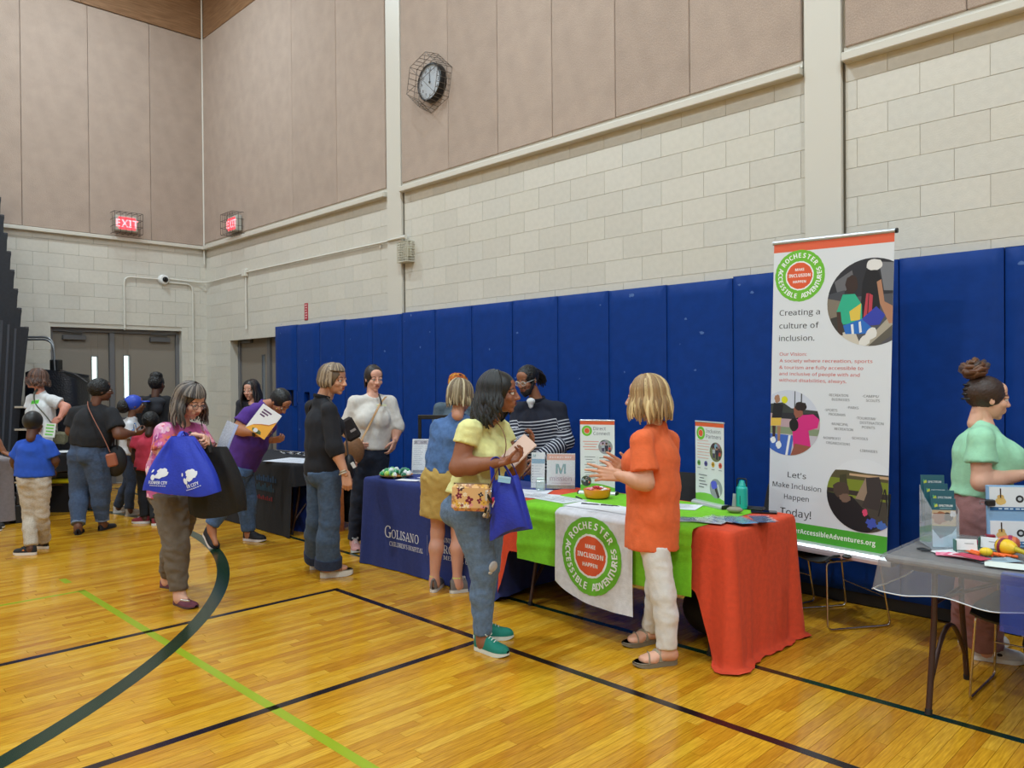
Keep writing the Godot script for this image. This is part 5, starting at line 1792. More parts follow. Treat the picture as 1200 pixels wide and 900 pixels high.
func build_right_table() -> void:
	var t := folding_table("folding table with brown metal legs under the clear plastic cover",11.50,13.3,0.94,1.68,[true,true])
	var film := clear(rgb(168,170,176),0.42,0.27)
	film.normal_enabled = true
	film.normal_texture = noise_tex("film_wrinkle",0.03,Color.BLACK,Color.WHITE,4,512,true,FastNoiseLite.TYPE_SIMPLEX_SMOOTH,10.0)
	film.normal_scale = 2.4
	film.metallic_specular = 0.8
	film.uv1_scale = Vector3(9,3,1)
	table_cloth("plastic_table_cover","clear crinkled plastic cover with a pale hem on the table at the right edge",11.48,13.32,0.92,1.70,TOP + 0.004,func(sd,u):
		if sd == 0:
			return 0.175
		return 0.165 + 0.012 * sin(u * 31.0),film,0.03,12.0,rgb(222,226,232))
	var g := Geo.new()
	t = thing("plastic_sheet","blue translucent plastic hanging over the front of the clear-covered table","plastic sheet",Vector3(12.17,0,1.735))
	g.sheet(10,10,func(u,v): return Vector3((u - 0.5) * 0.34,TOP + 0.006 - v * 0.235,0.02 + 0.012 * sin(u * 9.0) * v + 0.02 * v))
	part("film",g.mesh(),clear(rgb(40,70,170),0.5,0.15),t)
	part("upper_fold",box(Vector3(0.34,0.002,0.05)),clear(rgb(40,70,170),0.5,0.15),t,at(Vector3(0,TOP + 0.008,-0.01)))
	var base := Vector3(11.635,TOP + 0.008,1.33)
	t = thing("leaflet_rack","clear tiered leaflet rack standing at the left of the clear-covered table","leaflet rack",base,0.62)
	var acr := clear(rgb(225,238,245),0.2)
	part("rack_base",box(Vector3(0.125,0.004,0.17),0.001),acr,t,at(Vector3(0,0.002,0)))
	for s in [-1,1]:
		var o := PackedVector2Array([Vector2(-0.085,0.0),Vector2(0.085,0.0),Vector2(0.085,0.19),Vector2(-0.02,0.24),Vector2(-0.085,0.29)])
		part("rack_side",Geo.new().slab(o,-0.0015,0.0015,Transform3D(Basis(Vector3.UP,-PI / 2),Vector3(s * 0.061,0,0))).mesh(),acr,t)
	part("rack_front",box(Vector3(0.12,0.17,0.003)),acr,t,at(Vector3(0,0.085,0.082)))
	for k in 4:
		var up := [0.0,0.035,0.062,0.10][k] as float
		var zz := [0.064,0.030,-0.02,-0.06][k] as float
		var sx := [0.0,0.006,-0.006,-0.008][k] as float
		var b := thing("leaflet",["front leaflet of the tiered rack with a picture of hands","second leaflet of the tiered rack, behind the pictured one","third leaflet of the tiered rack, below the topmost","topmost teal leaflet at the back of the tiered rack"][k],"leaflet",base + Basis(Vector3.UP,0.62) * Vector3(sx,up + 0.006,zz),0.62)
		var h := 0.235
		var sh := part("cover_sheet",box(Vector3(0.108,h,0.008)),mat(rgb(42,96,110),0.4),b,Transform3D(Basis(Vector3.RIGHT,-0.06),Vector3(0,h * 0.5,0)))
		var pr := Print.new()
		pr.text(fit("SPECTRUM",0.0105,0.062,true),rgb(226,232,232),Vector2(-0.022,0.078))
		pr.patch(rgb(140,176,182),rect(-0.018,0.069,0.036,0.072))
		pr.patch(rgb(190,200,80),P2([-0.042,0.075,-0.026,0.080,-0.03,0.093,-0.042,0.088]))
		pr.patch(rgb(90,170,120),P2([-0.044,0.082,-0.034,0.090,-0.044,0.096]))
		if k == 0:
			pr.patch(rgb(196,172,140),rect(-0.054,-0.01,0.054,0.062))
			pr.patch(rgb(150,92,62),blob(-0.02,0.025,0.034,0.03,3,0.2))
			pr.patch(rgb(58,40,34),blob(0.02,0.03,0.02,0.022,6,0.3))
			pr.patch(rgb(206,206,210),blob(0.04,0.045,0.013,0.016,6,0.3))
			pr.patch(rgb(206,190,120),rect(-0.054,-0.014,0.054,-0.010))
			pr.patch(rgb(196,224,240),P2([-0.054,-0.117,0.054,-0.117,0.054,-0.02,0.035,-0.05,-0.02,-0.075,-0.054,-0.03]))
		else:
			pr.patch(rgb(196,160,120),P2([0.0,0.045,0.054,0.06,0.054,0.066,0.0,0.05]))
		part("printed_picture",pr.g.mesh(),tinted(),sh,at(Vector3(0,0,0.0042)))
	for k in 2:
		var c := Vector3(11.775,TOP + 0.008,1.40) if k == 0 else Vector3(11.85,TOP + 0.008,1.28)
		t = thing("card_holder",["clear holder of white business cards in front of the tiered rack","smaller card holder tilted behind the white business cards"][k],"card holder",c,0.55 - 0.5 * k)
		part("tray",box(Vector3(0.10,0.006,0.05),0.002),clear(rgb(210,235,225),0.3),t,at(Vector3(0,0.003,0)))
		part("cards",box(Vector3(0.09,0.052,0.018),0.001),mat(rgb(234,236,236),0.5),t,Transform3D(Basis(Vector3.RIGHT,-0.25),Vector3(0,0.034,-0.004)))
		part("printed_marks",box(Vector3(0.04,0.002,0.0006)),mat(rgb(110,116,120),0.6),t,Transform3D(Basis(Vector3.RIGHT,-0.25),Vector3(0.01,0.042,0.0045)))
		part("end_cheek",box(Vector3(0.004,0.055,0.045),0.001),mat(rgb(60,110,96),0.4),t,at(Vector3(-0.05,0.03,0)))
	t = thing("pink_cards","fanned pink cards at the front of the clear-covered table","cards",Vector3(11.75,TOP + 0.008,1.52),0.2)
	for k in 5:
		part("card",box(Vector3(0.14,0.0025,0.07),0.0005),mat([rgb(236,120,150),rgb(240,150,172),rgb(232,104,140),rgb(244,214,222),rgb(196,60,90)][k],0.6),t,at(Vector3(0.02 * k,0.002 + 0.003 * k,0.012 * k),Basis(Vector3.UP,0.1 - 0.16 * k)))
	for k in 7:
		t = thing("crayon","orange crayon in the fan of crayons behind the pink cards","crayon",Vector3(11.80 + 0.022 * k,TOP + 0.014 + 0.003 * (k % 2),1.42 - 0.006 * k),2.5 + 0.12 * k,"orange crayons fanned on the clear cover")
		part("barrel",Geo.new().tube([Vector3(-0.05,0,0),Vector3(0.04,0,0)],0.0065,8).mesh(),mat(rgb(240,104,34),0.5),t)
		part("tip",Geo.new().tube([Vector3(0.04,0,0),Vector3(0.058,0,0)],[0.0055,0.0015],8).mesh(),mat(rgb(240,216,196),0.6),t)
	var sk := [["yellow maraca with a red band lying on the clear-covered table",Vector3(11.93,TOP + 0.045,1.345),2.65,rgb(240,196,40),rgb(226,122,60),rgb(130,40,60)],["maraca with a magenta handle and orange head lying behind the yellow one",Vector3(11.905,TOP + 0.043,1.235),0.15,rgb(214,110,70),rgb(196,92,60),rgb(150,30,74)]]
	for k in 2:
		var q: Array = sk[k]
		t = thing("maraca",q[0],"maraca",q[1],q[2])
		part("head",Geo.new().lathe([Vector2(0.0,0.052),Vector2(0.02,0.049),Vector2(0.034,0.036),Vector2(0.039,0.015),Vector2(0.036,-0.012),Vector2(0.026,-0.034),Vector2(0.014,-0.046)],20,at(Vector3.ZERO,Basis(Vector3.BACK,-PI / 2))).mesh(),mat(q[3],0.4),t)
		part("band",Geo.new().lathe([Vector2(0.0395,0.022),Vector2(0.0405,0.014),Vector2(0.0395,0.006)],20,at(Vector3.ZERO,Basis(Vector3.BACK,-PI / 2))).mesh(),mat(q[5],0.4),t)
		part("crown",Geo.new().lathe([Vector2(0.0,0.0535),Vector2(0.02,0.0505),Vector2(0.0335,0.0385)],20,at(Vector3.ZERO,Basis(Vector3.BACK,-PI / 2))).mesh(),mat(q[4],0.4),t)
		part("handle",Geo.new().tube([Vector3(-0.04,0,0),Vector3(-0.09,-0.006,0),Vector3(-0.165,-0.022,0)],[0.014,0.010,0.015],12).mesh(),mat(rgb(196,176,40) if k == 0 else rgb(178,30,88),0.4),t)
	t = thing("egg_shaker","small yellow egg shaker beside the yellow maraca","shaker",Vector3(11.865,TOP + 0.028,1.43),0.4)
	part("egg",Geo.new().ball(Vector3.ZERO,Vector3(0.028,0.020,0.020),8,12).mesh(),mat(rgb(244,206,44),0.35),t)
	part("seam",Geo.new().tube([Vector3(-0.001,0,0),Vector3(0.001,0,0)],0.0203,16).mesh(),mat(rgb(210,170,30),0.4),t)
	t = thing("scissors","scissors with dark handles lying at the left end of the clear cover","scissors",Vector3(11.64,TOP + 0.012,1.47),0.9)
	part("blade",Geo.new().slab(P2([0.0,-0.006,0.09,-0.001,0.09,0.001,0.0,0.006]),0,0.002,at(Vector3.ZERO,Basis(Vector3.RIGHT,-PI / 2))).mesh(),mat(rgb(200,202,206),0.25,0.9),t)
	for s in [-1,1]:
		var pts := []
		for k in 13:
			pts.append(Vector3(-0.035 + cos(TAU * k / 12.0) * 0.022,0,s * 0.016 + sin(TAU * k / 12.0) * 0.014))
		part("finger_loop",Geo.new().tube(pts,0.004,6,false).mesh(),mat(rgb(30,34,40),0.5),t)
	paper(Vector3(11.70,TOP + 0.008,1.46),1.0,0.14,0.06,"narrow white strip beside the scissors","",rgb(228,230,232))
	paper(Vector3(12.03,TOP + 0.010,1.58),0.25,0.26,0.12,"white booklet at the front edge of the clear-covered table","",rgb(226,234,226))
	paper(Vector3(11.92,TOP + 0.008,1.50),0.9,0.20,0.09,"pale blue leaflet between the egg shaker and the white booklet","",rgb(150,176,190),3)
	t = thing("blue_cup","blue translucent beaker at the right edge of the picture behind the booklet","cup",Vector3(12.08,TOP + 0.008,1.40))
	part("cup_body",Geo.new().lathe([Vector2(0.0,0.0),Vector2(0.045,0.0),Vector2(0.055,0.09),Vector2(0.052,0.09),Vector2(0.042,0.005),Vector2(0.0,0.005)],20).mesh(),mat(rgb(30,60,190),0.25),t)
	part("rim",Geo.new().lathe([Vector2(0.054,0.086),Vector2(0.057,0.089),Vector2(0.054,0.093)],20).mesh(),mat(rgb(40,74,205),0.25),t)
	t = thing("display_board","light blue display board with two printed strips of guitars and instruments","display board",Vector3(12.02,TOP + 0.008,1.04),0.62)
	var pan := part("board",box(Vector3(0.52,0.30,0.02),0.003),mat(rgb(134,172,208),0.6),t,Transform3D(Basis(Vector3.RIGHT,-0.06),Vector3(0,0.15,0)))
	part("strut",box(Vector3(0.03,0.26,0.08),0.002),mat(rgb(120,150,190),0.6),t,at(Vector3(0,0.13,-0.06)))
	for k in 2:
		var pr := Print.new()
		var sh := part("printed_strip",box(Vector3(0.50,0.115,0.002)),mat(rgb(226,230,234),0.5),pan,at(Vector3(0.0,0.085 - 0.165 * k,0.0112)))
		pr.patch(rgb(36,96,150),rect(-0.25,-0.0575,0.25,-0.04))
		for s in 16:
			pr.patch(rgb(206,222,236),rect(-0.21 + 0.025 * s,-0.0515,-0.195 + 0.025 * s + 0.004 * (s % 2),-0.0455))
		for s in 2:
			var gx := -0.2 + 0.30 * s
			pr.patch(rgb(222,186,110),blob(gx,-0.012,0.024,0.018,3,0.08))
			pr.patch(rgb(210,170,96),blob(gx,0.008,0.016,0.012,3,0.08))
			pr.patch(rgb(60,40,30),rect(gx - 0.003,0.004,gx + 0.003,0.05))
			pr.patch(rgb(40,40,46),ellipse(0.018,0.018,18,gx + 0.085,0.0))
			pr.patch(rgb(190,194,198),ellipse(0.009,0.009,14,gx + 0.085,0.0))
			pr.patch(rgb(60,62,70),rect(gx + 0.128,-0.02,gx + 0.132,0.02))
			pr.patch(rgb(60,62,70),rect(gx + 0.158,-0.02,gx + 0.162,0.02))
		pr.patch(rgb(70,76,90),blob(-0.045,0.036,0.005,0.006,3,0.3))
		pr.patch(rgb(110,116,130),rect(-0.034,0.034,0.1,0.039))
		part("printed_picture",pr.g.mesh(),tinted(),sh,at(Vector3(0,0,0.0012)))
	for k in 2:
		t = thing("binder_clip",["black binder clip at the top left of the light blue display board","dark red binder clip lower on the light blue display board"][k],"clip",Vector3(11.825,TOP + 0.225 - 0.17 * k,1.20),0.62)
		part("jaw",box(Vector3(0.04,0.03,0.032),0.004),mat([rgb(22,22,26),rgb(140,26,50)][k],0.4),t)
		part("lever",Geo.new().tube(bent([Vector3(-0.018,-0.008,0),Vector3(-0.046,-0.008,0),Vector3(-0.046,0.008,0),Vector3(-0.018,0.008,0)],0.006,3),0.0015,5).mesh(),mat(rgb(150,150,156),0.3,0.8),t)
	t = thing("folded_jacket","grey and rust folded garment lying on the chair under the clear cover","garment",Vector3(12.08,0.452,1.1),0.4)
	part("grey_fold",box(Vector3(0.2,0.03,0.12),0.014),mottled("grey_fold",rgb(122,126,120),0.2,6.0,0.9),t,at(Vector3(-0.08,0.016,0.03)))
	part("rust_fold",box(Vector3(0.22,0.045,0.15),0.02),mottled("rust_fold",rgb(120,56,40),0.2,6.0,0.9),t,at(Vector3(0.1,0.024,0)))
	t = thing("spotted_bag","black bag with small white spots on the floor beside the patterned sneakers","bag",Vector3(12.02,0,0.70))
	part("bag_body",Geo.new().ball(Vector3(0,0.15,0),Vector3(0.17,0.16,0.12),10,16).mesh(),mat(rgb(22,22,26),0.7),t)
	var dots := Geo.new()
	for k in 24:
		var a := rng.randf_range(-1.6,1.6)
		var b := rng.randf_range(-0.6,0.9)
		var d := Vector3(sin(a) * cos(b),sin(b),cos(a) * cos(b))
		dots.ball(Vector3(0,0.15,0) + d * Vector3(0.17,0.16,0.12),Vector3.ONE * 0.008,5,8)
	part("printed_dots",dots.mesh(),mat(rgb(216,212,212),0.6),t)

func build_left_corner() -> void:
	folding_table("folding table under the grey cloth at the left edge",1.95,2.72,3.44,4.9,[true,true])
	table_cloth("grey_tablecloth","pale grey cloth over the table cut by the left edge of the picture",1.93,2.76,3.40,4.94,TOP + 0.006,func(_sd,_u): return 0.70,cloth("grey",rgb(150,142,146)),0.02,8.0)
	var t := folding_table("folding table with a dark cloth behind the boy in the blue shirt",2.05,2.50,2.42,3.32,[true,true])
	table_cloth("dark_tablecloth","dark cloth over the table behind the boy in the blue shirt",2.03,2.52,2.40,3.34,TOP + 0.006,func(_sd,_u): return 0.22,cloth("dark",rgb(32,33,38)),0.012,8.0)
	paper(Vector3(2.36,TOP + 0.008,2.78),0.4,0.3,0.22,"white sheet on the dark table right of the boy's arm","",rgb(226,228,230))
	paper(Vector3(2.30,TOP + 0.008,3.22),0.1,0.3,0.22,"white sheet on the dark table left of the boy's arm","",rgb(222,224,228))
	t = thing("storage_tote","black storage tote with a bright yellow lid standing behind the boy","storage tote",Vector3(2.14,0,2.62),-0.75)
	var g := Geo.new()
	var o := PackedVector2Array([Vector2(-0.24,0.0),Vector2(0.24,0.0),Vector2(0.27,0.36),Vector2(-0.27,0.36)])
	g.slab(o,-0.18,0.18)
	part("tub",g.mesh(),mat(rgb(24,24,28),0.5),t)
	part("lid",box(Vector3(0.57,0.05,0.40),0.012),mat(rgb(226,220,24),0.4),t,at(Vector3(0,0.385,0)))
	part("latch",box(Vector3(0.08,0.05,0.02),0.006),mat(rgb(24,24,28),0.5),t,at(Vector3(0,0.37,0.2)))
	part("printed_marks",box(Vector3(0.12,0.018,0.002)),mat(rgb(70,70,30),0.5),t,at(Vector3(0.0,0.385,0.2012)))
	t = thing("grey_box","flat grey box lying on the yellow tote lid","box",Vector3(2.12,0.41,2.64),-0.75)
	part("carton",box(Vector3(0.34,0.06,0.2),0.006),mat(rgb(96,98,98),0.6),t,at(Vector3(0,0.03,0)))
	part("lid",box(Vector3(0.345,0.014,0.205),0.004),mat(rgb(112,114,114),0.6),t,at(Vector3(0,0.06,0)))
	for k in 2:
		t = thing("white_tub",["small white tub on the dark box left of the boy's leg","pale tub below the white one left of the boy's leg"][k],"tub",[Vector3(2.62,0.33,3.30),Vector3(2.66,0.20,3.32)][k])
		part("tub_body",Geo.new().lathe([Vector2(0.0,0.0),Vector2(0.04,0.0),Vector2(0.042,0.08),Vector2(0.0,0.08)],16).mesh(),mat(rgb(214,214,210),0.4),t)
		part("lid",Geo.new().lathe([Vector2(0.044,0.075),Vector2(0.044,0.095),Vector2(0.0,0.097)],16).mesh(),mat(rgb(232,232,230),0.4),t)
	t = thing("crate","dark crate on the floor between the grey cloth and the boy","crate",Vector3(2.62,0,3.28))
	part("crate_body",box(Vector3(0.26,0.20,0.2),0.006),mat(rgb(30,28,30),0.6),t,at(Vector3(0,0.10,0)))
	part("crate_shelf",box(Vector3(0.2,0.13,0.12),0.006),mat(rgb(52,44,40),0.6),t,at(Vector3(0,0.265,0.02)))
	t = thing("chrome_rack","chrome wire rack with black sides between the bleachers and the curly-haired woman","rack",Vector3(1.12,0,3.0),PI * 0.25)
	var chrome := mat(rgb(200,202,206),0.2,0.9)
	for s in [-1,1]:
		for e in [-1,1]:
			part("post",Geo.new().tube([Vector3(s * 0.26,0,e * 0.16),Vector3(s * 0.26,1.32,e * 0.16)],0.012,8).mesh(),chrome,t)
	for y in [0.3,0.98,1.27]:
		var r := Geo.new()
		r.box(Vector3(0.52,0.03,0.012),at(Vector3(0,y,0.16)),0.003)
		r.box(Vector3(0.52,0.03,0.012),at(Vector3(0,y,-0.16)),0.003)
		for k in 9:
			r.tube([Vector3(-0.26 + 0.065 * k,y,-0.16),Vector3(-0.26 + 0.065 * k,y,0.16)],0.003,5)
		part("shelf",r.mesh(),chrome,t)
	part("side_curtain",box(Vector3(0.50,1.2,0.01)),mat(rgb(20,20,24),0.8),t,at(Vector3(0,0.66,-0.17)))
	t = thing("covered_cart","tall cart under a glossy black cover with a bent grey push handle above it","cart",Vector3(0.72,0,2.42),PI * 0.25)
	g = Geo.new()
	g.sheet(48,24,func(u,v):
		var a: float = -u * TAU
		var ca: float = cos(a)
		var sa: float = sin(a)
		var kx: float = 0.36 * signf(ca) * pow(absf(ca),0.5)
		var kz: float = 0.27 * signf(sa) * pow(absf(sa),0.5)
		var y: float = 1.74 * (1.0 - v)
		var fl: float = 1.0 + 0.14 * v + 0.03 * sin(a * 7.0 + v * 5.0) * v
		var slump: float = 0.10 * clampf(ca,0.0,1.0) * (1.0 - v)
		return Vector3(kx * fl,maxf(0.02,y - slump - 0.02 * sin(a * 3.0)),kz * fl))
	var lid := []
	for k in 49:
		lid.append(g.v[k])
	var c0 := g.add(Vector3(0,1.74,0),Vector3.UP)
	for k in 48:
		var n0 := g.add(g.v[k],Vector3.UP)
		var n1 := g.add(g.v[k + 1],Vector3.UP)
		g.tri(c0,n1,n0)
		g.tri(c0,n0,n1)
	part("cover",g.mesh(),mottled("black_cover",rgb(34,38,48),0.2,4.0,0.32,0.02,0.8,0.03),t)
	part("cover_flap",Geo.new().tube([Vector3(0.1,1.75,0.1),Vector3(0.3,1.70,0.1),Vector3(0.48,1.58,0.1)],0.03,8,true,Vector2(1,0.3)).mesh(),mat(rgb(24,26,32),0.4),t)
	for e in [-1,1]:
		part("push_handle",Geo.new().tube(bent([Vector3(-0.55,2.20 - 0.02 * e,0.05 * e),Vector3(-0.06 + 0.03 * e,2.20 - 0.02 * e,0.05 * e),Vector3(-0.02 + 0.03 * e,1.5,0.05 * e)],0.15,6),0.015,8).mesh(),mat(rgb(140,144,150),0.35,0.7),t)
	part("clamp",box(Vector3(0.12,0.16,0.12),0.01),mat(rgb(20,20,22),0.5),t,at(Vector3(-0.02,1.82,0)))

const NO := Vector3.ZERO

func cap(a: Vector3,b: Vector3,ra: float,rb: float,squash := 1.0,lat := Vector3.RIGHT,cp := NO,cn := NO) -> Array:
	return [0,a,b,ra,rb,squash,lat,cp,cn]

func ell(c: Vector3,r: Vector3,z := Vector3.BACK,y := Vector3.UP,cp := NO,cn := NO,kind := 1) -> Array:
	var zz := z.normalized()
	var xx := y.cross(zz).normalized()
	return [kind,c,r,0.0,0.0,1.0,Basis(xx,zz.cross(xx),zz),cp,cn]

func surf(prims: Array,cell: float,k: float,g: Geo = null) -> Geo:
	if g == null:
		g = Geo.new()
	var lo := Vector3(1e9,1e9,1e9)
	var hi := -lo
	for q in prims:
		if q[0] == 2:
			continue
		var r: float
		if q[0] == 0:
			r = maxf(q[3],q[4]) * maxf(1.0,q[5])
			lo = lo.min(q[1] - Vector3.ONE * r).min(q[2] - Vector3.ONE * r)
			hi = hi.max(q[1] + Vector3.ONE * r).max(q[2] + Vector3.ONE * r)
		else:
			r = maxf(q[2].x,maxf(q[2].y,q[2].z))
			lo = lo.min(q[1] - Vector3.ONE * r)
			hi = hi.max(q[1] + Vector3.ONE * r)
	var pad := cell * 3.0 + k * 0.3
	lo -= Vector3.ONE * pad
	hi += Vector3.ONE * pad
	var nx := int((hi.x - lo.x) / cell) + 2
	var ny := int((hi.y - lo.y) / cell) + 2
	var nz := int((hi.z - lo.z) / cell) + 2
	var nxy := nx * ny
	var vals := PackedFloat32Array()
	vals.resize(nxy * nz)
	vals.fill(1.0)
	var mask := PackedByteArray()
	mask.resize(nxy * nz)
	var thr := cell * 1.9 + k * 0.3
	var ik := 1.0 / maxf(k,1e-5)
	for q in prims:
		var kind: int = q[0]
		var a: Vector3 = q[1]
		var b: Vector3 = q[2]
		var ra: float = q[3]
		var rb: float = q[4]
		var sq: float = q[5]
		var lat := Vector3.ZERO
		var bas := Basis.IDENTITY
		var cp: Vector3 = q[7]
		var cn: Vector3 = q[8]
		var cut := cn != NO
		var blo: Vector3
		var bhi: Vector3
		var m := cell * 2.5 + k
		if kind == 0:
			lat = q[6]
			var r := maxf(ra,rb) * maxf(1.0,sq) + m * maxf(1.0,sq)
			blo = a.min(b) - Vector3.ONE * r
			bhi = a.max(b) + Vector3.ONE * r
		else:
			bas = (q[6] as Basis).transposed()
			var r := maxf(b.x,maxf(b.y,b.z)) + m
			blo = a - Vector3.ONE * r
			bhi = a + Vector3.ONE * r
		var x0 := maxi(0,int((blo.x - lo.x) / cell))
		var x1 := mini(nx - 1,int((bhi.x - lo.x) / cell) + 1)
		var y0 := maxi(0,int((blo.y - lo.y) / cell))
		var y1 := mini(ny - 1,int((bhi.y - lo.y) / cell) + 1)
		var z0 := maxi(0,int((blo.z - lo.z) / cell))
		var z1 := mini(nz - 1,int((bhi.z - lo.z) / cell) + 1)
		var ba := b - a
		var isq := 1.0 / sq - 1.0
		if kind == 0 and sq != 1.0:
			ba += lat * (ba.dot(lat) * isq)
		var il := 1.0 / maxf(ba.length_squared(),1e-9)
		var dr := rb - ra
		var ir := Vector3.ONE
		if kind != 0:
			ir = Vector3(1.0 / b.x,1.0 / b.y,1.0 / b.z)
		for z in range(z0,z1 + 1):
			for y in range(y0,y1 + 1):
				var at_ := z * nxy + y * nx + x0
				var p := Vector3(lo.x + (x0 - 1) * cell,lo.y + y * cell,lo.z + z * cell)
				for x in range(x0,x1 + 1):
					p.x += cell
					var d: float
					if kind == 0:
						var pa := p - a
						if sq != 1.0:
							pa += lat * (pa.dot(lat) * isq)
						var h := clampf(pa.dot(ba) * il,0.0,1.0)
						d = (pa - ba * h).length() - ra - dr * h
					else:
						var pe := bas * (p - a)
						var k0 := (pe * ir).length()
						var k1 := (pe * ir * ir).length()
						d = k0 * (k0 - 1.0) / maxf(k1,1e-6)
					if cut:
						d = maxf(d,(p - cp).dot(cn))
					var v := vals[at_]
					if kind == 2:
						d = -d
						if d > v - k:
							var h2 := maxf(k - absf(v - d),0.0) * ik
							v = maxf(v,d) + h2 * h2 * k * 0.25
							vals[at_] = v
							if absf(v) < thr:
								mask[at_] = 1
					elif d < v + k:
						var h3 := maxf(k - absf(v - d),0.0) * ik
						v = minf(v,d) - h3 * h3 * k * 0.25
						vals[at_] = v
						if absf(v) < thr:
							mask[at_] = 1
					at_ += 1
	var vert := {}
	var first := g.v.size()
	var off := [0,1,nx,nx + 1,nxy,nxy + 1,nxy + nx,nxy + nx + 1]
	var edges := [0,1,2,3,4,5,6,7,0,2,1,3,4,6,5,7,0,4,1,5,2,6,3,7]
	var cx := [0,1,0,1,0,1,0,1]
	var cy := [0,0,1,1,0,0,1,1]
	var cz := [0,0,0,0,1,1,1,1]
	var total := nxy * nz
	var idx := mask.find(1)
	var corner := PackedFloat32Array()
	corner.resize(8)
	var marked := PackedInt32Array()
	while idx >= 0:
		marked.append(idx)
		idx = mask.find(1,idx + 1)
	for id in marked:
		if id + nxy + nx + 1 >= total:
			continue
		var neg := 0
		for s in 8:
			var c := vals[id + off[s]]
			corner[s] = c
			if c < 0.0:
				neg += 1
		if neg == 0 or neg == 8:
			continue
		var sum := Vector3.ZERO
		var cnt := 0
		for e in range(0,24,2):
			var i0: int = edges[e]
			var i1: int = edges[e + 1]
			var v0 := corner[i0]
			var v1 := corner[i1]
			if (v0 < 0.0) != (v1 < 0.0):
				var u := v0 / (v0 - v1)
				sum += Vector3(cx[i0] + (cx[i1] - cx[i0]) * u,cy[i0] + (cy[i1] - cy[i0]) * u,cz[i0] + (cz[i1] - cz[i0]) * u)
				cnt += 1
		var zi := id / nxy
		var yi := (id - zi * nxy) / nx
		var xi := id - zi * nxy - yi * nx
		vert[id] = g.v.size()
		g.v.append(lo + (Vector3(xi,yi,zi) + sum / cnt) * cell)
		g.t.append(Vector2.ZERO)
		g.c.append(g.col)
		g.n.append(Vector3.ZERO)
	var ax := [1,nx,nxy]
	for id in marked:
		if id + nxy >= total or id - nxy - nx - 1 < 0:
			continue
		var v0 := vals[id] < 0.0
		for e in 3:
			if (vals[id + ax[e]] < 0.0) == v0:
				continue
			var u: int = ax[(e + 1) % 3]
			var w: int = ax[(e + 2) % 3]
			if not (vert.has(id) and vert.has(id - u) and vert.has(id - w) and vert.has(id - u - w)):
				continue
			var q0: int = vert[id - u - w]
			var q1: int = vert[id - w]
			var q2: int = vert[id]
			var q3: int = vert[id - u]
			if v0:
				g.tri(q0,q1,q2)
				g.tri(q0,q2,q3)
			else:
				g.tri(q0,q2,q1)
				g.tri(q0,q3,q2)
	smooth_normals(g,first)
	return g

func smooth_normals(g: Geo,first: int) -> void:
	for k in range(first,g.n.size()):
		g.n[k] = Vector3.ZERO
	for k in range(0,g.i.size(),3):
		var a := g.i[k]
		if a < first:
			continue
		var b := g.i[k + 2]
		var c := g.i[k + 1]
		var n := (g.v[b] - g.v[a]).cross(g.v[c] - g.v[a])
		g.n[a] += n
		g.n[b] += n
		g.n[c] += n
	for k in range(first,g.n.size()):
		g.n[k] = g.n[k].normalized()

var fold_noise: FastNoiseLite

func folds(g: Geo,amp: float,freq: Vector3,seed_ := 0.0) -> Geo:
	if fold_noise == null:
		fold_noise = FastNoiseLite.new()
		fold_noise.noise_type = FastNoiseLite.TYPE_SIMPLEX_SMOOTH
		fold_noise.frequency = 1.0
		fold_noise.fractal_octaves = 2
		fold_noise.seed = 77
	for k in g.v.size():
		var p := g.v[k]
		var w := fold_noise.get_noise_3d(p.x * freq.x + seed_,p.y * freq.y + p.x * freq.x * 0.4,p.z * freq.z - seed_)
		g.v[k] = p + g.n[k] * (amp * (0.6 - absf(w) * 2.2))
	smooth_normals(g,0)
	return g

var head_geo := {}

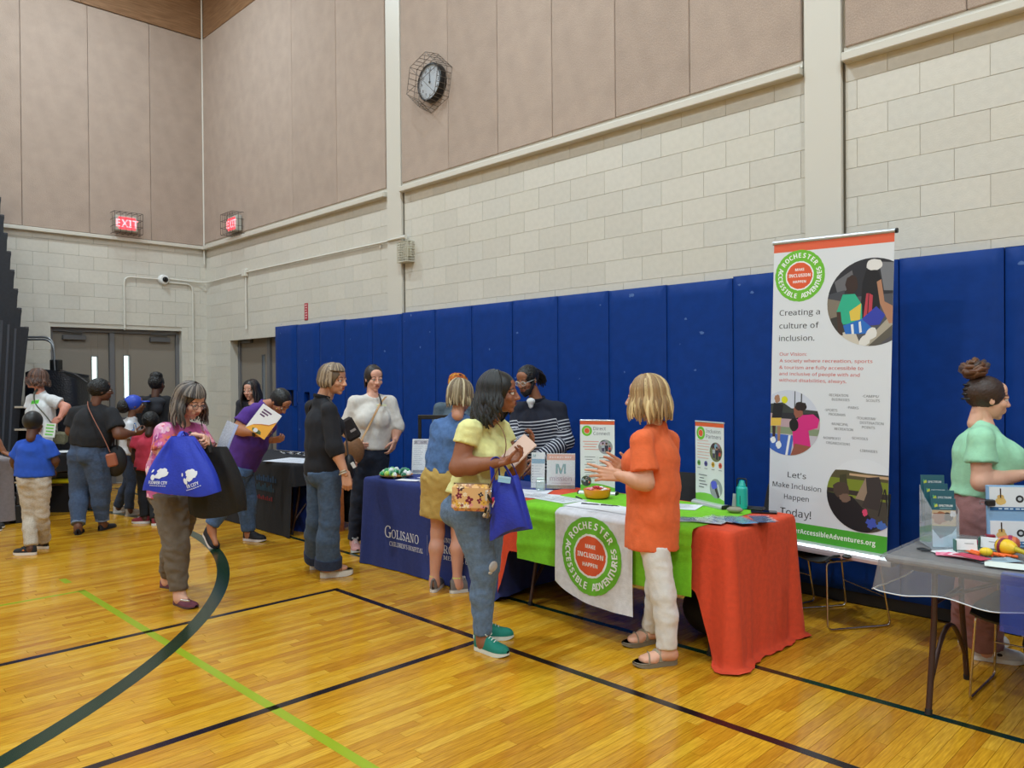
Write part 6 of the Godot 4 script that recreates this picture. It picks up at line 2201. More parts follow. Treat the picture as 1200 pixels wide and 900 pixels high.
func head_template(kind: String) -> Geo:
	if head_geo.has(kind):
		return head_geo[kind]
	var w := 1.0 if kind == "man" else 0.95
	var jaw := 1.0 if kind == "man" else 0.93
	if kind == "child":
		jaw = 0.88
	var p := [
		ell(Vector3(0,0.032,-0.014),Vector3(0.076 * w,0.086,0.096)),
		ell(Vector3(0,-0.03,0.024),Vector3(0.060 * w,0.078 * jaw,0.070)),
		ell(Vector3(0,-0.07 * jaw,0.030),Vector3(0.044 * jaw,0.036,0.050)),
		ell(Vector3(0,-0.097 * jaw,0.068),Vector3(0.020,0.016,0.017)),
		cap(Vector3(-0.034,0.027,0.077),Vector3(0.034,0.027,0.077),0.0125,0.0125),
		ell(Vector3(0,0.055,0.058),Vector3(0.055,0.045,0.032)),
		cap(Vector3(0,0.018,0.090),Vector3(0,-0.021,0.113),0.0085,0.0115),
		ell(Vector3(-0.0125,-0.025,0.099),Vector3(0.0095,0.0085,0.0125)),
		ell(Vector3(0.0125,-0.025,0.099),Vector3(0.0095,0.0085,0.0125)),
		ell(Vector3(-0.037 * w,-0.020,0.062),Vector3(0.026,0.024,0.026)),
		ell(Vector3(0.037 * w,-0.020,0.062),Vector3(0.026,0.024,0.026)),
		ell(Vector3(0,-0.058 * jaw,0.076),Vector3(0.028,0.022,0.016)),
		cap(Vector3(0,-0.05,-0.024),Vector3(0,-0.14,-0.042),0.048 * w,0.046 * w),
	]
	for s in [-1.0,1.0]:
		p.append(ell(Vector3(s * 0.032,0.010,0.101),Vector3(0.017,0.012,0.016),Vector3.BACK,Vector3.UP,NO,NO,2))
	p.append(cap(Vector3(-0.021,-0.0515 * jaw,0.0885),Vector3(0.021,-0.0515 * jaw,0.0885),0.0055,0.0055))
	p.append(cap(Vector3(-0.016,-0.064 * jaw,0.088),Vector3(0.016,-0.064 * jaw,0.088),0.0065,0.0065))
	for s in [-1.0,1.0]:
		p.append(ell(Vector3(s * 0.0785 * w,0.0,-0.008),Vector3(0.008,0.031,0.018),Vector3(s * 0.35,0,1),Vector3(0,1,-0.15)))
		p.append(ell(Vector3(s * 0.086 * w,0.003,0.0),Vector3(0.005,0.017,0.009),Vector3(s * 0.35,0,1),Vector3.UP,NO,NO,2))
		p.append(ell(Vector3(s * 0.0335,0.0185,0.0815),Vector3(0.0165,0.0055,0.0115)))
	var g := surf(p,0.0042,0.012)
	for k in g.v.size():
		var q := g.v[k]
		var c := Color.WHITE
		var ax := absf(q.x)
		if q.z > 0.072:
			var my := -0.057 * jaw
			var l := 1.0 - clampf(Vector2(ax / 0.024,(q.y - my) / 0.0125).length(),0.0,1.0)
			if l > 0.0:
				c = c.lerp(Color(0.70,0.36,0.36),smoothstep(0.0,0.25,l) * 0.75)
			if absf(q.y - my) < 0.0022 and ax < 0.022:
				c = Color(0.36,0.16,0.15)
		if q.z > 0.062 and ax > 0.012 and ax < 0.053:
			var by := 0.0315 + 0.005 * sin((ax - 0.012) / 0.041 * PI) - 0.004 * smoothstep(0.035,0.053,ax)
			if absf(q.y - by) < 0.0045:
				c = Color(0.24,0.17,0.14)
			var er := Vector2((ax - 0.0318) / 0.0165,(q.y - 0.009) / 0.0095).length()
			if er < 1.0:
				c = Color(0.42,0.30,0.27)
		g.c[k] = c
	head_geo[kind] = g
	return g

func eye_geo() -> Geo:
	if head_geo.has("eye"):
		return head_geo["eye"]
	var g := Geo.new().ball(Vector3.ZERO,Vector3.ONE * 0.0122,16,20,Basis(Vector3.RIGHT,PI / 2))
	for k in g.v.size():
		var a := g.v[k].normalized().angle_to(Vector3.BACK)
		g.c[k] = Color(0.01,0.01,0.01) if a < 0.22 else (Color(0.06,0.035,0.02) if a < 0.48 else Color(0.72,0.68,0.64))
	head_geo["eye"] = g
	return g

func look(forward: Vector3, roll := 0.0) -> Basis:
	var z := forward.normalized()
	var x := Vector3.UP.cross(z).normalized()
	return Basis(x,z.cross(x),z) * Basis(Vector3.BACK,roll)

func hand(g: Geo,w: Vector3,d: Vector3,n: Vector3,right: bool,size: float,curl,spread: float,cell: float,thumb := 0.3) -> void:
	d = d.normalized()
	n = (n - d * n.dot(d)).normalized()
	var t := d.cross(n) if right else n.cross(d)
	var s := size / 0.18
	var p := []
	var base := w - d * 0.012 * s
	var ks := [0.030,0.010,-0.010,-0.028]
	var kd := [0.088,0.092,0.087,0.078]
	var ln := [[0.040,0.025,0.020],[0.044,0.028,0.021],[0.040,0.026,0.020],[0.031,0.020,0.018]]
	for f in 4:
		var k: Vector3 = w + (d * kd[f] + t * ks[f]) * s
		p.append(cap(base + t * ks[f] * 0.65 * s,k,0.0165 * s,0.0115 * s))
		var c: float = curl[f] if curl is Array else curl
		var fd: Vector3 = (d + t * ks[f] * spread * 9.0).normalized()
		var at_ := k
		var ang := 0.0
		for j in 3:
			ang += c * [1.25,1.5,1.0][j] + 0.05
			var dir: Vector3 = fd * cos(ang) + n * sin(ang)
			var e: Vector3 = at_ + dir * ln[f][j] * s
			p.append(cap(at_,e,[0.0098,0.0086,0.0078][j] * s,[0.0088,0.0079,0.0066][j] * s))
			at_ = e
	p.append(cap(w + (d * 0.05 + t * 0.012) * s + n * 0.004 * s,w + (d * 0.055 - t * 0.016) * s + n * 0.004 * s,0.016 * s,0.015 * s))
	var td := (d * 0.62 + t * (0.85 - thumb * 0.9) + n * (0.25 + thumb * 0.8)).normalized()
	var t0 := w + (d * 0.022 + t * 0.024) * s
	var t1 := t0 + td * 0.042 * s
	var td2 := (td + d * 0.45 - t * 0.25 + n * thumb * 0.3).normalized()
	var t2 := t1 + td2 * 0.031 * s
	var t3 := t2 + (td2 + d * 0.2 - t * 0.15).normalized() * 0.024 * s
	p.append(cap(base + t * 0.01 * s,t0,0.016 * s,0.0145 * s))
	p.append(cap(t0,t1,0.0145 * s,0.0112 * s))
	p.append(cap(t1,t2,0.0108 * s,0.0095 * s))
	p.append(cap(t2,t3,0.0094 * s,0.0075 * s))
	surf(p,cell,0.0045 * s,g)

func shoe(t: Node3D,h: Vector3,dir: Vector3,length: float,o: Dictionary,pitch := 0.0) -> void:
	var z := Vector3(dir.x,0,dir.z).normalized()
	var b := Basis(Vector3.UP.cross(z),Vector3.UP,z) * Basis(Vector3.RIGHT,pitch)
	var xf := Transform3D(b,h)
	var style: String = o.get("style","sneaker")
	var sole_h: float = o.get("sole_h",0.024)
	var half: Callable = func(v: float) -> float: return length * (0.135 + 0.055 * sin(clampf((v - 0.25) / 0.75,0,1) * PI * 0.72) - 0.01 * sin(v * PI * 2.0)) * sqrt(clampf(1.0 - pow(absf(v - 0.5) * 2.0,5.0),0.0,1.0))
	var so := Geo.new()
	var outline := PackedVector2Array()
	for k in 25:
		var v := k / 24.0
		outline.append(Vector2(half.call(clampf(v,0.004,0.996)),(v - 0.07) * length))
	for k in 25:
		var v := 1.0 - k / 24.0
		outline.append(Vector2(-half.call(clampf(v,0.004,0.996)),(v - 0.07) * length))
	var clean := PackedVector2Array()
	for q in outline:
		if clean.is_empty() or clean[clean.size() - 1].distance_to(q) > 0.001:
			clean.append(q)
	if clean[0].distance_to(clean[clean.size() - 1]) < 0.001:
		clean.remove_at(clean.size() - 1)
	var wedge: float = o.get("wedge",0.0)
	so.slab(clean,0.0,sole_h,Transform3D(Basis(Vector3.RIGHT,Vector3.BACK,Vector3.UP),Vector3.ZERO))
	for k in so.v.size():
		if so.v[k].y > sole_h * 0.5:
			so.v[k].y += wedge * clampf(0.7 - (so.v[k].z / length + 0.07),0.0,0.6)
		else:
			so.v[k].y += 0.012 * pow(clampf((so.v[k].z / length + 0.07 - 0.72) / 0.28,0,1),2.0)
	var mm := mat(o.get("color",rgb(40,40,44)),o.get("rough",0.75))
	var sm := mat(o.get("sole",rgb(226,224,218)),0.6)
	if style == "sandal":
		var s := part("sandal",so.mesh(),sm,t,xf)
		var bed := Geo.new()
		bed.slab(clean,0.0,0.004,Transform3D(Basis(Vector3.RIGHT,Vector3.BACK,Vector3.UP) * Basis.from_scale(Vector3(0.94,0.95,1)),Vector3(0,sole_h + 0.0005,0.004)))
		for k in bed.v.size():
			bed.v[k].y += wedge * clampf(0.7 - (bed.v[k].z / length + 0.07),0.0,0.6)
		part("footbed",bed.mesh(),mat(o.get("bed",rgb(190,180,164)),0.8),s)
		for q in [[0.64,-0.2,0.052],[0.48,0.24,0.068],[0.36,-0.3,0.078],[0.06,0.0,0.085]]:
			var pts := []
			for k in 13:
				var a := PI * k / 12.0
				var vv: float = q[0] + q[1] * (k / 12.0 - 0.5) * 0.5
				var hw: float = half.call(clampf(vv,0.02,0.98))
				var zz := (vv - 0.07) * length
				if q[0] < 0.1:
					zz = -0.07 * length * sin(a) * 0.7 + 0.02
					pts.append(Vector3(cos(a) * hw * 1.15,sole_h + q[2],zz))
				else:
					pts.append(Vector3(cos(a) * hw * 1.04,sole_h + 0.002 + sin(a) * q[2] * 0.8 + wedge * clampf(0.7 - vv,0.0,0.6),zz))
			part("strap",Geo.new().tube(pts,0.010,6,true,Vector2(0.35,1.0),Vector3.UP).mesh(),mm,s)
		return
	var low: bool = style == "flat"
	var up := Geo.new()
	var top := func(v: float) -> float:
		var e := length * (0.31 if not low else 0.2)
		var toe := length * (0.17 if not low else 0.13)
		return lerpf(e,toe,smoothstep(0.32,0.8,v)) * sqrt(clampf(1.0 - pow(clampf((v - 0.72) / 0.285,0,1),3.0),0.02,1.0)) * (1.0 - 0.12 * smoothstep(0.1,0.0,v))
	up.sheet(16,22,func(u,v):
		var vv: float = lerpf(0.006,0.99,v)
		var a: float = PI * u
		var hw: float = half.call(vv) * 0.97
		var hh: float = (top as Callable).call(vv)
		var ca: float = cos(a)
		return Vector3(hw * signf(ca) * pow(absf(ca),0.75) * (1.0 - 0.16 * pow(sin(a),2.0)),sole_h - 0.003 + hh * pow(sin(a),0.8),(vv - 0.07) * length))
	var sh := part("shoe",up.mesh(),mm,t,xf)
	part("sole",so.mesh(),sm,sh)
	if style == "sneaker":
		var la := Geo.new()
		for k in 4:
			var v: float = 0.40 + 0.075 * k
			var y: float = sole_h + (top as Callable).call(v) + 0.001
			var hw: float = half.call(v) * 0.42
			la.tube([Vector3(-hw,y - 0.012,(v - 0.075) * length),Vector3(0,y + 0.001,(v - 0.07) * length),Vector3(hw,y - 0.012,(v - 0.065) * length)],0.0032,5)
		var y1: float = sole_h + (top as Callable).call(0.39) + 0.004
		for s in [-1.0,1.0]:
			la.tube(bent([Vector3(0,y1,0.31 * length),Vector3(s * 0.03,y1 + 0.012,0.34 * length),Vector3(s * 0.022,y1 - 0.006,0.38 * length),Vector3(0,y1,0.33 * length)],0.01,3),0.0026,5)
		part("laces",la.mesh(),mat(o.get("laces",rgb(230,230,228)),0.8),sh)
		if o.has("patch"):
			part("side_panel",Geo.new().box(Vector3(length * 0.36,length * 0.13,length * 0.17),at(Vector3(0,sole_h + 0.02,length * 0.42)),0.015).mesh(),mat(o["patch"],0.7),sh)

func lin(c: Color) -> Color:
	return c.srgb_to_linear()

func hair_locks(xf: Transform3D,o: Dictionary) -> Geo:
	var r := RandomNumberGenerator.new()
	r.seed = int(o.get("seed",5))
	var g := Geo.new()
	var c0 := lin(o.get("color",rgb(40,30,26)))
	var c1 := lin(o.get("streak",o.get("color",rgb(40,30,26))))
	var streaks: float = o.get("streaks",0.3)
	var open: float = o.get("open", 0.95)
	var length: float = o.get("length",0.16)
	var flare: float = o.get("flare",0.25)
	var wave: float = o.get("wave",0.010)
	var wfreq: float = o.get("wfreq",24.0)
	var vol: float = o.get("volume",1.10)
	var count: int = o.get("count",150)
	var thick: float = o.get("thick",0.0135)
	var bang: float = o.get("bang",0.0)
	var down := xf.basis.inverse() * Vector3.DOWN
	down = down.normalized()
	var rad := Vector3(0.079,0.092,0.099) * vol
	var ctr := Vector3(0,0.030,-0.014)
	var part_x: float = o.get("part",0.15)
	g.col = c0
	var cap_ := surf([ell(ctr + Vector3(0,0.004,-0.004),rad * 0.985),ell(Vector3(0,-0.035,0.112),Vector3(0.090,0.108,0.088),Vector3.BACK,Vector3.UP,NO,NO,2)],0.007,0.006)
	for k in cap_.c.size():
		cap_.c[k] = c0
	g.merge(cap_)
	for k in count:
		var row := float(k % 5) / 4.0
		var u := r.randf()
		var phi := lerpf(-PI + 0.0,PI,(k + r.randf()) / count)
		if absf(phi) < open and bang <= 0.0:
			continue
		var el0 := lerpf(1.38,0.75,row) + r.randf_range(-0.1,0.1)
		var front := absf(phi) < open
		var pts := []
		var rr := []
		var sc := lerpf(1.045,0.99,row) + r.randf_range(-0.012,0.02)
		var dir := Vector3(sin(phi),0,cos(phi))
		var end_el := -0.10 if not front else lerpf(0.75,0.28,clampf(bang / 0.06,0,1))
		var n1 := 6
		for s in n1 + 1:
			var e := lerpf(el0,end_el,float(s) / n1)
			var sideways := part_x * smoothstep(0.9,1.4,e)
			var q := ctr + Vector3(dir.x * cos(e) + sideways,sin(e),dir.z * cos(e)) * rad * sc
			pts.append(q)
			rr.append(thick * lerpf(0.55,1.0,minf(1.0,s / 2.0)))
		if front:
			for s in pts.size():
				pts[s].x += 0.02 * s / n1 * (1.0 if part_x < 0.0 else -1.0)
			rr[n1] = thick * 0.4
		else:
			var last: Vector3 = pts[n1]
			var ln: float = length * r.randf_range(0.82,1.06) * (1.0 - 0.12 * row)
			if absf(phi) < open + 0.35:
				ln *= o.get("front_len",0.9)
			var n2 := maxi(3,int(ln / 0.022))
			var ph := r.randf() * TAU
			var tang := Vector3(cos(phi),0,-sin(phi))
			for s in range(1,n2 + 1):
				var w := float(s) / n2
				var q: Vector3 = last + down * ln * w + dir * (flare * ln * (w - w * w * o.get("tuck",0.75)))
				q += tang * sin(ph + w * ln * wfreq) * wave * minf(1.0,w * 3.0) + dir * cos(ph * 1.3 + w * ln * wfreq) * wave * 0.7 * w
				pts.append(q)
				rr.append(thick * lerpf(1.0,0.30,w * w))
		g.col = c0.lerp(c1,clampf(r.randf() * 1.4 - (1.0 - streaks),0.0,1.0)) if r.randf() < 0.75 else c0 * r.randf_range(0.6,1.2)
		g.col.a = 1.0
		g.tube(pts,rr,6,true,Vector2(1.0,0.55),dir)
	g.v = xf * g.v
	for k in g.n.size():
		g.n[k] = xf.basis.orthonormalized() * g.n[k]
	return g

func hair_short(xf: Transform3D,o: Dictionary) -> Geo:
	var vol: float = o.get("volume",1.1)
	var p := [ell(Vector3(0,0.034,-0.018),Vector3(0.079,0.090,0.100) * vol)]
	for q in o.get("lumps",[]):
		p.append(ell(q[0],q[1]))
	p.append(ell(Vector3(0,-0.062,0.112),Vector3(0.092,0.112,0.092),Vector3.BACK,Vector3.UP,NO,NO,2))
	p.append(ell(Vector3(0,-0.135,0.0),Vector3(0.14,0.07,0.14),Vector3.BACK,Vector3.UP,NO,NO,2))
	var g := surf(p,0.006,0.012)
	var c0 := lin(o.get("color",rgb(24,20,20)))
	var r := RandomNumberGenerator.new()
	r.seed = int(o.get("seed",3))
	for k in g.c.size():
		g.c[k] = c0 * r.randf_range(0.75,1.25)
		g.c[k].a = 1.0
		g.v[k] += g.n[k] * r.randf_range(-1.0,1.0) * o.get("rough",0.0035)
	smooth_normals(g,0)
	g.v = xf * g.v
	for k in g.n.size():
		g.n[k] = xf.basis.orthonormalized() * g.n[k]
	return g

func hair_mat() -> StandardMaterial3D:
	if not mats.has("hair"):
		var m := StandardMaterial3D.new()
		m.vertex_color_use_as_albedo = true
		m.roughness = 0.46
		m.rim_enabled = true
		m.rim = 0.15
		mats["hair"] = m
	return mats["hair"]

func skin_mat(c: Color) -> StandardMaterial3D:
	var key := "skin_" + c.to_html()
	if not mats.has(key):
		var m := StandardMaterial3D.new()
		m.albedo_color = c
		m.vertex_color_use_as_albedo = true
		m.roughness = 0.52
		m.subsurf_scatter_enabled = true
		m.subsurf_scatter_strength = 0.08
		mats[key] = m
	return mats[key]

func person(d: Dictionary) -> Node3D:
	var t := thing("person",d["label"],"person",d["at"])
	var j: Dictionary = d["j"]
	var sc: float = d.get("scale",1.0)
	var cell: float = d.get("cell",0.013)
	var k := 0.030 * sc
	var front: Vector3 = (d["front"] as Vector3).normalized()
	var lat := Vector3(front.z, 0, -front.x).normalized() * -1.0
	var head: Vector3 = j["head"]
	var neck: Vector3 = j["neck"]
	var pel: Vector3 = j["pelvis"]
	var up := (neck - pel).normalized()
	var chest := pel.lerp(neck,d.get("chest_at",0.66))
	var waist := pel.lerp(neck,0.34)
	var z: Dictionary = d.get("size",{})
	var cw: float = z.get("chest_w",0.155) * sc
	var cd: float = z.get("chest_d",0.108) * sc
	var ww: float = z.get("waist_w",0.140) * sc
	var wd: float = z.get("waist_d",0.100) * sc
	var hw: float = z.get("hip_w",0.168) * sc
	var hd: float = z.get("hip_d",0.118) * sc
	var bust: float = z.get("bust",0.0) * sc
	var belly: float = z.get("belly",0.0) * sc
	var seat: float = z.get("seat",0.075) * sc
	var arm: float = z.get("arm",1.0) * sc
	var leg: float = z.get("leg",1.0) * sc
	var sides := ["L","R"]
	var g := Geo.new()
	for s in sides:
		j["sh" + s] -= up * 0.022 * sc
	var p := []
	var inn := 0.82
	p.append(cap(head + (neck - head) * 0.45 - front * 0.02,neck,0.045 * sc,0.048 * sc))
	p.append(cap(neck - up * 0.04,chest,0.06 * sc,cd * inn,1.0))
	p.append(cap(chest,waist,cd * inn,wd * inn,cw / cd,lat))
	p.append(cap(waist,pel,wd * inn,hd * inn,ww / wd,lat))
	for s in sides:
		var sh: Vector3 = j["sh" + s]
		var el: Vector3 = j["el" + s]
		var wr: Vector3 = j["wr" + s]
		p.append(cap(neck - up * 0.02,sh,0.034 * sc,0.042 * arm))
		p.append(cap(sh,el,0.050 * arm,0.040 * arm))
		p.append(cap(el,el.lerp(wr,0.3),0.039 * arm,0.041 * arm))
		p.append(cap(el.lerp(wr,0.3),wr,0.041 * arm,0.0265 * minf(arm,sc * 1.1)))
		var hp: Vector3 = j["hp" + s]
		var kn: Vector3 = j["kn" + s]
		var an: Vector3 = j["an" + s]
		p.append(cap(hp,kn,0.078 * leg,0.052 * leg))
		var calf := kn.lerp(an,0.32) - front * 0.012
		p.append(cap(kn,calf,0.050 * leg,0.055 * leg))
		p.append(cap(calf,an,0.055 * leg,0.034 * minf(leg,sc * 1.08)))
		var to: Vector3 = d["toe" + s]
		var z0 := (Vector3(to.x,0,to.z) - Vector3(an.x,0,an.z)).normalized()
		var fl: float = d.get("foot",0.245)
		var heel: Vector3 = Vector3(an.x,to.y,an.z) - z0 * fl * 0.1 if not d.get("heels",{}).has(s) else d["heels"][s]
		if d.get("bare",false):
			var lift: float = d["shoes"].get("sole_h",0.02) + 0.026
			p.append(cap(an,heel + Vector3(0,lift + 0.012,0) + z0 * fl * 0.05,0.033 * sc,0.030 * sc))
			p.append(cap(heel + Vector3(0,lift + 0.006,0) + z0 * fl * 0.06,heel + Vector3(0,lift - 0.008,0) + z0 * fl * 0.62,0.029 * sc,0.021 * sc,1.45,Vector3.UP.cross(z0)))
			p.append(cap(an - Vector3(0,0.02,0),heel + Vector3(0,lift,0) + z0 * fl * 0.55,0.030 * sc,0.020 * sc,1.2,Vector3.UP.cross(z0)))
			for q in 5:
				var la: float = (q - 2.0) * 0.0165
				var tip: Vector3 = heel + Vector3(0,lift - 0.014,0) + z0 * fl * (0.80 - 0.028 * absf(q - (1.2 if s == "L" else 2.8))) + Vector3.UP.cross(z0) * la
				p.append(cap(tip - z0 * fl * 0.2,tip,0.011,0.0085))
		else:
			p.append(cap(an,an - Vector3(0,minf(0.05,maxf(0.0,an.y - to.y - 0.045)),0) + z0 * 0.01,0.034 * sc,0.036 * sc))
			p.append(cap(an - Vector3(0,minf(0.05,maxf(0.0,an.y - to.y - 0.045)),0),an + z0 * fl * 0.3 - Vector3(0,maxf(0.0,an.y - to.y - 0.05),0),0.034 * sc,0.024 * sc))
	surf(p,cell,k,g)
	var hb := look(d["face"],d.get("roll",0.0))
	var hs: float = d.get("head",1.0)
	var hx := Transform3D(hb.scaled_local(Vector3.ONE * hs),head)
	g.merge(head_template(d.get("kind","woman")),hx)
	var hc: float = d.get("hand_cell",0.0055)
	for s in sides:
		if d.get("hands",{}).has(s):
			var q: Array = d["hands"][s]
			hand(g,j["wr" + s],q[0],q[1],s == "R",d.get("hand",0.175),q[2],q[3] if q.size() > 3 else 0.25,hc,q[4] if q.size() > 4 else 0.35)
	part("body",g.mesh(),skin_mat(d["skin"]),t)
	for s in [-1.0,1.0]:
		part("eye",eye_geo().mesh(),tinted_gloss(),t,hx * Transform3D(Basis(Vector3.UP,s * 0.05),Vector3(s * 0.0318,0.0085,0.0808)))
	if d.has("top"):
		var o: Dictionary = d["top"]
		var th: float = o.get("thick",0.012)
		var hem: Vector3 = o["hem"]
		var hn := (hem - chest).normalized()
		var hr: Array = o.get("hem_r",[hd * 1.06,hw / hd])
		var q := []
		q.append(cap(neck - up * 0.045,chest,0.064 * sc,cd + th,1.0))
		q.append(cap(neck - up * 0.03,neck + up * o.get("rise",0.028),0.066 * sc,0.057 * sc))
		q.append(cap(chest,waist,cd + th,wd + th * 1.3,cw / cd,lat,hem,hn))
		q.append(cap(waist,hem + hn * 0.02,wd + th * 1.3,hr[0] + th,lerpf(ww / wd,hr[1],0.5),lat,hem,hn))
		if bust > 0.0:
			for s in [-1.0,1.0]:
				q.append(ell(chest - up * 0.035 * sc + lat * s * 0.072 * sc + front * (cd * 0.72),Vector3(bust,bust * 1.05,bust * 0.98),front,up))
		if belly > 0.0:
			q.append(ell(waist - up * 0.02 + front * wd * 0.55,Vector3(belly * 1.3,belly * 1.25,belly),front,up,hem,hn))
		q.append(ell(pel - front * hd * 0.35 + up * 0.02,Vector3(hw * 0.95,0.11 * sc,seat + th),front,up,hem,hn))
		for s in sides:
			var sh: Vector3 = j["sh" + s]
			var el: Vector3 = j["el" + s]
			var wr: Vector3 = j["wr" + s]
			q.append(cap(neck - up * 0.018,sh,0.040 * sc + th * 0.4,0.044 * arm + th * 0.6))
			var sl: float = o.get("sleeve",0.5)
			var lo: float = o.get("loose",0.014)
			if sl <= 1.0:
				var e := sh.lerp(el,sl)
				var dn := (el - sh).normalized()
				q.append(cap(sh,e + dn * 0.02,0.046 * arm + th,lerpf(0.050,0.040,sl) * arm + th + lo,1.0,lat,e,dn))
			else:
				q.append(cap(sh,el,0.046 * arm + th,0.043 * arm + th + lo * 0.4))
				var e := el.lerp(wr,sl - 1.0)
				var dn := (wr - el).normalized()
				q.append(cap(el,e + dn * 0.01,0.043 * arm + th + lo * 0.4,lerpf(0.042,0.032,sl - 1.0) * arm + th + lo * 0.3,1.0,lat,e,dn))
		var nk: float = o.get("neckline",0.065)
		if nk > 0.0:
			q.append(ell(neck + up * 0.05 + front * (nk * 0.55 - 0.012),Vector3(0.050 + nk * 0.12,0.045 + nk * 0.45,0.046 + nk * 0.25) * sc,front,up,NO,NO,2))
		var sg := surf(q,o.get("cell",cell * 0.92),k * 0.9)
		if o.has("uv"):
			garment_uv(sg,j,waist,chest)
		if o.has("paint"):
			var pf: Callable = o["paint"]
			for v in sg.v.size():
				sg.c[v] = (pf as Callable).call(sg.v[v])
		folds(sg,o.get("fold",0.0045),o.get("fold_f",Vector3(7,4.5,7)),d["at"].x)
		var gp := part(o.get("name","shirt"),sg.mesh(),o["mat"],t)
		if o.has("collar"):
			var cg := Geo.new()
			var pts := []
			for a in 17:
				var ang := lerpf(-2.75,2.75,a / 16.0)
				pts.append(neck + up * (0.012 + 0.016 * -cos(ang)) + (lat * sin(ang) - front * -cos(ang) * 0.95) * 0.066 * sc)
			cg.tube(pts,0.016,6,true,Vector2(0.4,1.2))
			part("collar",cg.mesh(),o["collar"],gp)
	if d.has("bottom"):
		var o: Dictionary = d["bottom"]
		var th: float = o.get("thick",0.012)
		var kind: String = o.get("kind","trousers")
		var wl: Vector3 = waist.lerp(pel,0.45)
		if d.has("top"):
			wl = d["top"]["hem"] + up * 0.035
		wl = o.get("waist",wl)
		var q := []
		if kind == "skirt":
			var hem: Vector3 = o["hem"]
			var dn := (hem - wl).normalized()
			q.append(cap(wl,pel,wd + th,hd + th,ww / wd,lat,wl,-dn))
			q.append(cap(pel,hem + dn * 0.03,hd + th,o.get("hem_d",0.17),o.get("hem_q",1.35),lat,hem,dn))
			q.append(ell(pel - front * hd * 0.4,Vector3(hw * 0.95,0.12 * sc,seat + th),front,up))
		else:
			q.append(cap(waist.lerp(pel,0.5),pel,lerpf(wd,hd,0.5) + th * 0.3,hd + th * 0.3,lerpf(ww / wd,hw / hd,0.5),lat,wl,up))
			for s in sides:
				var sg2 := 1.0 if s == "R" else -1.0
				q.append(ell(pel - front * hd * 0.42 + lat * sg2 * 0.078 * sc - up * 0.03 * sc,Vector3(0.092 * sc,0.105 * sc,seat + th * 0.3),front,up,wl,up))
				var hp: Vector3 = j["hp" + s]
				var kn: Vector3 = j["kn" + s]
				var an: Vector3 = j["an" + s]
				var cr: float = o.get("cuff",0.052)
				var kr: float = o.get("knee",0.064)
				q.append(cap(hp,kn,o.get("thigh",0.092) * leg + th * 0.3,kr * leg,1.0,lat,wl,up))
				var e: Vector3 = kn.lerp(an,o.get("len",0.98))
				var dl := (an - kn).normalized()
				q.append(cap(kn,kn.lerp(an,0.38) - front * 0.010,kr * leg,lerpf(kr * leg,cr,0.35)))
				q.append(cap(kn.lerp(an,0.38) - front * 0.010,e + dl * 0.02,lerpf(kr * leg,cr,0.35),cr,1.0,lat,e,dl))
		var pg := surf(q,o.get("cell",cell),k * 0.8)
		folds(pg,o.get("fold",0.0045),o.get("fold_f",Vector3(6,10,6)),d["at"].z * 3.0)
		var bp := part(o.get("name","trousers"),pg.mesh(),o["mat"],t)
		if o.has("cuff_mat"):
			for s in sides:
				var kn: Vector3 = j["kn" + s]
				var an: Vector3 = j["an" + s]
				var e: Vector3 = kn.lerp(an,o.get("len",0.98))
				var dl := (an - kn).normalized()
				part("turn_up",Geo.new().tube([e - dl * o.get("cuff_h",0.05),e - dl * 0.02,e + dl * 0.004],o.get("cuff",0.052) + 0.005,18).mesh(),o["cuff_mat"],bp)
	if d.has("shoes"):
		for s in sides:
			var an: Vector3 = j["an" + s]
			var to: Vector3 = d["toe" + s]
			var z0 := (Vector3(to.x,0,to.z) - Vector3(an.x,0,an.z)).normalized()
			var fl: float = d.get("foot",0.245)
			var heel: Vector3 = Vector3(an.x,to.y,an.z) - z0 * fl * 0.1 if not d.get("heels",{}).has(s) else d["heels"][s]
			shoe(t,heel + Vector3(0,0.001,0),z0,fl * 1.08,d["shoes"],d.get("pitch" + s,0.0))
			if d["shoes"].has("sock"):
				part("sock",Geo.new().tube([an + Vector3(0,d["shoes"].get("sock_h",0.02),0),an - Vector3(0,0.03,0)],[0.037 * sc,0.040 * sc],14).mesh(),mat(d["shoes"]["sock"],0.9),t)
	for h in d.get("hair",[]):
		var hg: Geo = hair_locks(hx,h) if h.get("kind","locks") == "locks" else hair_short(hx,h)
		part(h.get("name","hair"),hg.mesh(),hair_mat(),t)
	if d.has("glasses"):
		glasses(t,hx,d["glasses"])
	t.set_meta("head_frame",hx)
	return t

func tinted_gloss() -> StandardMaterial3D:
	if not mats.has("tinted_gloss"):
		var m := StandardMaterial3D.new()
		m.vertex_color_use_as_albedo = true
		m.roughness = 0.12
		mats["tinted_gloss"] = m
	return mats["tinted_gloss"]

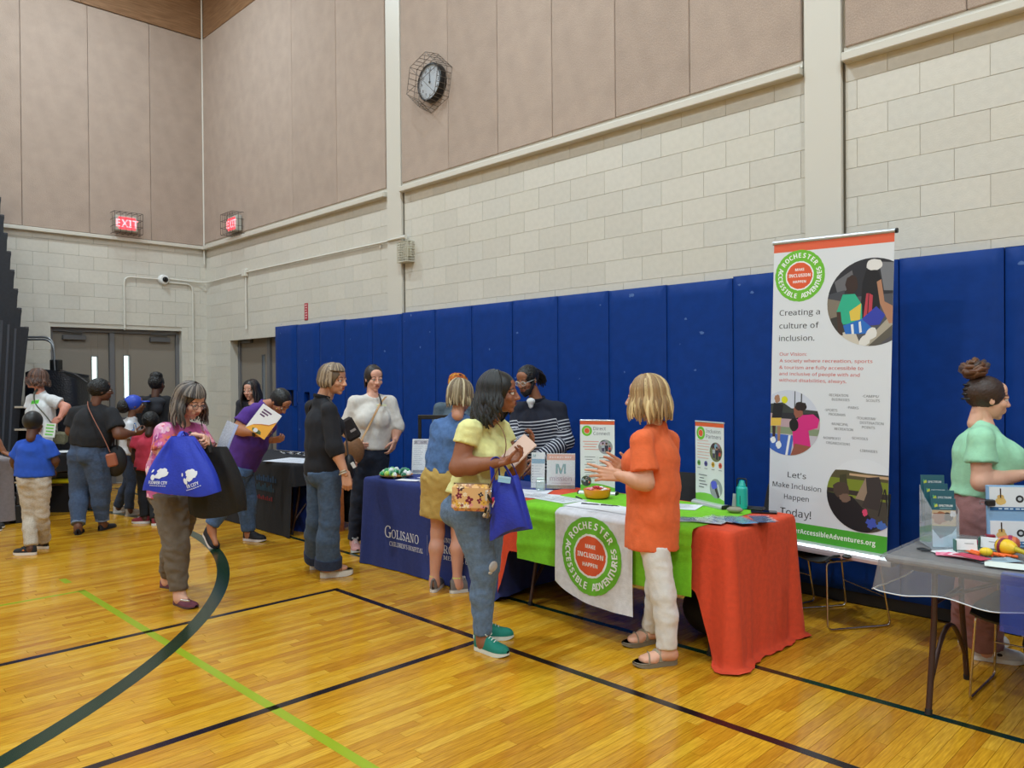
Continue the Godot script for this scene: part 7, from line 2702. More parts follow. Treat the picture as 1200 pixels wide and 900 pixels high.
func glasses(t: Node3D,hx: Transform3D,c: Color) -> void:
	var g := Geo.new()
	for s in [-1.0,1.0]:
		var pts := []
		for k in 21:
			var a := TAU * k / 20.0
			pts.append(Vector3(s * 0.033 + cos(a) * 0.026,0.006 + sin(a) * 0.019,0.1035 - 0.004 * absf(cos(a))))
		g.tube(pts,0.0021,6,false)
		g.tube([Vector3(s * 0.058,0.013,0.099),Vector3(s * 0.078,0.013,0.06),Vector3(s * 0.084,0.010,0.0),Vector3(s * 0.083,-0.006,-0.018)],0.002,6)
	g.tube([Vector3(-0.008,0.010,0.104),Vector3(0,0.013,0.107),Vector3(0.008,0.010,0.104)],0.002,6)
	var gp := part("glasses",g.mesh(),mat(c,0.3),t,hx)
	var l := Geo.new()
	for s in [-1.0,1.0]:
		l.slab(ellipse(0.0255,0.0185,20,s * 0.033,0.006),0.1015,0.1022)
	part("lens",l.mesh(),clear(Color.WHITE,0.05,0.02),gp)

func garment_uv(g: Geo,j: Dictionary,waist: Vector3,chest: Vector3) -> void:
	var bones := []
	for s in ["L","R"]:
		bones.append([j["sh" + s],j["el" + s],0.0])
		bones.append([j["el" + s],j["wr" + s],(j["el" + s] - j["sh" + s]).length()])
	var top: Vector3 = j["neck"]
	var ud := (waist - top).normalized()
	for k in g.v.size():
		var p := g.v[k]
		var best := 0.11
		var v := (p - top).dot(ud)
		for b in bones:
			var a: Vector3 = b[0]
			var ab: Vector3 = b[1] - a
			var h := clampf((p - a).dot(ab) / ab.length_squared(),0.0,1.0)
			var dd := (p - a - ab * h).length()
			if dd < best and (p - top).dot(ud) > 0.02:
				var lim := 0.068
				if dd < lim:
					best = dd
					v = 0.05 + b[2] + h * ab.length()
		g.t[k] = Vector2(p.x + p.z,maxf(v,0.01))

func strap(t: Node3D,called: String,pts: Array,width: float,m: Material,thick := 0.25,r := 0.06) -> MeshInstance3D:
	return part(called,Geo.new().tube(bent(pts,r,5),width * 0.5,8,true,Vector2(1.0,thick)).mesh(),m,t)

func V(x: float,y: float,z: float) -> Vector3:
	return Vector3(x,y,z)

func last_person() -> Node3D:
	var best: Node3D = null
	for c in get_children():
		if c.name.begins_with("person"):
			best = c
	return best

func denim(key: String,c: Color) -> StandardMaterial3D:
	var k := "denim_" + key
	if mats.has(k):
		return mats[k]
	var m := mottled(k,c,0.22,4.0,0.9,0.03,0.3,0.12)
	m.detail_enabled = true
	m.detail_blend_mode = BaseMaterial3D.BLEND_MODE_MUL
	m.detail_albedo = noise_tex("denim_weave",0.3,Color(0.82,0.83,0.86),Color.WHITE,2,256)
	m.rim_enabled = true
	m.rim = 0.15
	return m

func heather() -> StandardMaterial3D:
	if mats.has("heather"):
		return mats["heather"]
	var m := StandardMaterial3D.new()
	m.albedo_color = rgb(222,212,198)
	m.albedo_texture = noise_tex("heather",0.06,Color(0.66,0.64,0.62),Color.WHITE,3,256)
	m.uv1_triplanar = true
	m.uv1_scale = V(3,16,3)
	m.roughness = 0.95
	mats["heather"] = m
	return m

func stripe_mat() -> StandardMaterial3D:
	if mats.has("stripes"):
		return mats["stripes"]
	var img := Image.create(8,512,false,Image.FORMAT_RGB8)
	for y in 512:
		var v := y / 512.0 * 0.7
		var c := rgb(30,33,48)
		if v > 0.155 and fposmod(v - 0.155,0.028) < 0.0095:
			c = rgb(196,196,204)
		for x in 8:
			img.set_pixel(x,y,c)
	var m := StandardMaterial3D.new()
	m.albedo_texture = ImageTexture.create_from_image(img)
	m.uv1_scale = V(1,1.0 / 0.7,1)
	m.roughness = 0.92
	mats["stripes"] = m
	return m

func floral(key: String,ground: Color,petals: Array,scale: float) -> StandardMaterial3D:
	var k := "floral_" + key
	if mats.has(k):
		return mats[k]
	var r := RandomNumberGenerator.new()
	r.seed = 91
	var n := 256
	var img := Image.create(n,n,false,Image.FORMAT_RGB8)
	img.fill(ground)
	for f in 34:
		var c := Vector2(r.randf(),r.randf()) * n
		var col: Color = petals[f % petals.size()]
		var rad := r.randf_range(14,34)
		var np := r.randi_range(4,7)
		var ph := r.randf() * TAU
		for y in range(-int(rad),int(rad) + 1):
			for x in range(-int(rad),int(rad) + 1):
				var p := Vector2(x,y)
				var lim := rad * (0.45 + 0.55 * absf(cos(p.angle() * np * 0.5 + ph)))
				if p.length() < lim:
					img.set_pixel(posmod(int(c.x) + x,n),posmod(int(c.y) + y,n),col if p.length() > lim * 0.22 else petals[(f + 1) % petals.size()])
	var m := StandardMaterial3D.new()
	m.albedo_texture = ImageTexture.create_from_image(img)
	m.uv1_triplanar = true
	m.uv1_scale = Vector3.ONE * scale
	m.roughness = 0.9
	mats[k] = m
	return m

func build_people() -> void:
	var orange_woman := person({"label": "person with long blonde hair in an orange tee and white trousers","at":V(10.298,0,1.855),
		"front":V(-0.941,0,0.339),"face":V(-0.889,-0.06,0.331),
		"j":{"head":V(-0.024,1.466,0.022),"neck":V(0.011,1.31,-0.026),"pelvis":V(0,0.786,0.006),"shL":V(0.054,1.255,0.173),"elL":V(0.1,1.014,0.201),"wrL":V(-0.035,1.052,0.28),"hpL":V(0.043,0.748,0.076),"knL":V(0.119,0.389,0.075),"anL":V(0.133,0.085,0.067),"shR":V(-0.017,1.23,-0.195),"elR":V(-0.074,0.988,-0.206),"wrR":V(-0.144,1.044,0.035),"hpR":V(-0.012,0.716,-0.095),"knR":V(-0.038,0.355,-0.094),"anR":V(-0.135,0.085,-0.164)},
		"toeL":V(0.017,0,0.223),"toeR":V(-0.194,0,-0.027),"heels":{"L":V(0.159,0,0.032),"R":V(-0.118,0,-0.204)},
		"hands":{"L":[V(-0.667,0.12,0.747),V(-0.642,-0.25,-0.774),[0.05,0.12,0.3,0.38],0.9,0.05],"R":[V(-0.668,0.5,0.535),V(0.782,-0.3,0.631),[0.1,0.2,0.25,0.3],0.5,0.0]},
		"skin": rgb(214,160,132),"cell":0.012,"foot":0.235,"bare": true,
		"size":{"chest_w":0.155,"chest_d":0.122,"waist_w":0.155,"waist_d":0.130,"hip_w":0.175,"hip_d":0.128,"bust":0.088,"belly":0.075,"seat":0.085,"arm":1.06},
		"top":{"name": "tee","mat": cloth("orange_tee",rgb(240,112,62)),"hem":V(0,0.62,0.008),"hem_r":[0.142,1.18],"sleeve":0.72,"loose":0.024,"neckline":0.05},
		"bottom":{"mat": cloth("white_jeans",rgb(232,230,228)),"cuff":0.056,"knee":0.068,"thigh":0.088,"fold":0.0035},
		"shoes":{"style": "sandal","color": rgb(150,138,116),"sole": rgb(128,118,100),"bed": rgb(196,184,164),"sole_h":0.022,"wedge":0.02},
		"hair":[{"color": rgb(150,116,74),"streak": rgb(226,200,146),"streaks":0.75,"length":0.155,"open":0.8,"flare":0.42,"wave":0.009,"volume":1.15,"count":210,"seed":8,"thick":0.0115,"part":0.1}]})
	part("bracelet",Geo.new().tube([V(-0.022,1.05,0.252),V(-0.012,1.045,0.242)],0.031,16).mesh(),mat(rgb(206,176,120),0.3,0.8),orange_woman)
	var yellow_woman := person({"label": "person with shoulder-length black hair in a pale yellow tee and jeans reading a card","at":V(9.46,0,2.433),
		"front":V(0.955,0,-0.297),"face":V(0.824,-0.02,-0.55),
		"j":{"head":V(0.114,1.494,-0.075),"neck":V(0.014,1.331,-0.043),"pelvis":V(-0.011,0.836,0.016),"shL":V(-0.016,1.292,-0.197),"elL":V(0.086,1.035,-0.226),"wrL":V(0.189,1.138,-0.189),"hpL":V(-0.038,0.747,-0.098),"knL":V(-0.035,0.457,-0.098),"anL":V(-0.077,0.087,-0.1),"shR":V(0.084,1.307,0.142),"elR":V(0.07,1.083,0.216),"wrR":V(0.301,1.123,0.095),"hpR":V(0.039,0.781,0.095),"knR":V(0.098,0.475,0.052),"anR":V(0.084,0.087,0.051)},
		"toeL":V(0.06,0,-0.232),"toeR":V(0.276,0,0.023),"heels":{"L":V(-0.109,0,-0.069),"R":V(0.04,0,0.058)},
		"hands":{"R":[V(0.667,0.25,-0.747),V(0.214,0.9,0.281),[0.5,0.5,0.5,0.5],0.2,0.6],"L":[V(0.435,0.8,-0.441),V(-0.313,0.5,0.745),[0.45,0.4,0.35,0.3],0.3,0.3]},
		"skin": rgb(146,92,66),"cell":0.012,"foot":0.23,
		"size":{"chest_w":0.158,"chest_d":0.118,"waist_w":0.152,"waist_d":0.118,"hip_w":0.195,"hip_d":0.15,"bust":0.098,"belly":0.05,"seat":0.115,"arm":1.22,"leg":1.1},
		"top":{"name": "tee","mat": cloth("yellow_tee",rgb(236,232,158)),"hem":V(-0.018,0.897,0.023),"hem_r":[0.148,1.25],"sleeve":0.36,"loose":0.008,"neckline":0.085,"fold":0.004,"fold_f":V(6,16,6)},
		"bottom":{"name": "jeans","mat": denim("light",rgb(120,146,178)),"cuff":0.052,"knee":0.070,"thigh":0.104,"len":0.97,"fold":0.005},
		"shoes":{"color": rgb(14,122,104),"sole": rgb(222,226,216),"laces": rgb(226,232,224)},
		"hair":[{"color": rgb(14,13,15),"streak": rgb(44,42,48),"streaks":0.25,"length":0.215,"open":1.28,"flare":0.42,"wave":0.018,"wfreq":34.0,"volume":1.17,"count":200,"seed":4,"thick":0.0165,"part": -0.25,"front_len":0.8}]})
	for q in [[V(0.173,0.506,0.047),0.045,0.032],[V(0.166,0.477,0.054),0.034,0.016],[V(0.142,0.799,0.061),0.05,0.013]]:
		part("ripped_patch",Geo.new().ball(q[0],Vector3(q[1],q[2],0.014),8,14,look(V(0.955,0,-0.297))).mesh(),cloth("fray",rgb(206,200,196)),yellow_woman)
	part("tattoo",Geo.new().ball(V(0.203,1.122,0.173),Vector3(0.022,0.009,0.012),6,10).mesh(),mat(rgb(88,58,50),0.6),yellow_woman)
	var mint_woman := person({"label": "person with a high brown bun in a mint tee behind the clear-covered table","at":V(11.662,0,0.672),
		"front":V(0.744,0,-0.668),"face":V(0.752,-0.12,-0.62),
		"j":{"head":V(0.017,1.45,-0.018),"neck":V(0.003,1.309,-0.003),"pelvis":V(-0.01,0.866,0.015),"shL":V(-0.025,1.243,-0.216),"elL":V(-0.023,0.99,-0.258),"wrL":V(0.157,1.045,-0.299),"hpL":V(-0.033,0.784,-0.089),"knL":V(-0.063,0.407,-0.069),"anL":V(-0.141,0.087,-0.276),"shR":V(0.042,1.266,0.2),"elR":V(0.051,1.021,0.236),"wrR":V(0.198,1.054,0.029),"hpR":V(0.013,0.812,0.121),"knR":V(0.025,0.43,0.112),"anR":V(-0.006,0.087,-0.036)},
		"toeL":V(-0.004,0,-0.345),"toeR":V(0.152,0,-0.117),"heels":{"L":V(-0.181,0,-0.256),"R":V(-0.046,0,-0.016)},
		"hands":{"R":[V(0.702,-0.05,-0.712),V(0.214,-0.9,0.211),0.4,0.2,0.3],"L":[V(0.702,0,-0.712),V(-0.214,-0.9,-0.211),0.4,0.2,0.3]},
		"skin": rgb(224,172,146),"cell":0.012,
		"size":{"chest_w":0.158,"chest_d":0.124,"waist_w":0.15,"waist_d":0.116,"hip_w":0.17,"hip_d":0.135,"bust":0.098,"belly":0.03,"seat":0.1,"arm":1.12},
		"top":{"name": "tee","mat": cloth("mint_tee",rgb(166,224,186)),"hem":V(0,0.932,0.004),"hem_r":[0.125,1.2],"sleeve":0.56,"loose":0.022,"neckline":0.05},
		"bottom":{"mat": cloth("rose_cord",rgb(150,106,104)),"cuff":0.098,"knee":0.09,"thigh":0.105,"fold":0.008},
		"shoes":{"color": rgb(206,204,204),"patch": rgb(30,30,32),"sole": rgb(230,230,226)},
		"hair":[{"kind": "short","color": rgb(58,40,32),"volume":1.06,"rough":0.0012}]})
	var mf: Transform3D = mint_woman.get_meta("head_frame")
	var bun := Geo.new()
	for k in 30:
		var a := k * 2.4
		var h := (k % 10) / 10.0
		bun.col = lin(rgb(112,72,46)).lerp(lin(rgb(62,42,34)),fposmod(k * 0.37,1.0))
		var r0 := 0.045 * sin(PI * (0.15 + 0.8 * h))
		bun.tube([V(cos(a) * r0,h * 0.075,sin(a) * r0),V(cos(a + 0.9) * r0 * 1.15,h * 0.075 + 0.012,sin(a + 0.9) * r0 * 1.15),V(cos(a + 1.8) * r0,h * 0.075 + 0.002,sin(a + 1.8) * r0)],[0.008,0.013,0.006],6)
	part("hair_bun",bun.mesh(),hair_mat(),mint_woman,mf * at(V(0,0.112,-0.062),Basis(Vector3.RIGHT,-0.5).scaled(V(1.3,1.25,1.3))))
	var clip := Geo.new()
	for k in 4:
		clip.tube(bent([V(-0.03,0.07 - 0.026 * k,-0.085),V(-0.02,0.066 - 0.026 * k,-0.128),V(0.02,0.066 - 0.026 * k,-0.128),V(0.03,0.07 - 0.026 * k,-0.085)],0.02,3),0.006,6)
	part("hair_claw",clip.mesh(),mat(rgb(24,20,20),0.3),mint_woman,mf)
	var striped_man := person({"label": "person with tied-back locs, glasses and beard in a navy striped pullover","at":V(8.295,0,0.583),
		"front":V(0.348,0,0.937),"face":V(0.077,-0.32,0.947),
		"j":{"head":V(-0.079,1.567,0.147),"neck":V(-0.057,1.395,0.055),"pelvis":V(-0.049,0.853,-0.061),"shL":V(0.113,1.344,-0.031),"elL":V(0.186,1.046,-0.045),"wrL":V(0.127,0.919,0.244),"hpL":V(0.025,0.782,-0.078),"knL":V(0.035,0.358,-0.084),"anL":V(0.021,-0.035,-0.094),"shR":V(-0.247,1.334,0.107),"elR":V(-0.205,1.053,0.152),"wrR":V(-0.01,0.906,0.298),"hpR":V(-0.1,0.776,-0.037),"knR":V(-0.1,0.348,-0.032),"anR":V(-0.1,-0.028,-0.028)},
		"toeL":V(0.085,0,0.076),"toeR":V(-0.037,0,0.142),
		"hands":{"L":[V(-0.188,-0.8,0.404),V(-0.851,0.1,-0.419),[0.15,0.2,0.3,0.35],0.7,0.3],"R":[V(0.073,-0.85,0.353),V(-0.5,0.1,-0.775),0.3,0.4,0.3]},
		"skin": rgb(150,98,70),"kind": "man","cell":0.014,"scale":1.05,"hand":0.19,
		"size":{"chest_w":0.175,"chest_d":0.115,"waist_w":0.16,"waist_d":0.112,"hip_w":0.165,"hip_d":0.115,"belly":0.03,"arm":1.1},
		"top":{"name": "pullover","mat": stripe_mat(),"hem":V(-0.039,0.8,-0.071),"hem_r":[0.125,1.3],"sleeve":1.94,"loose":0.02,"neckline":0.05,"uv": true,"cell":0.0095,"fold":0.006,"collar": cloth("pullover_collar",rgb(30,32,46))},
		"bottom":{"mat": cloth("dark_slacks",rgb(34,35,42)),"cuff":0.07},
		"shoes":{"color": rgb(40,38,38)},
		"glasses": rgb(206,204,200),
		"hair":[{"kind": "short","color": rgb(18,15,16),"volume":1.08,"rough":0.004}]})
	var sf: Transform3D = striped_man.get_meta("head_frame")
	var loc := Geo.new()
	for k in 26:
		var a := k * 2.399
		var s := sqrt(k / 26.0)
		loc.col = lin(rgb(20,16,16)) * rng.randf_range(0.7,1.5)
		loc.tube([V(cos(a) * 0.05 * s,0.05 + sin(a) * 0.04 * s,-0.085),V(cos(a) * 0.05 * s - 0.01,0.03 + sin(a) * 0.04 * s,-0.13),V(cos(a) * 0.06 * s + 0.01,-0.02 + sin(a) * 0.05 * s,-0.165),V(cos(a) * 0.07 * s,-0.075 + sin(a) * 0.05 * s,-0.17)],[0.008,0.0095,0.009,0.006],6)
	part("tied_locs",loc.mesh(),hair_mat(),striped_man,sf)
	var beard := surf([ell(V(0,-0.075,0.045),V(0.053,0.045,0.052)),ell(V(0,-0.105,0.066),V(0.026,0.022,0.022)),cap(V(-0.03,-0.042,0.088),V(0.03,-0.042,0.088),0.0055,0.0055),cap(V(-0.071,-0.01,0.01),V(-0.055,-0.06,0.04),0.012,0.016),cap(V(0.071,-0.01,0.01),V(0.055,-0.06,0.04),0.012,0.016),ell(V(0,-0.052,0.104),V(0.024,0.0135,0.022),Vector3.BACK,Vector3.UP,NO,NO,2),ell(V(0,-0.012,0.09),V(0.05,0.026,0.05),Vector3.BACK,Vector3.UP,NO,NO,2)],0.005,0.006)
	for k in beard.c.size():
		beard.c[k] = lin(rgb(24,18,17)) * rng.randf_range(0.7,1.3)
		beard.v[k] += beard.n[k] * rng.randf_range(-0.0015,0.0015)
	part("beard",beard.mesh(),hair_mat(),striped_man,sf)
	part("shirt_front",surf([ell(V(-0.003,1.392,0.186),V(0.042,0.028,0.03)),ell(V(-0.003,1.363,0.186),V(0.022,0.035,0.022))],0.007,0.015).mesh(),cloth("white_tee",rgb(226,226,226)),striped_man)
	part("wristwatch",Geo.new().tube([V(0.125,0.932,0.232),V(0.131,0.945,0.212)],0.035,16).mesh(),mat(rgb(150,152,158),0.3,0.8),striped_man)
	var sweater_woman := person({"label": "person with tied dark hair in a cream sweater at the navy cloth's end","at":V(6.761,0,1.354),
		"front":V(0.904,0,0.427),"face":V(0.949,-0.2,0.234),
		"j":{"head":V(0.023,1.593,-0.028),"neck":V(0.017,1.433,-0.02),"pelvis":V(-0.006,0.888,0.009),"shL":V(0.088,1.39,-0.163),"elL":V(0.134,1.139,-0.207),"wrL":V(0.179,1.016,-0.152),"hpL":V(0.028,0.822,-0.054),"knL":V(0.017,0.436,-0.038),"anL":V(0,0.067,-0.017),"shR":V(-0.058,1.395,0.128),"elR":V(-0.137,1.132,0.182),"wrR":V(0.027,1.006,0.188),"hpR":V(-0.028,0.827,0.06),"knR":V(-0.062,0.46,0.099),"anR":V(-0.107,0.073,0.12)},
		"toeL":V(0.161,0,0.06),"toeR":V(0.054,0,0.196),
		"hands":{"R":[V(0.704,-0.35,-0.5),V(-0.642,0.25,-0.774),0.65,0.2,0.5],"L":[V(-0.104,-1,0.319),V(-0.846,0,0.43),0.3,0.2,0.3]},
		"skin": rgb(222,166,142),"cell":0.014,
		"size":{"chest_w":0.172,"chest_d":0.122,"waist_w":0.168,"waist_d":0.122,"hip_w":0.19,"hip_d":0.13,"bust":0.088,"belly":0.05,"arm":1.15,"leg":1.1},
		"top":{"name": "sweater","mat": cloth("cream_knit",rgb(222,216,208)),"hem":V(0,0.936,0.002),"hem_r":[0.128,1.36],"sleeve":1.28,"loose":0.016,"neckline":0.06,"fold":0.006},
		"bottom":{"name": "jeans","mat": denim("navy",rgb(34,42,62)),"cuff":0.06,"thigh":0.1},
		"shoes":{"color": rgb(206,150,146)},
		"hair":[{"kind": "short","color": rgb(34,24,22),"volume":1.06,"rough":0.0014},{"name": "ponytail","color": rgb(34,24,22),"streak": rgb(64,44,38),"open":2.3,"length":0.15,"count":110,"volume":1.03,"flare":0.1,"seed":6}]})
	part("name_badge",box(V(0.09,0.02,0.004),0.001),mat(rgb(232,234,196),0.5),sweater_woman,Transform3D(Basis(Vector3.UP,1.15),V(0.223,1.35,0.029)))
	part("lanyard",Geo.new().tube([V(0.181,1.451,0.027),V(0.225,1.405,0.039),V(0.239,1.358,0.04)],0.008,6).mesh(),mat(rgb(24,24,30),0.6),sweater_woman)
	var dark_sweater_woman := person({"label": "person with bobbed highlighted hair in a black sweater and flared jeans","at":V(7.338,0,2.207),
		"front":V(0.327,0,-0.945),"face":V(0.888,-0.12,-0.43),
		"j":{"head":V(0.063,1.581,-0.068),"neck":V(-0.005,1.437,0.002),"pelvis":V(0.005,0.864,-0.001),"shL":V(-0.192,1.384,-0.021),"elL":V(-0.179,1.042,-0.073),"wrL":V(0.012,0.919,-0.18),"hpL":V(-0.09,0.792,-0.018),"knL":V(-0.105,0.436,0.001),"anL":V(-0.265,0.09,-0.096),"shR":V(0.17,1.366,0.039),"elR":V(0.242,1.06,0.041),"wrR":V(0.32,0.848,-0.008),"hpR":V(0.109,0.805,0.008),"knR":V(0.108,0.451,0.012),"anR":V(0.056,0.09,-0.005)},
		"toeL":V(-0.248,0,-0.276),"toeR":V(0.113,0,-0.179),"heels":{"L":V(-0.27,0,-0.05),"R":V(0.042,0,0.039)},
		"hands":{"R":[V(0.177,-1,-0.037),V(-0.922,0.1,-0.347),0.55,0.2,0.5],"L":[V(0.562,-0.4,-0.569),V(0.712,0.2,0.702),0.6,0.2,0.5]},
		"skin": rgb(206,150,120),"cell":0.0135,
		"size":{"chest_w":0.16,"chest_d":0.12,"waist_w":0.158,"waist_d":0.122,"hip_w":0.172,"hip_d":0.13,"bust":0.082,"belly":0.05,"seat":0.085,"arm":1.05},
		"top":{"name": "sweater","mat": cloth("black_knit",rgb(28,28,34)),"hem":V(0,0.823,0.004),"hem_r":[0.135,1.22],"sleeve":1.32,"loose":0.028,"neckline":0.03,"collar": cloth("black_knit",rgb(28,28,34))},
		"bottom":{"name": "jeans","mat": denim("mid",rgb(84,106,134)),"cuff":0.105,"knee":0.08,"thigh":0.095,"len":1.0,"cuff_mat": denim("hem",rgb(50,66,100)),"cuff_h":0.07},
		"shoes":{"style": "sandal","color": rgb(166,110,84),"sole": rgb(226,222,214),"sole_h":0.045},
		"bare": true,
		"hair":[{"color": rgb(106,88,70),"streak": rgb(172,150,122),"streaks":0.62,"length":0.085,"open":1.22,"flare":0.55,"tuck":1.2,"wave":0.006,"volume":1.17,"count":170,"seed":12,"bang":0.03,"part":0.2}]})
	for k in 3:
		part("bracelet",Geo.new().tube([V(0.306,0.881,0.006),V(0.309,0.872,0.004)],0.031 + 0.002 * k,14).mesh(),mat([rgb(206,196,176),rgb(150,120,90),rgb(216,206,190)][k],0.3,0.5),dark_sweater_woman,at(V(0.004,-0.009,0.004) * k))
	var floral_woman := person({"label": "person with wavy greying hair and glasses in a pink floral top carrying two totes","at":V(7.167,0,3.291),
		"front":V(0.998,0,-0.07),"face":V(0.875,-0.42,-0.289),
		"j":{"head":V(0.081,1.436,-0.056),"neck":V(-0.013,1.279,-0.03),"pelvis":V(-0.029,0.795,0.006),"shL":V(-0.049,1.227,-0.163),"elL":V(0.054,1.015,-0.194),"wrL":V(0.25,1.104,-0.167),"hpL":V(-0.071,0.714,-0.065),"knL":V(-0.156,0.391,-0.032),"anL":V(-0.404,0.084,-0.056),"shR":V(0.053,1.246,0.117),"elR":V(0.135,1.024,0.15),"wrR":V(0.356,1.206,0.024),"hpR":V(0.042,0.742,0.077),"knR":V(0.133,0.406,0.074),"anR":V(0.143,0.084,0.062)},
		"toeL":V(-0.266,0,-0.135),"toeR":V(0.303,0,0.021),"heels":{"L":V(-0.441,0,-0.035),"R":V(0.102,0,0.072)},
		"hands":{"R":[V(0.774,-0.12,-0.571),V(0.356,-0.8,0.351),0.85,0.1,0.7],"L":[V(0.775,0.1,-0.5),V(0.357,0.6,0.493),0.55,0.2,0.5]},
		"skin": rgb(224,172,148),"cell":0.013,"foot":0.225,
		"size":{"chest_w":0.18,"chest_d":0.13,"waist_w":0.19,"waist_d":0.145,"hip_w":0.195,"hip_d":0.145,"bust":0.108,"belly":0.085,"seat":0.095,"arm":1.2,"leg":1.12},
		"top":{"name": "blouse","mat": floral("blouse",rgb(196,92,150),[rgb(240,190,214),rgb(226,120,60),rgb(120,44,110),rgb(246,222,230)],2.6),"hem":V(-0.029,0.745,0.007),"hem_r":[0.15,1.25],"sleeve":0.62,"loose":0.026,"neckline":0.075},
		"bottom":{"mat": cloth("taupe",rgb(112,100,88)),"cuff":0.058,"knee":0.078,"thigh":0.108,"len":0.93,"fold":0.009},
		"shoes":{"style": "flat","color": rgb(112,56,72),"sole": rgb(86,60,62),"sole_h":0.014},
		"glasses": rgb(70,34,40),
		"hair":[{"color": rgb(60,50,46),"streak": rgb(150,136,122),"streaks":0.45,"length":0.20,"open":1.1,"flare":0.5,"wave":0.015,"wfreq":30.0,"volume":1.17,"count":190,"seed":21,"bang":0.05,"part":0.15}]})
	part("bracelet",Geo.new().tube([V(0.257,1.112,-0.145),V(0.266,1.109,-0.154)],0.034,14).mesh(),mat(rgb(96,34,40),0.5),floral_woman)
	part("shoe_buckle",Geo.new().tube([V(0.265,0.068,0.1),V(0.327,0.065,0.066)],0.007,8).mesh(),mat(rgb(206,206,206),0.3,0.8),floral_woman)
	var purple_woman := person({"label": "person with short black hair in a purple tee and jeans bending forward","at":V(5.631,0,2.073),
		"front":V(0.785,0,-0.619),"face":V(0.564,-0.78,-0.216),
		"j":{"head":V(0.258,1.375,-0.264),"neck":V(0.158,1.352,-0.163),"pelvis":V(-0.012,0.795,0.016),"shL":V(-0.061,1.313,-0.183),"elL":V(-0.059,1.055,-0.224),"wrL":V(0.147,0.997,-0.218),"hpL":V(-0.092,0.718,-0.03),"knL":V(-0.06,0.404,-0.073),"anL":V(-0.071,0.089,-0.087),"shR":V(0.208,1.285,0.029),"elR":V(0.176,1.126,0.135),"wrR":V(0.377,1.089,0.046),"hpR":V(0.074,0.739,0.057),"knR":V(0.077,0.419,0.215),"anR":V(0.025,0.217,0.327)},
		"toeL":V(0.134,0,-0.187),"toeR":V(0.155,0,0.313),"heels":{"L":V(-0.112,0,-0.067),"R":V(-0.163,0.1,0.313)},
		"hands":{"R":[V(0.631,0,-0.782),V(-0.712,0.2,-0.702),0.4,0.2,0.4],"L":[V(0.561,0.1,-0.711),V(-0.64,0.5,-0.491),0.5,0.2,0.4]},
		"skin": rgb(176,116,84),"cell":0.015,"pitchR":0.55,
		"size":{"chest_w":0.175,"chest_d":0.14,"waist_w":0.19,"waist_d":0.155,"hip_w":0.19,"hip_d":0.14,"bust":0.08,"belly":0.10,"seat":0.09,"arm":1.25,"leg":1.1},
		"top":{"name": "tee","mat": cloth("purple_tee",rgb(84,48,140)),"hem":V(-0.024,0.753,0.028),"hem_r":[0.155,1.25],"sleeve":0.6,"loose":0.024,"neckline":0.05},
		"bottom":{"name": "jeans","mat": denim("blue",rgb(92,122,164)),"cuff":0.066,"knee":0.08,"thigh":0.105},
		"shoes":{"color": rgb(28,28,34),"sole": rgb(230,222,222),"laces": rgb(34,34,40)},
		"hair":[{"kind": "short","color": rgb(17,15,17),"volume":1.08,"rough":0.0018,"lumps":[[V(0,0.0,-0.075),V(0.06,0.065,0.05)]]}]})
	part("wristwatch",Geo.new().tube([V(0.379,1.099,0.072),V(0.393,1.094,0.058)],0.036,16).mesh(),mat(rgb(30,30,34),0.4),purple_woman)
	part("watch_face",Geo.new().tube([V(0.446,1.123,0.089),V(0.468,1.128,0.096)],0.02,16).mesh(),mat(rgb(226,228,232),0.2),purple_woman)
	part("earring",Geo.new().ball(V(0.327,1.313,-0.191),V(0.008,0.008,0.008),6,8).mesh(),mat(rgb(206,170,90),0.3,0.8),purple_woman)
	part("hip_strap",Geo.new().tube([V(0.143,0.692,0.116),V(0.214,0.661,0.073),V(0.246,0.691,0.012)],0.014,8,true,Vector2(1,0.3)).mesh(),mat(rgb(22,22,26),0.6),purple_woman)
	var long_hair_woman := person({"label": "person with long dark hair looking out from behind the purple tee","at":V(3.667,0,1.003),
		"front":V(0.514,0,0.858),"face":V(0.536,-0.12,0.81),
		"j":{"head":V(-0.015,1.457,0.01),"neck":V(0.008,1.297,-0.011),"pelvis":V(0,0.883,0),"shL":V(0.139,1.315,-0.099),"elL":V(0.165,1.021,-0.118),"wrL":V(0.207,0.786,-0.048),"hpL":V(0.072,0.834,-0.043),"knL":V(0.085,0.462,-0.032),"anL":V(0.068,0.084,-0.06),"shR":V(-0.153,1.315,0.076),"elR":V(-0.182,1.021,0.09),"wrR":V(-0.14,0.786,0.16),"hpR":V(-0.072,0.834,0.043),"knR":V(-0.068,0.462,0.06),"anR":V(-0.085,0.084,0.032)},
		"toeL":V(0.154,0,0.083),"toeR":V(0.001,0,0.175),
		"hands":{"L":[V(0.071,-1,0.07),V(-0.702,0,0.712),0.3],"R":[V(0.071,-1,0.07),V(0.702,0,-0.712),0.3]},
		"skin": rgb(210,156,134),"cell":0.018,"hand_cell":0.008,
		"size":{"bust":0.08},"top":{"name": "shirt","mat": cloth("charcoal",rgb(44,44,52)),"hem":V(0.007,0.58,-0.003),"sleeve":1.9},
		"bottom":{"mat": cloth("black_slacks",rgb(30,30,34))},"shoes":{"color": rgb(40,38,38)},
		"hair":[{"color": rgb(26,19,20),"streak": rgb(64,40,38),"streaks":0.3,"length":0.24,"open":0.85,"flare":0.35,"wave":0.012,"volume":1.16,"count":120,"seed":31,"thick":0.017}]})
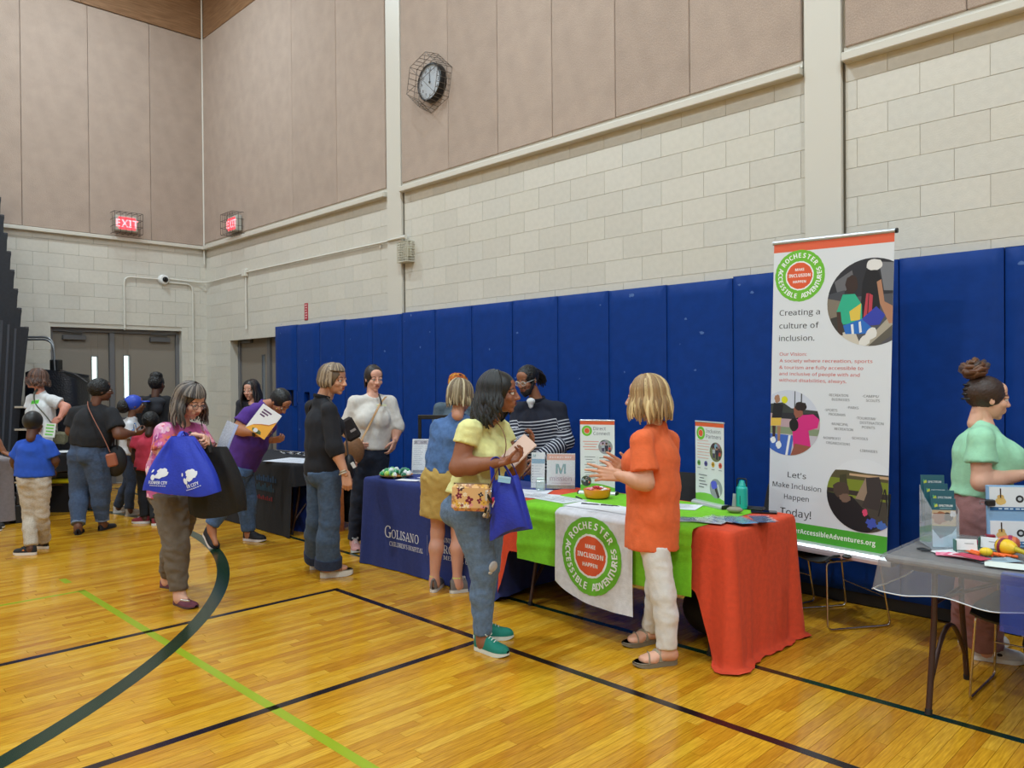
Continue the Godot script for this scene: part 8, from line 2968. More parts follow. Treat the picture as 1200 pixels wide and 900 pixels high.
	var cap_boy := person({"label": "person, a small boy in a blue tee, black cap and pale sweatpants","at":V(4.614,0,3.616),
		"front":V(-0.865,0,-0.503),"face":V(-0.817,-0.1,-0.596),
		"j":{"head":V(-0.006,1.198,0.005),"neck":V(0.006,1.079,-0.005),"pelvis":V(0,0.706,0.005),"shL":V(-0.084,1.016,0.087),"elL":V(-0.157,0.856,0.134),"wrL":V(-0.315,0.726,0.067),"hpL":V(-0.039,0.635,0.046),"knL":V(-0.051,0.337,0.032),"anL":V(0.067,0.069,0.052),"shR":V(0.095,1.014,-0.094),"elR":V(0.117,0.853,-0.143),"wrR":V(-0.114,0.737,-0.164),"hpR":V(0.044,0.634,-0.039),"knR":V(0.027,0.352,-0.047),"anR":V(-0.147,0.069,-0.106)},
		"toeL":V(-0.065,0,0.177),"toeR":V(-0.331,0,-0.02),"heels":{"L":V(0.093,0,0.028),"R":V(-0.115,0,-0.12)},
		"hands":{"L":[V(-0.501,-0.2,-0.916),V(0,-1,0),0.4],"R":[V(-0.923,-0.2,-0.489),V(0,-1,0),0.4]},
		"skin": rgb(92,58,44),"kind": "child","cell":0.013,"scale":0.80,"head":0.93,"hand":0.135,"foot":0.2,
		"size":{"chest_w":0.16,"chest_d":0.105,"waist_w":0.165,"waist_d":0.11,"hip_w":0.17,"hip_d":0.115},
		"top":{"name": "tee","mat": cloth("royal_tee",rgb(36,82,190)),"hem":V(0,0.714,0.005),"hem_r":[0.105,1.5],"sleeve":0.75,"loose":0.022,"neckline":0.03},
		"bottom":{"name": "sweatpants","mat": heather(),"cuff":0.056,"knee":0.075,"thigh":0.105,"len":0.96,"fold":0.008},
		"shoes":{"color": rgb(24,24,28),"patch": rgb(214,118,40),"sole": rgb(226,214,200),"laces": rgb(30,30,32)},
		"hair":[{"name": "cap","kind": "short","color": rgb(20,20,22),"volume":1.1,"rough":0.0}]})
	var black_tee_woman := person({"label": "person with short black hair in a black tee and rolled jeans with tan strap","at":V(3.857,0,2.917),
		"front":V(-0.39,0,-0.921),"face":V(0.064,-0.03,-0.948),
		"j":{"head":V(0.077,1.49,-0.082),"neck":V(0.032,1.346,-0.035),"pelvis":V(-0.007,0.838,0.009),"shL":V(-0.164,1.273,0.093),"elL":V(-0.213,1.063,0.131),"wrL":V(-0.332,0.963,-0.06),"hpL":V(-0.086,0.746,0.062),"knL":V(-0.11,0.427,0.076),"anL":V(0.09,0.085,0.157),"shR":V(0.213,1.265,-0.146),"elR":V(0.317,1.033,-0.178),"wrR":V(0.255,1.03,-0.343),"hpR":V(0.072,0.749,-0.041),"knR":V(0.076,0.447,-0.07),"anR":V(0.027,0.085,-0.098)},
		"toeL":V(-0.156,0,0.068),"toeR":V(-0.092,0,-0.254),"heels":{"L":V(0.131,0,0.172),"R":V(0.054,0,-0.063)},
		"hands":{"R":[V(0.206,0.1,-0.921),V(-0.568,0.6,-0.279),0.5],"L":[V(-0.148,0,-0.989),V(0.424,0.3,-0.003),0.4]},
		"skin": rgb(112,72,54),"cell":0.0155,"hand_cell":0.007,
		"size":{"chest_w":0.20,"chest_d":0.145,"waist_w":0.215,"waist_d":0.16,"hip_w":0.215,"hip_d":0.155,"bust":0.1,"belly":0.09,"seat":0.12,"arm":1.32,"leg":1.2},
		"top":{"name": "tee","mat": cloth("black_tee",rgb(32,33,38)),"hem":V(0,0.92,0.002),"hem_r":[0.16,1.38],"sleeve":0.72,"loose":0.024,"neckline":0.04},
		"bottom":{"name": "jeans","mat": denim("slate",rgb(84,104,136)),"cuff":0.064,"knee":0.085,"thigh":0.115,"len":0.93,"cuff_mat": denim("roll",rgb(140,158,186)),"cuff_h":0.045},
		"shoes":{"style": "flat","color": rgb(22,22,26),"sole": rgb(30,30,32),"sole_h":0.012},
		"glasses": rgb(40,36,36),
		"hair":[{"kind": "short","color": rgb(17,15,16),"volume":1.12,"rough":0.005}]})
	var hoodie_man := person({"label": "person with high textured black hair in a black hooded jacket by the doors","at":V(2.959,0,1.935),
		"front":V(-0.6,0,-0.8),"face":V(-0.642,0,-0.774),
		"j":{"head":V(0.022,1.543,-0.028),"neck":V(0.008,1.385,-0.011),"pelvis":V(0,0.916,0),"shL":V(-0.133,1.364,0.117),"elL":V(-0.158,1.058,0.139),"wrL":V(-0.208,0.815,0.072),"hpL":V(-0.07,0.865,0.052),"knL":V(-0.084,0.479,0.042),"anL":V(-0.064,0.087,0.069),"shR":V(0.149,1.364,-0.095),"elR":V(0.178,1.058,-0.113),"wrR":V(0.128,0.815,-0.18),"hpR":V(0.07,0.865,-0.052),"knR":V(0.064,0.479,-0.069),"anR":V(0.084,0.087,-0.042)},
		"toeL":V(-0.168,0,-0.07),"toeR":V(-0.02,0,-0.18),
		"hands":{"L":[V(-0.712,-0.4,-0.702),V(0,-1,0),0.4],"R":[V(-0.712,-0.4,-0.702),V(0,-1,0),0.4]},
		"skin": rgb(92,60,46),"kind": "man","cell":0.018,"hand_cell":0.008,
		"size":{"chest_w":0.185,"chest_d":0.12,"waist_w":0.18},
		"top":{"name": "hooded_jacket","mat": cloth("hoodie",rgb(26,27,32)),"hem":V(0,0.606,0.005),"sleeve":1.95,"loose":0.03,"thick":0.02,"collar": cloth("hood",rgb(40,42,50))},
		"bottom":{"mat": cloth("black_slacks",rgb(30,30,34))},"shoes":{"color": rgb(130,130,132),"sole": rgb(206,204,202)},
		"hair":[{"kind": "short","color": rgb(14,12,13),"volume":1.05,"rough":0.006,"lumps":[[V(0,0.115,-0.015),V(0.07,0.045,0.075)]]}]})
	part("hood",surf([ell(V(0.118,1.335,0.019),V(0.13,0.06,0.11)),ell(V(0.17,1.253,0.039),V(0.10,0.08,0.07))],0.016,0.04).mesh(),cloth("hood",rgb(40,42,50)),last_person())
	var cap_girl := person({"label": "person, a child in a blue cap with dark hair puff, white top and jeans","at":V(3.047,0,2.272),
		"front":V(0.104,0,-0.995),"face":V(0.206,0,-0.921),
		"j":{"head":V(0.057,1.301,-0.061),"neck":V(0.036,1.169,-0.038),"pelvis":V(0,0.73,0),"shL":V(-0.141,1.088,-0.004),"elL":V(-0.168,0.844,-0.004),"wrL":V(-0.161,0.65,-0.071),"hpL":V(-0.069,0.69,-0.007),"knL":V(-0.072,0.382,-0.021),"anL":V(-0.228,0.071,0.055),"shR":V(0.139,1.088,0.025),"elR":V(0.165,0.844,0.031),"wrR":V(0.172,0.65,-0.036),"hpR":V(0.069,0.69,0.007),"knR":V(0.075,0.382,-0.006),"anR":V(0.119,0.071,0.04)},
		"toeL":V(-0.226,0,0.006),"toeR":V(0.091,0,-0.045),"heels":{"L":V(-0.23,0,0.091),"R":V(0.131,0,0.074)},
		"hands":{"L":[V(-0.501,-0.5,-0.916),V(0,-1,0),0.4],"R":[V(-0.501,-0.5,-0.916),V(0,-1,0),0.4]},
		"skin": rgb(120,80,60),"kind": "child","cell":0.017,"hand_cell":0.008,"scale":0.85,"head":0.95,"foot":0.2,
		"top":{"name": "tee","mat": cloth("white_top",rgb(222,222,226)),"hem":V(0.007,0.721,-0.004),"sleeve":0.7,"loose":0.02},
		"bottom":{"name": "jeans","mat": denim("dusk",rgb(66,80,106)),"cuff":0.055},"shoes":{"color": rgb(214,208,204),"sole": rgb(226,222,218)},
		"hair":[{"name": "hair_puff","kind": "short","color": rgb(22,18,19),"volume":1.0,"rough":0.006,"lumps":[[V(0,-0.01,-0.13),V(0.085,0.085,0.075)]]},{"name": "cap","kind": "short","color": rgb(38,72,190),"volume":1.12,"rough":0.0,"lumps":[[V(0,0.045,0.12),V(0.07,0.012,0.06)]]}]})
	var red_child := person({"label": "person, a small child in a red tee, black trousers and red sneakers","at":V(3.767,0,2.311),
		"front":V(-0.638,0,-0.77),"face":V(-0.642,-0.1,-0.774),
		"j":{"head":V(0.034,1.124,-0.035),"neck":V(0.02,1,-0.02),"pelvis":V(0,0.649,0),"shL":V(-0.09,0.966,0.087),"elL":V(-0.107,0.75,0.104),"wrL":V(-0.145,0.577,0.058),"hpL":V(-0.048,0.613,0.04),"knL":V(-0.058,0.339,0.033),"anL":V(0.042,0.063,0.039),"shR":V(0.102,0.966,-0.072),"elR":V(0.122,0.75,-0.086),"wrR":V(0.084,0.577,-0.132),"hpR":V(0.048,0.613,-0.04),"knR":V(0.043,0.339,-0.051),"anR":V(0.263,0.063,0.009)},
		"toeL":V(-0.056,0,0.13),"toeR":V(0.265,0,-0.03),"heels":{"L":V(0.065,0,0.017),"R":V(0.261,0,0.041)},
		"hands":{"L":[V(-0.285,-0.8,-0.281),V(0.702,0,-0.712),0.4],"R":[V(-0.285,-0.8,-0.281),V(-0.702,0,0.712),0.4]},
		"skin": rgb(70,46,38),"kind": "child","cell":0.016,"hand_cell":0.008,"scale":0.76,"head":0.93,"foot":0.19,
		"top":{"name": "tee","mat": cloth("red_tee",rgb(206,60,84)),"hem":V(0,0.587,0.005),"sleeve":0.55,"loose":0.02},
		"bottom":{"mat": cloth("black_slacks",rgb(30,30,34)),"cuff":0.058},"shoes":{"color": rgb(130,34,46),"sole": rgb(226,222,218)},
		"hair":[{"kind": "short","color": rgb(16,14,15),"volume":1.1,"rough":0.005}]})
	var curly_woman := person({"label": "person with curly brown bob and glasses in a white tee with green print","at":V(1.819,0,2.876),
		"front":V(0.081,0,0.997),"face":V(-0.539,0.08,0.831),
		"j":{"head":V(-0.06,1.619,0.054),"neck":V(-0.015,1.447,0.011),"pelvis":V(0.022,0.848,-0.021),"shL":V(0.173,1.384,-0.065),"elL":V(0.266,1.275,-0.201),"wrL":V(0.285,1.141,-0.119),"hpL":V(0.089,0.886,-0.007),"knL":V(0.096,0.49,0.009),"anL":V(0.093,0.089,-0.025),"shR":V(-0.212,1.393,0.069),"elR":V(-0.212,1.156,0.1),"wrR":V(0.092,1.037,0.078),"hpR":V(-0.089,0.886,0.007),"knR":V(-0.093,0.49,0.025),"anR":V(-0.096,0.089,-0.009)},
		"toeL":V(0.107,0,0.152),"toeR":V(-0.081,0,0.167),
		"hands":{"L":[V(-0.456,-0.6,0.604),V(-0.781,-0.2,-0.49),0.4],"R":[V(0.706,-0.2,-0.146),V(0.712,0,0.702),0.4]},
		"skin": rgb(218,150,130),"cell":0.0155,"hand_cell":0.007,
		"size":{"chest_w":0.165,"chest_d":0.12,"waist_w":0.16,"waist_d":0.12,"bust":0.09,"belly":0.05,"arm":1.12},
		"top":{"name": "tee","mat": cloth("white_tee_print",rgb(224,224,226)),"hem":V(0.03,0.794,-0.028),"hem_r":[0.13,1.3],"sleeve":0.55,"loose":0.022,"neckline":0.055},
		"bottom":{"mat": cloth("black_slacks",rgb(30,30,34))},"shoes":{"color": rgb(40,38,38)},
		"glasses": rgb(110,40,40),
		"hair":[{"color": rgb(66,40,30),"streak": rgb(120,76,54),"streaks":0.4,"length":0.10,"open":0.9,"flare":0.75,"wave":0.018,"wfreq":60.0,"volume":1.2,"count":150,"seed":41,"thick":0.016}]})
	var gp := Print.new()
	gp.patch(rgb(106,214,76),P2([-0.085,-0.03,0.085,-0.018,0.09,0.03,-0.08,0.014]))
	gp.patch(rgb(60,160,50),P2([-0.08,-0.012,-0.05,-0.02,-0.05,0.012,-0.08,0.006]))
	for k in 6:
		gp.patch(rgb(70,180,56),rect(-0.03 + 0.018 * k,-0.008,-0.018 + 0.018 * k,0.012))
	part("printed_emblem",gp.g.mesh(),tinted_cloth(),curly_woman,Transform3D(look(V(0.218,0.25,0.918)),V(0.195,1.347,0.126)))
	var khaki_woman := person({"label": "person with grey-blonde hair in a denim blue top and khaki skirt","at":V(8.403,0,1.797),
		"front":V(-0.623,0,-0.782),"face":V(-0.466,-0.15,-0.952),
		"j":{"head":V(0.076,1.452,-0.08),"neck":V(0.058,1.312,-0.06),"pelvis":V(-0.005,0.834,0.009),"shL":V(-0.051,1.248,0.023),"elL":V(-0.096,1.059,0.014),"wrL":V(-0.23,0.912,-0.162),"hpL":V(-0.045,0.796,0.05),"knL":V(-0.069,0.433,0.035),"anL":V(-0.073,0.084,0.068),"shR":V(0.19,1.254,-0.164),"elR":V(0.121,1.069,-0.207),"wrR":V(-0.089,0.91,-0.305),"hpR":V(0.04,0.795,-0.036),"knR":V(0.062,0.437,-0.055),"anR":V(0.083,0.084,-0.023)},
		"toeL":V(-0.22,0,-0.1),"toeR":V(0.11,0,-0.144),"heels":{"L":V(-0.045,0,0.1),"R":V(0.074,0,0.019)},
		"hands":{"L":[V(-0.501,-0.2,-0.916),V(0,-1,0),0.4],"R":[V(-0.923,-0.2,-0.489),V(0,-1,0),0.4]},
		"skin": rgb(206,150,126),"cell":0.0135,
		"size":{"chest_w":0.155,"chest_d":0.112,"waist_w":0.15,"waist_d":0.112,"hip_w":0.17,"hip_d":0.125,"bust":0.08,"seat":0.08,"leg":0.95},
		"top":{"name": "top","mat": denim("chambray",rgb(96,134,190)),"hem":V(0.004,0.891,-0.001),"hem_r":[0.12,1.3],"sleeve":0.9,"loose":0.02,"neckline":0.04,"fold":0.009},
		"bottom":{"name": "skirt","kind": "skirt","mat": cloth("khaki",rgb(188,156,84)),"hem":V(-0.036,0.547,0.044),"hem_d":0.112,"hem_q":1.32,"waist":V(0.004,0.917,-0.001),"fold":0.006},
		"shoes":{"color": rgb(112,104,100),"sole": rgb(206,204,200),"sock": rgb(196,236,96),"sock_h":0.03},
		"hair":[{"color": rgb(120,100,76),"streak": rgb(206,192,158),"streaks":0.6,"length":0.10,"open":0.9,"flare":0.2,"wave":0.008,"volume":1.12,"count":130,"seed":51}]})
	var headwrap_woman := person({"label": "person in a patterned orange headwrap and grey-blue jacket behind the navy table","at":V(7.107,0,0.577),
		"front":V(0.867,0,0.498),"face":V(0.955,-0.2,0.1),
		"j":{"head":V(0.012,1.494,-0.016),"neck":V(-0.006,1.344,0.003),"pelvis":V(0,0.888,0),"shL":V(0.074,1.324,-0.155),"elL":V(0.087,1.027,-0.185),"wrL":V(0.158,0.791,-0.144),"hpL":V(0.042,0.839,-0.073),"knL":V(0.059,0.465,-0.07),"anL":V(0.031,0.085,-0.086),"shR":V(-0.097,1.324,0.142),"elR":V(-0.116,1.027,0.169),"wrR":V(-0.045,0.791,0.209),"hpR":V(-0.042,0.839,0.073),"knR":V(-0.031,0.465,0.086),"anR":V(-0.059,0.085,0.07)},
		"toeL":V(0.176,0,-0.002),"toeR":V(0.087,0,0.153),
		"hands":{"L":[V(0.142,-1,0.14),V(-0.702,0,0.712),0.4],"R":[V(0.142,-1,0.14),V(0.702,0,-0.712),0.4]},
		"skin": rgb(110,72,54),"cell":0.017,"hand_cell":0.008,"size":{"bust":0.085},
		"top":{"name": "jacket","mat": denim("grey_jacket",rgb(104,122,134)),"hem":V(0,0.786,0.004),"sleeve":1.9,"loose":0.02,"collar": denim("grey_jacket",rgb(104,122,134))},
		"bottom":{"mat": cloth("black_slacks",rgb(30,30,34))},"shoes":{"color": rgb(40,38,38)}})
	var wf: Transform3D = last_person().get_meta("head_frame")
	var wrap := surf([ell(V(0,0.05,-0.025),V(0.094,0.094,0.112)),ell(V(0,0.075,-0.085),V(0.065,0.06,0.06)),ell(V(0,-0.06,0.12),V(0.09,0.11,0.09),Vector3.BACK,Vector3.UP,NO,NO,2)],0.008,0.014)
	folds(wrap,0.006,V(24,40,24))
	part("headwrap",wrap.mesh(),floral("wrap",rgb(196,106,34),[rgb(238,180,60),rgb(40,26,24),rgb(150,44,30)],7.0),last_person(),wf)
	var edge_person := person({"label": "person mostly outside the left edge, only a bare forearm resting by the grey cloth","at":V(2.993,0,3.75),
		"front":V(0.332,0,-0.943),"face":V(0.419,-0.1,-0.851),
		"j":{"head":V(0.011,1.507,-0.031),"neck":V(-0.005,1.369,0.015),"pelvis":V(0,0.883,0),"shL":V(-0.165,1.315,-0.044),"elL":V(-0.196,1.021,-0.052),"wrL":V(-0.169,0.786,-0.128),"hpL":V(-0.079,0.834,-0.028),"knL":V(-0.079,0.462,-0.045),"anL":V(-0.089,0.084,-0.014),"shR":V(0.156,1.315,0.069),"elR":V(0.22,1.006,-0.08),"wrR":V(0.244,0.848,-0.173),"hpR":V(0.079,0.834,0.028),"knR":V(0.089,0.462,0.014),"anR":V(0.079,0.084,0.045)},
		"toeL":V(-0.034,0,-0.172),"toeR":V(0.134,0,-0.113),
		"hands":{"R":[V(0.42,-0.5,-0.71),V(0,-1,0),0.4],"L":[V(0,-1,0),V(0.702,0,-0.712),0.3]},
		"skin": rgb(150,104,82),"cell":0.018,"hand_cell":0.008,
		"top":{"name": "tee","mat": cloth("charcoal",rgb(44,44,52)),"hem":V(0,0.754,0.004),"sleeve":0.6},
		"bottom":{"mat": cloth("black_slacks",rgb(30,30,34))},"shoes":{"color": rgb(40,38,38)},
		"hair":[{"kind": "short","color": rgb(30,24,22),"volume":1.08}]})
	build_carried()

class Bag:
	var top: Vector3
	var foot: Vector3
	var side: Vector3
	var w0: float
	var w1: float
	var d0: float
	var d1: float
	var wob := 0.012
	var ph := 0.0
	var belly := 0.0

	func at_(u: float, v: float) -> Vector3:
		var a := u * TAU
		var ca := cos(a)
		var sa := sin(a)
		var c := top.lerp(foot,v)
		var n := side.cross(Vector3.UP).normalized()
		var e := pow(v,0.85)
		var w := lerpf(w0,w1,e) * (1.0 + belly * sin(v * PI))
		var d := lerpf(d0,d1,e) * (1.0 - 0.25 * pow(v,6.0))
		var x := signf(ca) * pow(absf(ca),0.6) * w
		var z := signf(sa) * pow(absf(sa),0.6) * d
		var fold := wob * (0.35 + 0.65 * (1.0 - v)) * (sin(a * 5.0 + ph + v * 2.0) + 0.6 * sin(a * 9.0 - ph * 2.0 + v * 4.0)) * clampf(v * 4.0,0.2,1.0)
		var sag := 0.02 * sin(ca * 3.0 + ph) * v
		return c + side * x + n * (z + fold * signf(sa) * absf(sa)) + Vector3(0,-sag,0)

	func mesh(nu := 60,nv := 26) -> ArrayMesh:
		var g := Geo.new()
		g.sheet(nu,nv,func(u,v): return at_(1.0 - u,v))
		var ctr := Vector3.ZERO
		for k in nu:
			ctr += at_(float(k) / nu,1.0)
		ctr /= nu
		for k in nu:
			g.face(ctr,at_(float(k) / nu,1.0),at_(float(k + 1) / nu,1.0))
		return g.mesh()

	func lay(flat: Geo,x0: float,v0: float,scale: float,turn := 0.0) -> Geo:
		var hgt := (foot - top).length()
		for k in flat.v.size():
			var q := Vector2(flat.v[k].x,flat.v[k].y).rotated(turn) * scale
			var v := clampf(v0 - q.y / hgt,0.02,0.99)
			var w := lerpf(w0,w1,pow(v,0.85)) * (1.0 + belly * sin(v * PI))
			var s := clampf((x0 * w + q.x) / w,-0.98,0.98)
			var a := acos(signf(s) * pow(absf(s),1.0 / 0.6))
			var p := at_(a / TAU,v)
			var p2 := at_(a / TAU + 0.01,v)
			var p3 := at_(a / TAU,v + 0.01)
			var n := (p3 - p).cross(p2 - p).normalized()
			if n.dot(side.cross(Vector3.UP)) < 0.0:
				n = -n
			flat.v[k] = p + n * (0.003 + flat.v[k].z)
			flat.n[k] = n
		return flat

func bloom(pr: Print,k: int) -> void:
	var w := rgb(232,236,244)
	pr.patch(w,blob(0.015,0.02,0.036,0.030,3 + k,0.16,18))
	pr.patch(w,blob(0.0,0.0,0.034,0.018,5 + k,0.2,14,0.4))
	pr.patch(w,blob(0.045,0.012,0.018,0.010,2,0.1,12,0.9))
	pr.patch(w,blob(-0.042,-0.014,0.014,0.020,2,0.06,14))
	pr.patch(w,blob(-0.046,0.03,0.006,0.013,1,0.1,10,-0.6))

func tote(label: String,b: Bag,c: Color,handles: Array,rough := 0.6) -> Node3D:
	var t := thing("tote_bag",label,"bag",b.foot)
	var m := mottled("tote_" + c.to_html(),c,0.10,4.0,rough,0.02,0.3,0.05)
	b.top -= t.position
	b.foot -= t.position
	part("bag_body",b.mesh(),m,t)
	for h in handles:
		var pts := []
		for p in h:
			pts.append(p - t.position)
		part("handle",Geo.new().tube(bent(pts,0.05,5),0.016,6,true,Vector2(1.0,0.22)).mesh(),m,t)
	return t

func build_carried() -> void:
	var b := Bag.new()
	b.top = V(7.542,1.213,3.41)
	b.foot = V(7.558,0.832,3.426)
	b.side = (V(0.788,0,-0.628)).normalized()
	b.w0 = 0.075
	b.w1 = 0.275
	b.d0 = 0.03
	b.d1 = 0.085
	b.wob = 0.016
	b.ph = 0.6
	b.belly = 0.10
	var t := tote("blue tote bag printed with white blossoms and lettering, carried by the floral top",b,rgb(34,60,196),[[V(7.544,1.186,3.451),V(7.482,1.256,3.385),V(7.511,1.179,3.357)],[V(7.492,1.17,3.419),V(7.434,1.246,3.349),V(7.463,1.168,3.32)]])
	for s in 2:
		var pr := Print.new()
		pr.step = 0.0003
		bloom(pr,s)
		pr.text(fit("FLOWER CITY" if s == 0 else "ER CITY",0.021,0.125 if s == 0 else 0.085,true),rgb(232,236,244),Vector2(-0.068 if s == 0 else -0.045,-0.058))
		for q in 8:
			pr.patch(rgb(210,216,236),rect(-0.06 + 0.014 * q,-0.071,-0.05 + 0.014 * q,-0.066))
		var lay := b.lay(subdivide(pr.g,0.02),-0.52 if s == 0 else 0.42,0.70 if s == 0 else 0.68,1.0,0.12 if s == 0 else 0.3)
		part("printed_emblem",lay.mesh(),tinted_cloth(),t)
	b = Bag.new()
	b.top = V(7.572,1.125,3.21)
	b.foot = V(7.518,0.647,3.155)
	b.side = (V(0.524,0,-0.887)).normalized()
	b.w0 = 0.09
	b.w1 = 0.19
	b.d0 = 0.03
	b.d1 = 0.09
	b.wob = 0.02
	b.ph = 2.2
	b.belly = 0.2
	t = tote("large black tote bag held by the floral top beside the blue tote",b,rgb(30,30,33),[[V(7.618,1.095,3.249),V(7.592,1.171,3.261),V(7.475,1.235,3.336)],[V(7.58,1.077,3.202),V(7.555,1.155,3.227),V(7.514,1.19,3.239)]],0.75)
	t = thing("green_folder","dark green folder standing in the mouth of the black tote bag","folder",V(7.463,1.131,3.206))
	part("folder",box(V(0.09,0.16,0.012),0.003),mat(rgb(84,96,62),0.7),t,at(V(0,-0.03,0),Basis(Vector3.UP,0.6) * Basis(Vector3.BACK,0.35)))
	part("folder_edge",box(V(0.006,0.16,0.014),0.002),mat(rgb(60,70,44),0.7),t,at(V(0.0,-0.03,0.0),Basis(Vector3.UP,0.6) * Basis(Vector3.BACK,0.35)))
	t = thing("leaflet","curled white and blue leaflet held between the floral top and the purple tee","leaflet",V(7.512,1.138,3.085))
	var g := Geo.new()
	var up := V(0.225,1,-0.228)
	var sd := V(0.846,-0.3,-0.43)
	g.sheet(8,12,func(u,v): return sd * ((u - 0.5) * 0.11) + up * ((0.5 - v) * 0.30) + (V(0.712,0,0.702)) * (0.05 * sin(v * 2.6) + 0.02 * u),0.002)
	part("leaflet_sheet",g.mesh(),mottled("leaflet_print",rgb(206,208,222),0.45,9.0,0.5,0.05),t)
	g = Geo.new()
	g.sheet(4,12,func(u,v): return sd * (0.035 + u * 0.02) + up * ((0.5 - v) * 0.30) + (V(0.712,0,0.702)) * (0.053 + 0.05 * (sin(v * 2.6) - 1.0) + 0.02 * 0.9 + 0.006))
	part("printed_border",g.mesh(),mat(rgb(150,156,190),0.5),t)
	t = thing("magazine","white and orange magazine clasped against the purple tee","magazine",V(6.096,1.203,2.085))
	var mb := look(V(0.817,0.2,0.596),-0.62)
	part("cover",box(V(0.21,0.27,0.008),0.001),mat(rgb(228,226,226),0.4),t,at(V(0,0,0),mb))
	var pr := Print.new()
	pr.patch(rgb(236,168,52),P2([-0.105,-0.135,0.105,-0.135,0.105,0.06,0.06,0.0,0.0,-0.03,-0.06,-0.07]))
	pr.patch(rgb(196,120,40),P2([0.105,0.06,0.06,0.0,0.0,-0.03,-0.06,-0.07,-0.06,-0.08,0.0,-0.042,0.064,-0.012,0.105,0.046]))
	for k in 3:
		pr.patch(rgb(96,60,96),rect(-0.07,0.085 - 0.026 * k,0.02 - 0.02 * k,0.10 - 0.026 * k))
	pr.patch(rgb(90,110,60),blob(0.0,-0.11,0.05,0.02,4,0.2))
	part("printed_picture",pr.g.mesh(),tinted(),t,at(mb * V(0,0,0.0045),mb))
	b = Bag.new()
	b.top = V(9.761,1.03,2.502)
	b.foot = V(9.784,0.728,2.481)
	b.side = (V(0.88,0.28,-0.536)).normalized()
	b.w0 = 0.075
	b.w1 = 0.128
	b.d0 = 0.022
	b.d1 = 0.055
	b.wob = 0.010
	b.ph = 4.0
	t = tote("plain royal blue tote bag hanging from the wrist of the yellow tee",b,rgb(34,56,186),[[V(9.736,1.006,2.57),V(9.722,1.128,2.569),V(9.749,1.153,2.555),V(9.775,1.099,2.515),V(9.809,1.033,2.496)],[V(9.712,1.006,2.495),V(9.705,1.117,2.5),V(9.725,1.15,2.479),V(9.759,1.111,2.446),V(9.783,1.024,2.422)]],0.5)
	t = thing("blue_note","pale blue folded note sticking out of the plain blue tote","note",V(9.801,1.028,2.547))
	part("note",box(V(0.07,0.035,0.003),0.001),mat(rgb(150,198,226),0.5),t,at(V(0,0,0),look(V(0.712,0.1,0.702),-0.15)))
	part("fold",box(V(0.06,0.012,0.004),0.001),mat(rgb(170,210,232),0.5),t,at(V(0.0,0.012,0.0),look(V(0.712,0.1,0.702),-0.15)))
	t = thing("card","pinkish card held up in both hands in front of the yellow tee","card",V(9.744,1.173,2.375))
	var cb := look(V(0.642,0.5,0.774),-0.75)
	part("card_sheet",box(V(0.10,0.19,0.0012)),mat(rgb(222,190,172),0.6),t,at(V(0,0,0),cb))
	part("card_fold",box(V(0.098,0.186,0.0012)),mat(rgb(232,206,190),0.6),t,at(cb * V(0.004,0.0,-0.006),cb * Basis(Vector3.UP,0.06)))
	t = thing("floral_purse","small purse with yellow, pink and maroon flowers on the hip of the yellow tee","purse",V(9.649,0.926,2.659))
	var fb := look(V(0.782,0.05,0.631),-0.05)
	part("purse_body",box(V(0.215,0.15,0.055),0.02),floral("purse",rgb(222,176,120),[rgb(226,176,70),rgb(120,34,54),rgb(226,150,140),rgb(60,40,50),rgb(238,220,190)],5.5),t,at(V(0,0,0),fb))
	part("zip",Geo.new().tube([fb * V(-0.1,0.076,0),fb * V(0.1,0.076,0)],0.005,6).mesh(),mat(rgb(120,100,70),0.4,0.5),t)
	part("strap",Geo.new().tube(bent([V(9.719,0.977,2.587) - t.position,V(9.757,1.056,2.577) - t.position,V(9.764,1.164,2.497) - t.position,V(9.721,1.25,2.454) - t.position,V(9.636,1.328,2.426) - t.position,V(9.54,1.365,2.437) - t.position],0.06,5),0.007,6,true,Vector2(1,0.4)).mesh(),mat(rgb(120,78,50),0.6),t)
	t = thing("key_bunch","bunch of keys and fobs dangling in front of the floral purse","keys",V(9.77,0.903,2.636))
	for k in 9:
		var a := k * 0.7
		part("fob",box(V(0.016,rng.randf_range(0.035,0.06),0.006),0.003),mat([rgb(206,204,198),rgb(26,26,30),rgb(196,50,110),rgb(214,206,186),rgb(90,92,98),rgb(34,34,38),rgb(222,222,222),rgb(160,140,100),rgb(28,28,30)][k],0.35,0.3),t,at(V(0.018 * sin(a),0.045 - 0.016 * k,0.02 * cos(a * 1.7)),Basis.from_euler(V(0.3 * sin(a),a,0.5 * sin(a * 2.0)))))
	part("ring",Geo.new().tube([V(0,0.05,0.016),V(0.016,0.066,0),V(0,0.082,-0.016),V(-0.016,0.066,0),V(0,0.05,0.016)],0.002,6).mesh(),mat(rgb(200,200,204),0.2,0.9),t)
	t = thing("tan_shoulder_bag","brown shoulder bag with a tan strap across the cream sweater","bag",V(6.923,0.951,1.649))
	part("bag_body",Geo.new().ball(Vector3.ZERO,V(0.10,0.13,0.07),10,16,look(V(0.923,0,0.489))).mesh(),mottled("tan_bag",rgb(150,104,66),0.2,6.0,0.6),t)
	part("strap",Geo.new().tube(bent([V(6.972,0.998,1.627) - t.position,V(6.944,1.159,1.497) - t.position,V(7.001,1.298,1.452) - t.position,V(6.979,1.373,1.388) - t.position,V(6.896,1.424,1.272) - t.position],0.1,5),0.014,8,true,Vector2(1,0.3)).mesh(),mat(rgb(176,136,92),0.6),t)
	t = thing("dark_tote","dark bag with pale print between the black sweater and the cream sweater","bag",V(7.098,1.157,1.796))
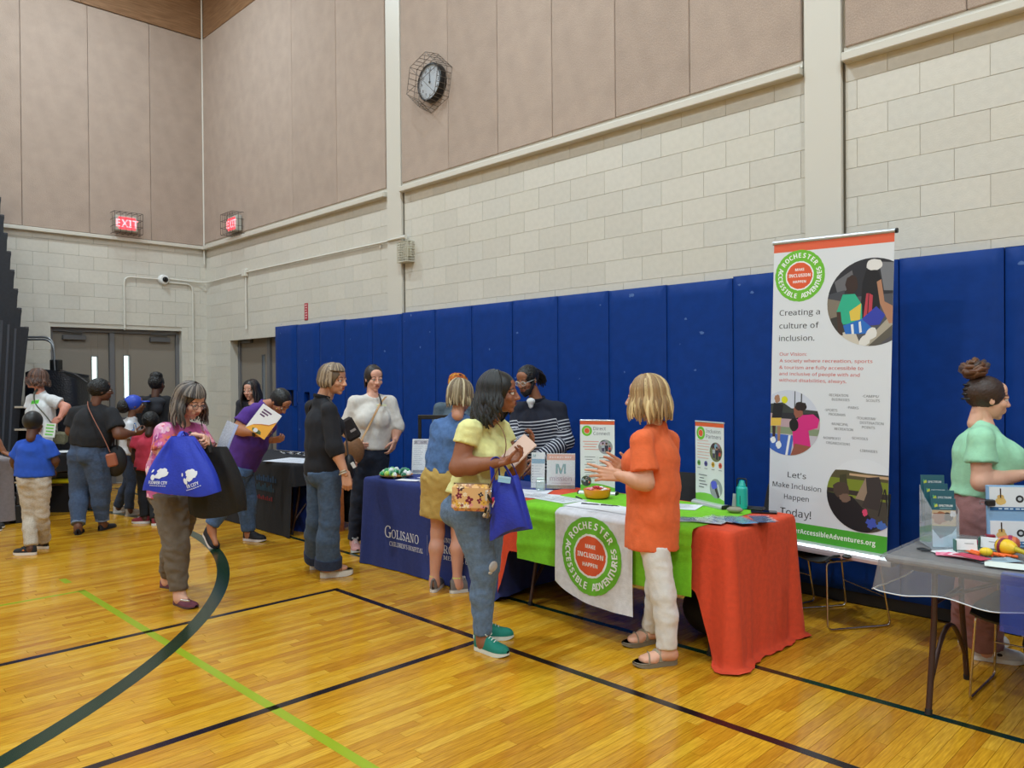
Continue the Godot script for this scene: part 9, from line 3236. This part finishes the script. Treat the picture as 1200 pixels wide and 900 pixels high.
	part("bag_body",box(V(0.13,0.20,0.05),0.02),mottled("dark_tote",rgb(44,34,34),0.3,7.0,0.8),t,at(V(0,0,0),look(V(0.852,0,0.56),0.5)))
	part("printed_marks",box(V(0.05,0.02,0.002)),mat(rgb(170,160,156),0.7),t,at(look(V(0.852,0,0.56),0.5) * V(0.02,-0.02,0.026),look(V(0.852,0,0.56),0.5)))
	t = thing("black_shoulder_bag","small black bag with keys and a white tag at the hip of the black sweater","bag",V(7.497,0.877,2.064))
	part("bag_body",Geo.new().ball(Vector3.ZERO,V(0.06,0.11,0.05),10,14,look(V(0.916,0,-0.501))).mesh(),mat(rgb(26,26,30),0.5),t)
	part("tag",box(V(0.028,0.05,0.003),0.001),mat(rgb(226,226,226),0.5),t,at(V(7.589,0.906,2.084) - t.position,look(V(0.852,0,0.56),0.5)))
	part("strap",Geo.new().tube(bent([V(7.501,0.968,2.074) - t.position,V(7.46,1.172,2.07) - t.position,V(7.472,1.363,2.17) - t.position,V(7.407,1.465,2.206) - t.position,V(7.264,1.443,2.223) - t.position,V(7.198,1.373,2.248) - t.position,V(7.183,1.171,2.265) - t.position],0.08,5),0.008,6,true,Vector2(1,0.4)).mesh(),mat(rgb(64,54,50),0.5),t)
	t = thing("crossbody_purse","tan purse on a tan strap across the back of the black tee","purse",V(4.198,0.772,2.817))
	part("bag_body",box(V(0.10,0.14,0.05),0.015),mat(rgb(160,92,66),0.55),t,at(V(0,0,0),look(V(0.923,0,0.489),0.2)))
	part("strap",Geo.new().tube(bent([V(4.207,0.854,2.835) - t.position,V(4.179,1.015,2.89) - t.position,V(4.1,1.192,2.954) - t.position,V(3.991,1.324,2.978) - t.position,V(3.871,1.374,2.943) - t.position],0.1,5),0.013,8,true,Vector2(1,0.3)).mesh(),mat(rgb(170,110,88),0.6),t)
	t = thing("black_handbag","black bag hanging behind the tan purse beside the rolled jeans","bag",V(4.009,0.742,2.724))
	part("bag_body",Geo.new().ball(Vector3.ZERO,V(0.12,0.17,0.07),10,14,look(V(0.852,0,0.56))).mesh(),mat(rgb(26,26,30),0.6),t)
	part("handle",Geo.new().tube(bent([V(-0.05,0.14,0),V(-0.03,0.26,0),V(0.05,0.26,0),V(0.06,0.13,0)],0.04,4),0.008,6).mesh(),mat(rgb(26,26,30),0.6),t)
	t = thing("white_pen","thin white pen held in the hand of the black tee","pen",V(4.195,1.079,2.575))
	part("barrel",Geo.new().tube([V(0,-0.03,0),V(0.02,0.05,0.02)],0.006,6).mesh(),mat(rgb(222,222,222),0.4),t)
	part("tip",Geo.new().tube([V(0,-0.03,0),V(-0.003,-0.042,-0.003)],[0.005,0.001],6).mesh(),mat(rgb(60,60,60),0.4),t)
	t = thing("olive_bag","olive canvas shoulder bag on the hip of the white printed tee","bag",V(2.201,0.903,2.775))
	part("bag_body",box(V(0.16,0.15,0.09),0.03),mottled("olive_bag",rgb(116,112,86),0.2,6.0,0.8),t,at(V(0,0,0),look(V(0.993,0,0.418),-0.1)))
	part("strap",Geo.new().tube(bent([V(2.198,0.979,2.82) - t.position,V(2.117,1.168,2.9) - t.position,V(2.037,1.316,3.008) - t.position,V(1.931,1.44,3) - t.position,V(1.809,1.501,2.924) - t.position],0.12,5),0.014,8,true,Vector2(1,0.3)).mesh(),mat(rgb(84,84,74),0.7),t)
	t = thing("leaflet","white leaflet with green bars in front of the white printed tee","leaflet",V(2.275,1.008,2.913))
	var lb := look(V(0.642,0.1,0.774),-0.08)
	part("leaflet_sheet",box(V(0.15,0.17,0.002)),mat(rgb(226,228,224),0.5),t,at(V(0,0,0),lb))
	var lg := Geo.new()
	for k in 4:
		lg.box(V(0.10,0.018,0.001),at(lb * V(0.005 - 0.006 * (k % 2),0.06 - 0.038 * k,0.0015),lb))
	part("printed_bars",lg.mesh(),mat(rgb(116,200,86),0.6),t)
	t = thing("patterned_bag","light blue patterned bag between the blue cap and the red tee","bag",V(3.315,0.938,2.287))
	part("bag_body",box(V(0.09,0.18,0.06),0.02),mottled("blue_pattern",rgb(110,150,206),0.5,9.0,0.7,0.06),t,at(V(0,0,0),look(V(0.852,0,0.56))))
	part("handle",Geo.new().tube(bent([V(-0.03,0.08,0),V(-0.02,0.16,0),V(0.03,0.16,0),V(0.04,0.08,0)],0.03,4),0.006,6).mesh(),mat(rgb(90,126,180),0.6),t)
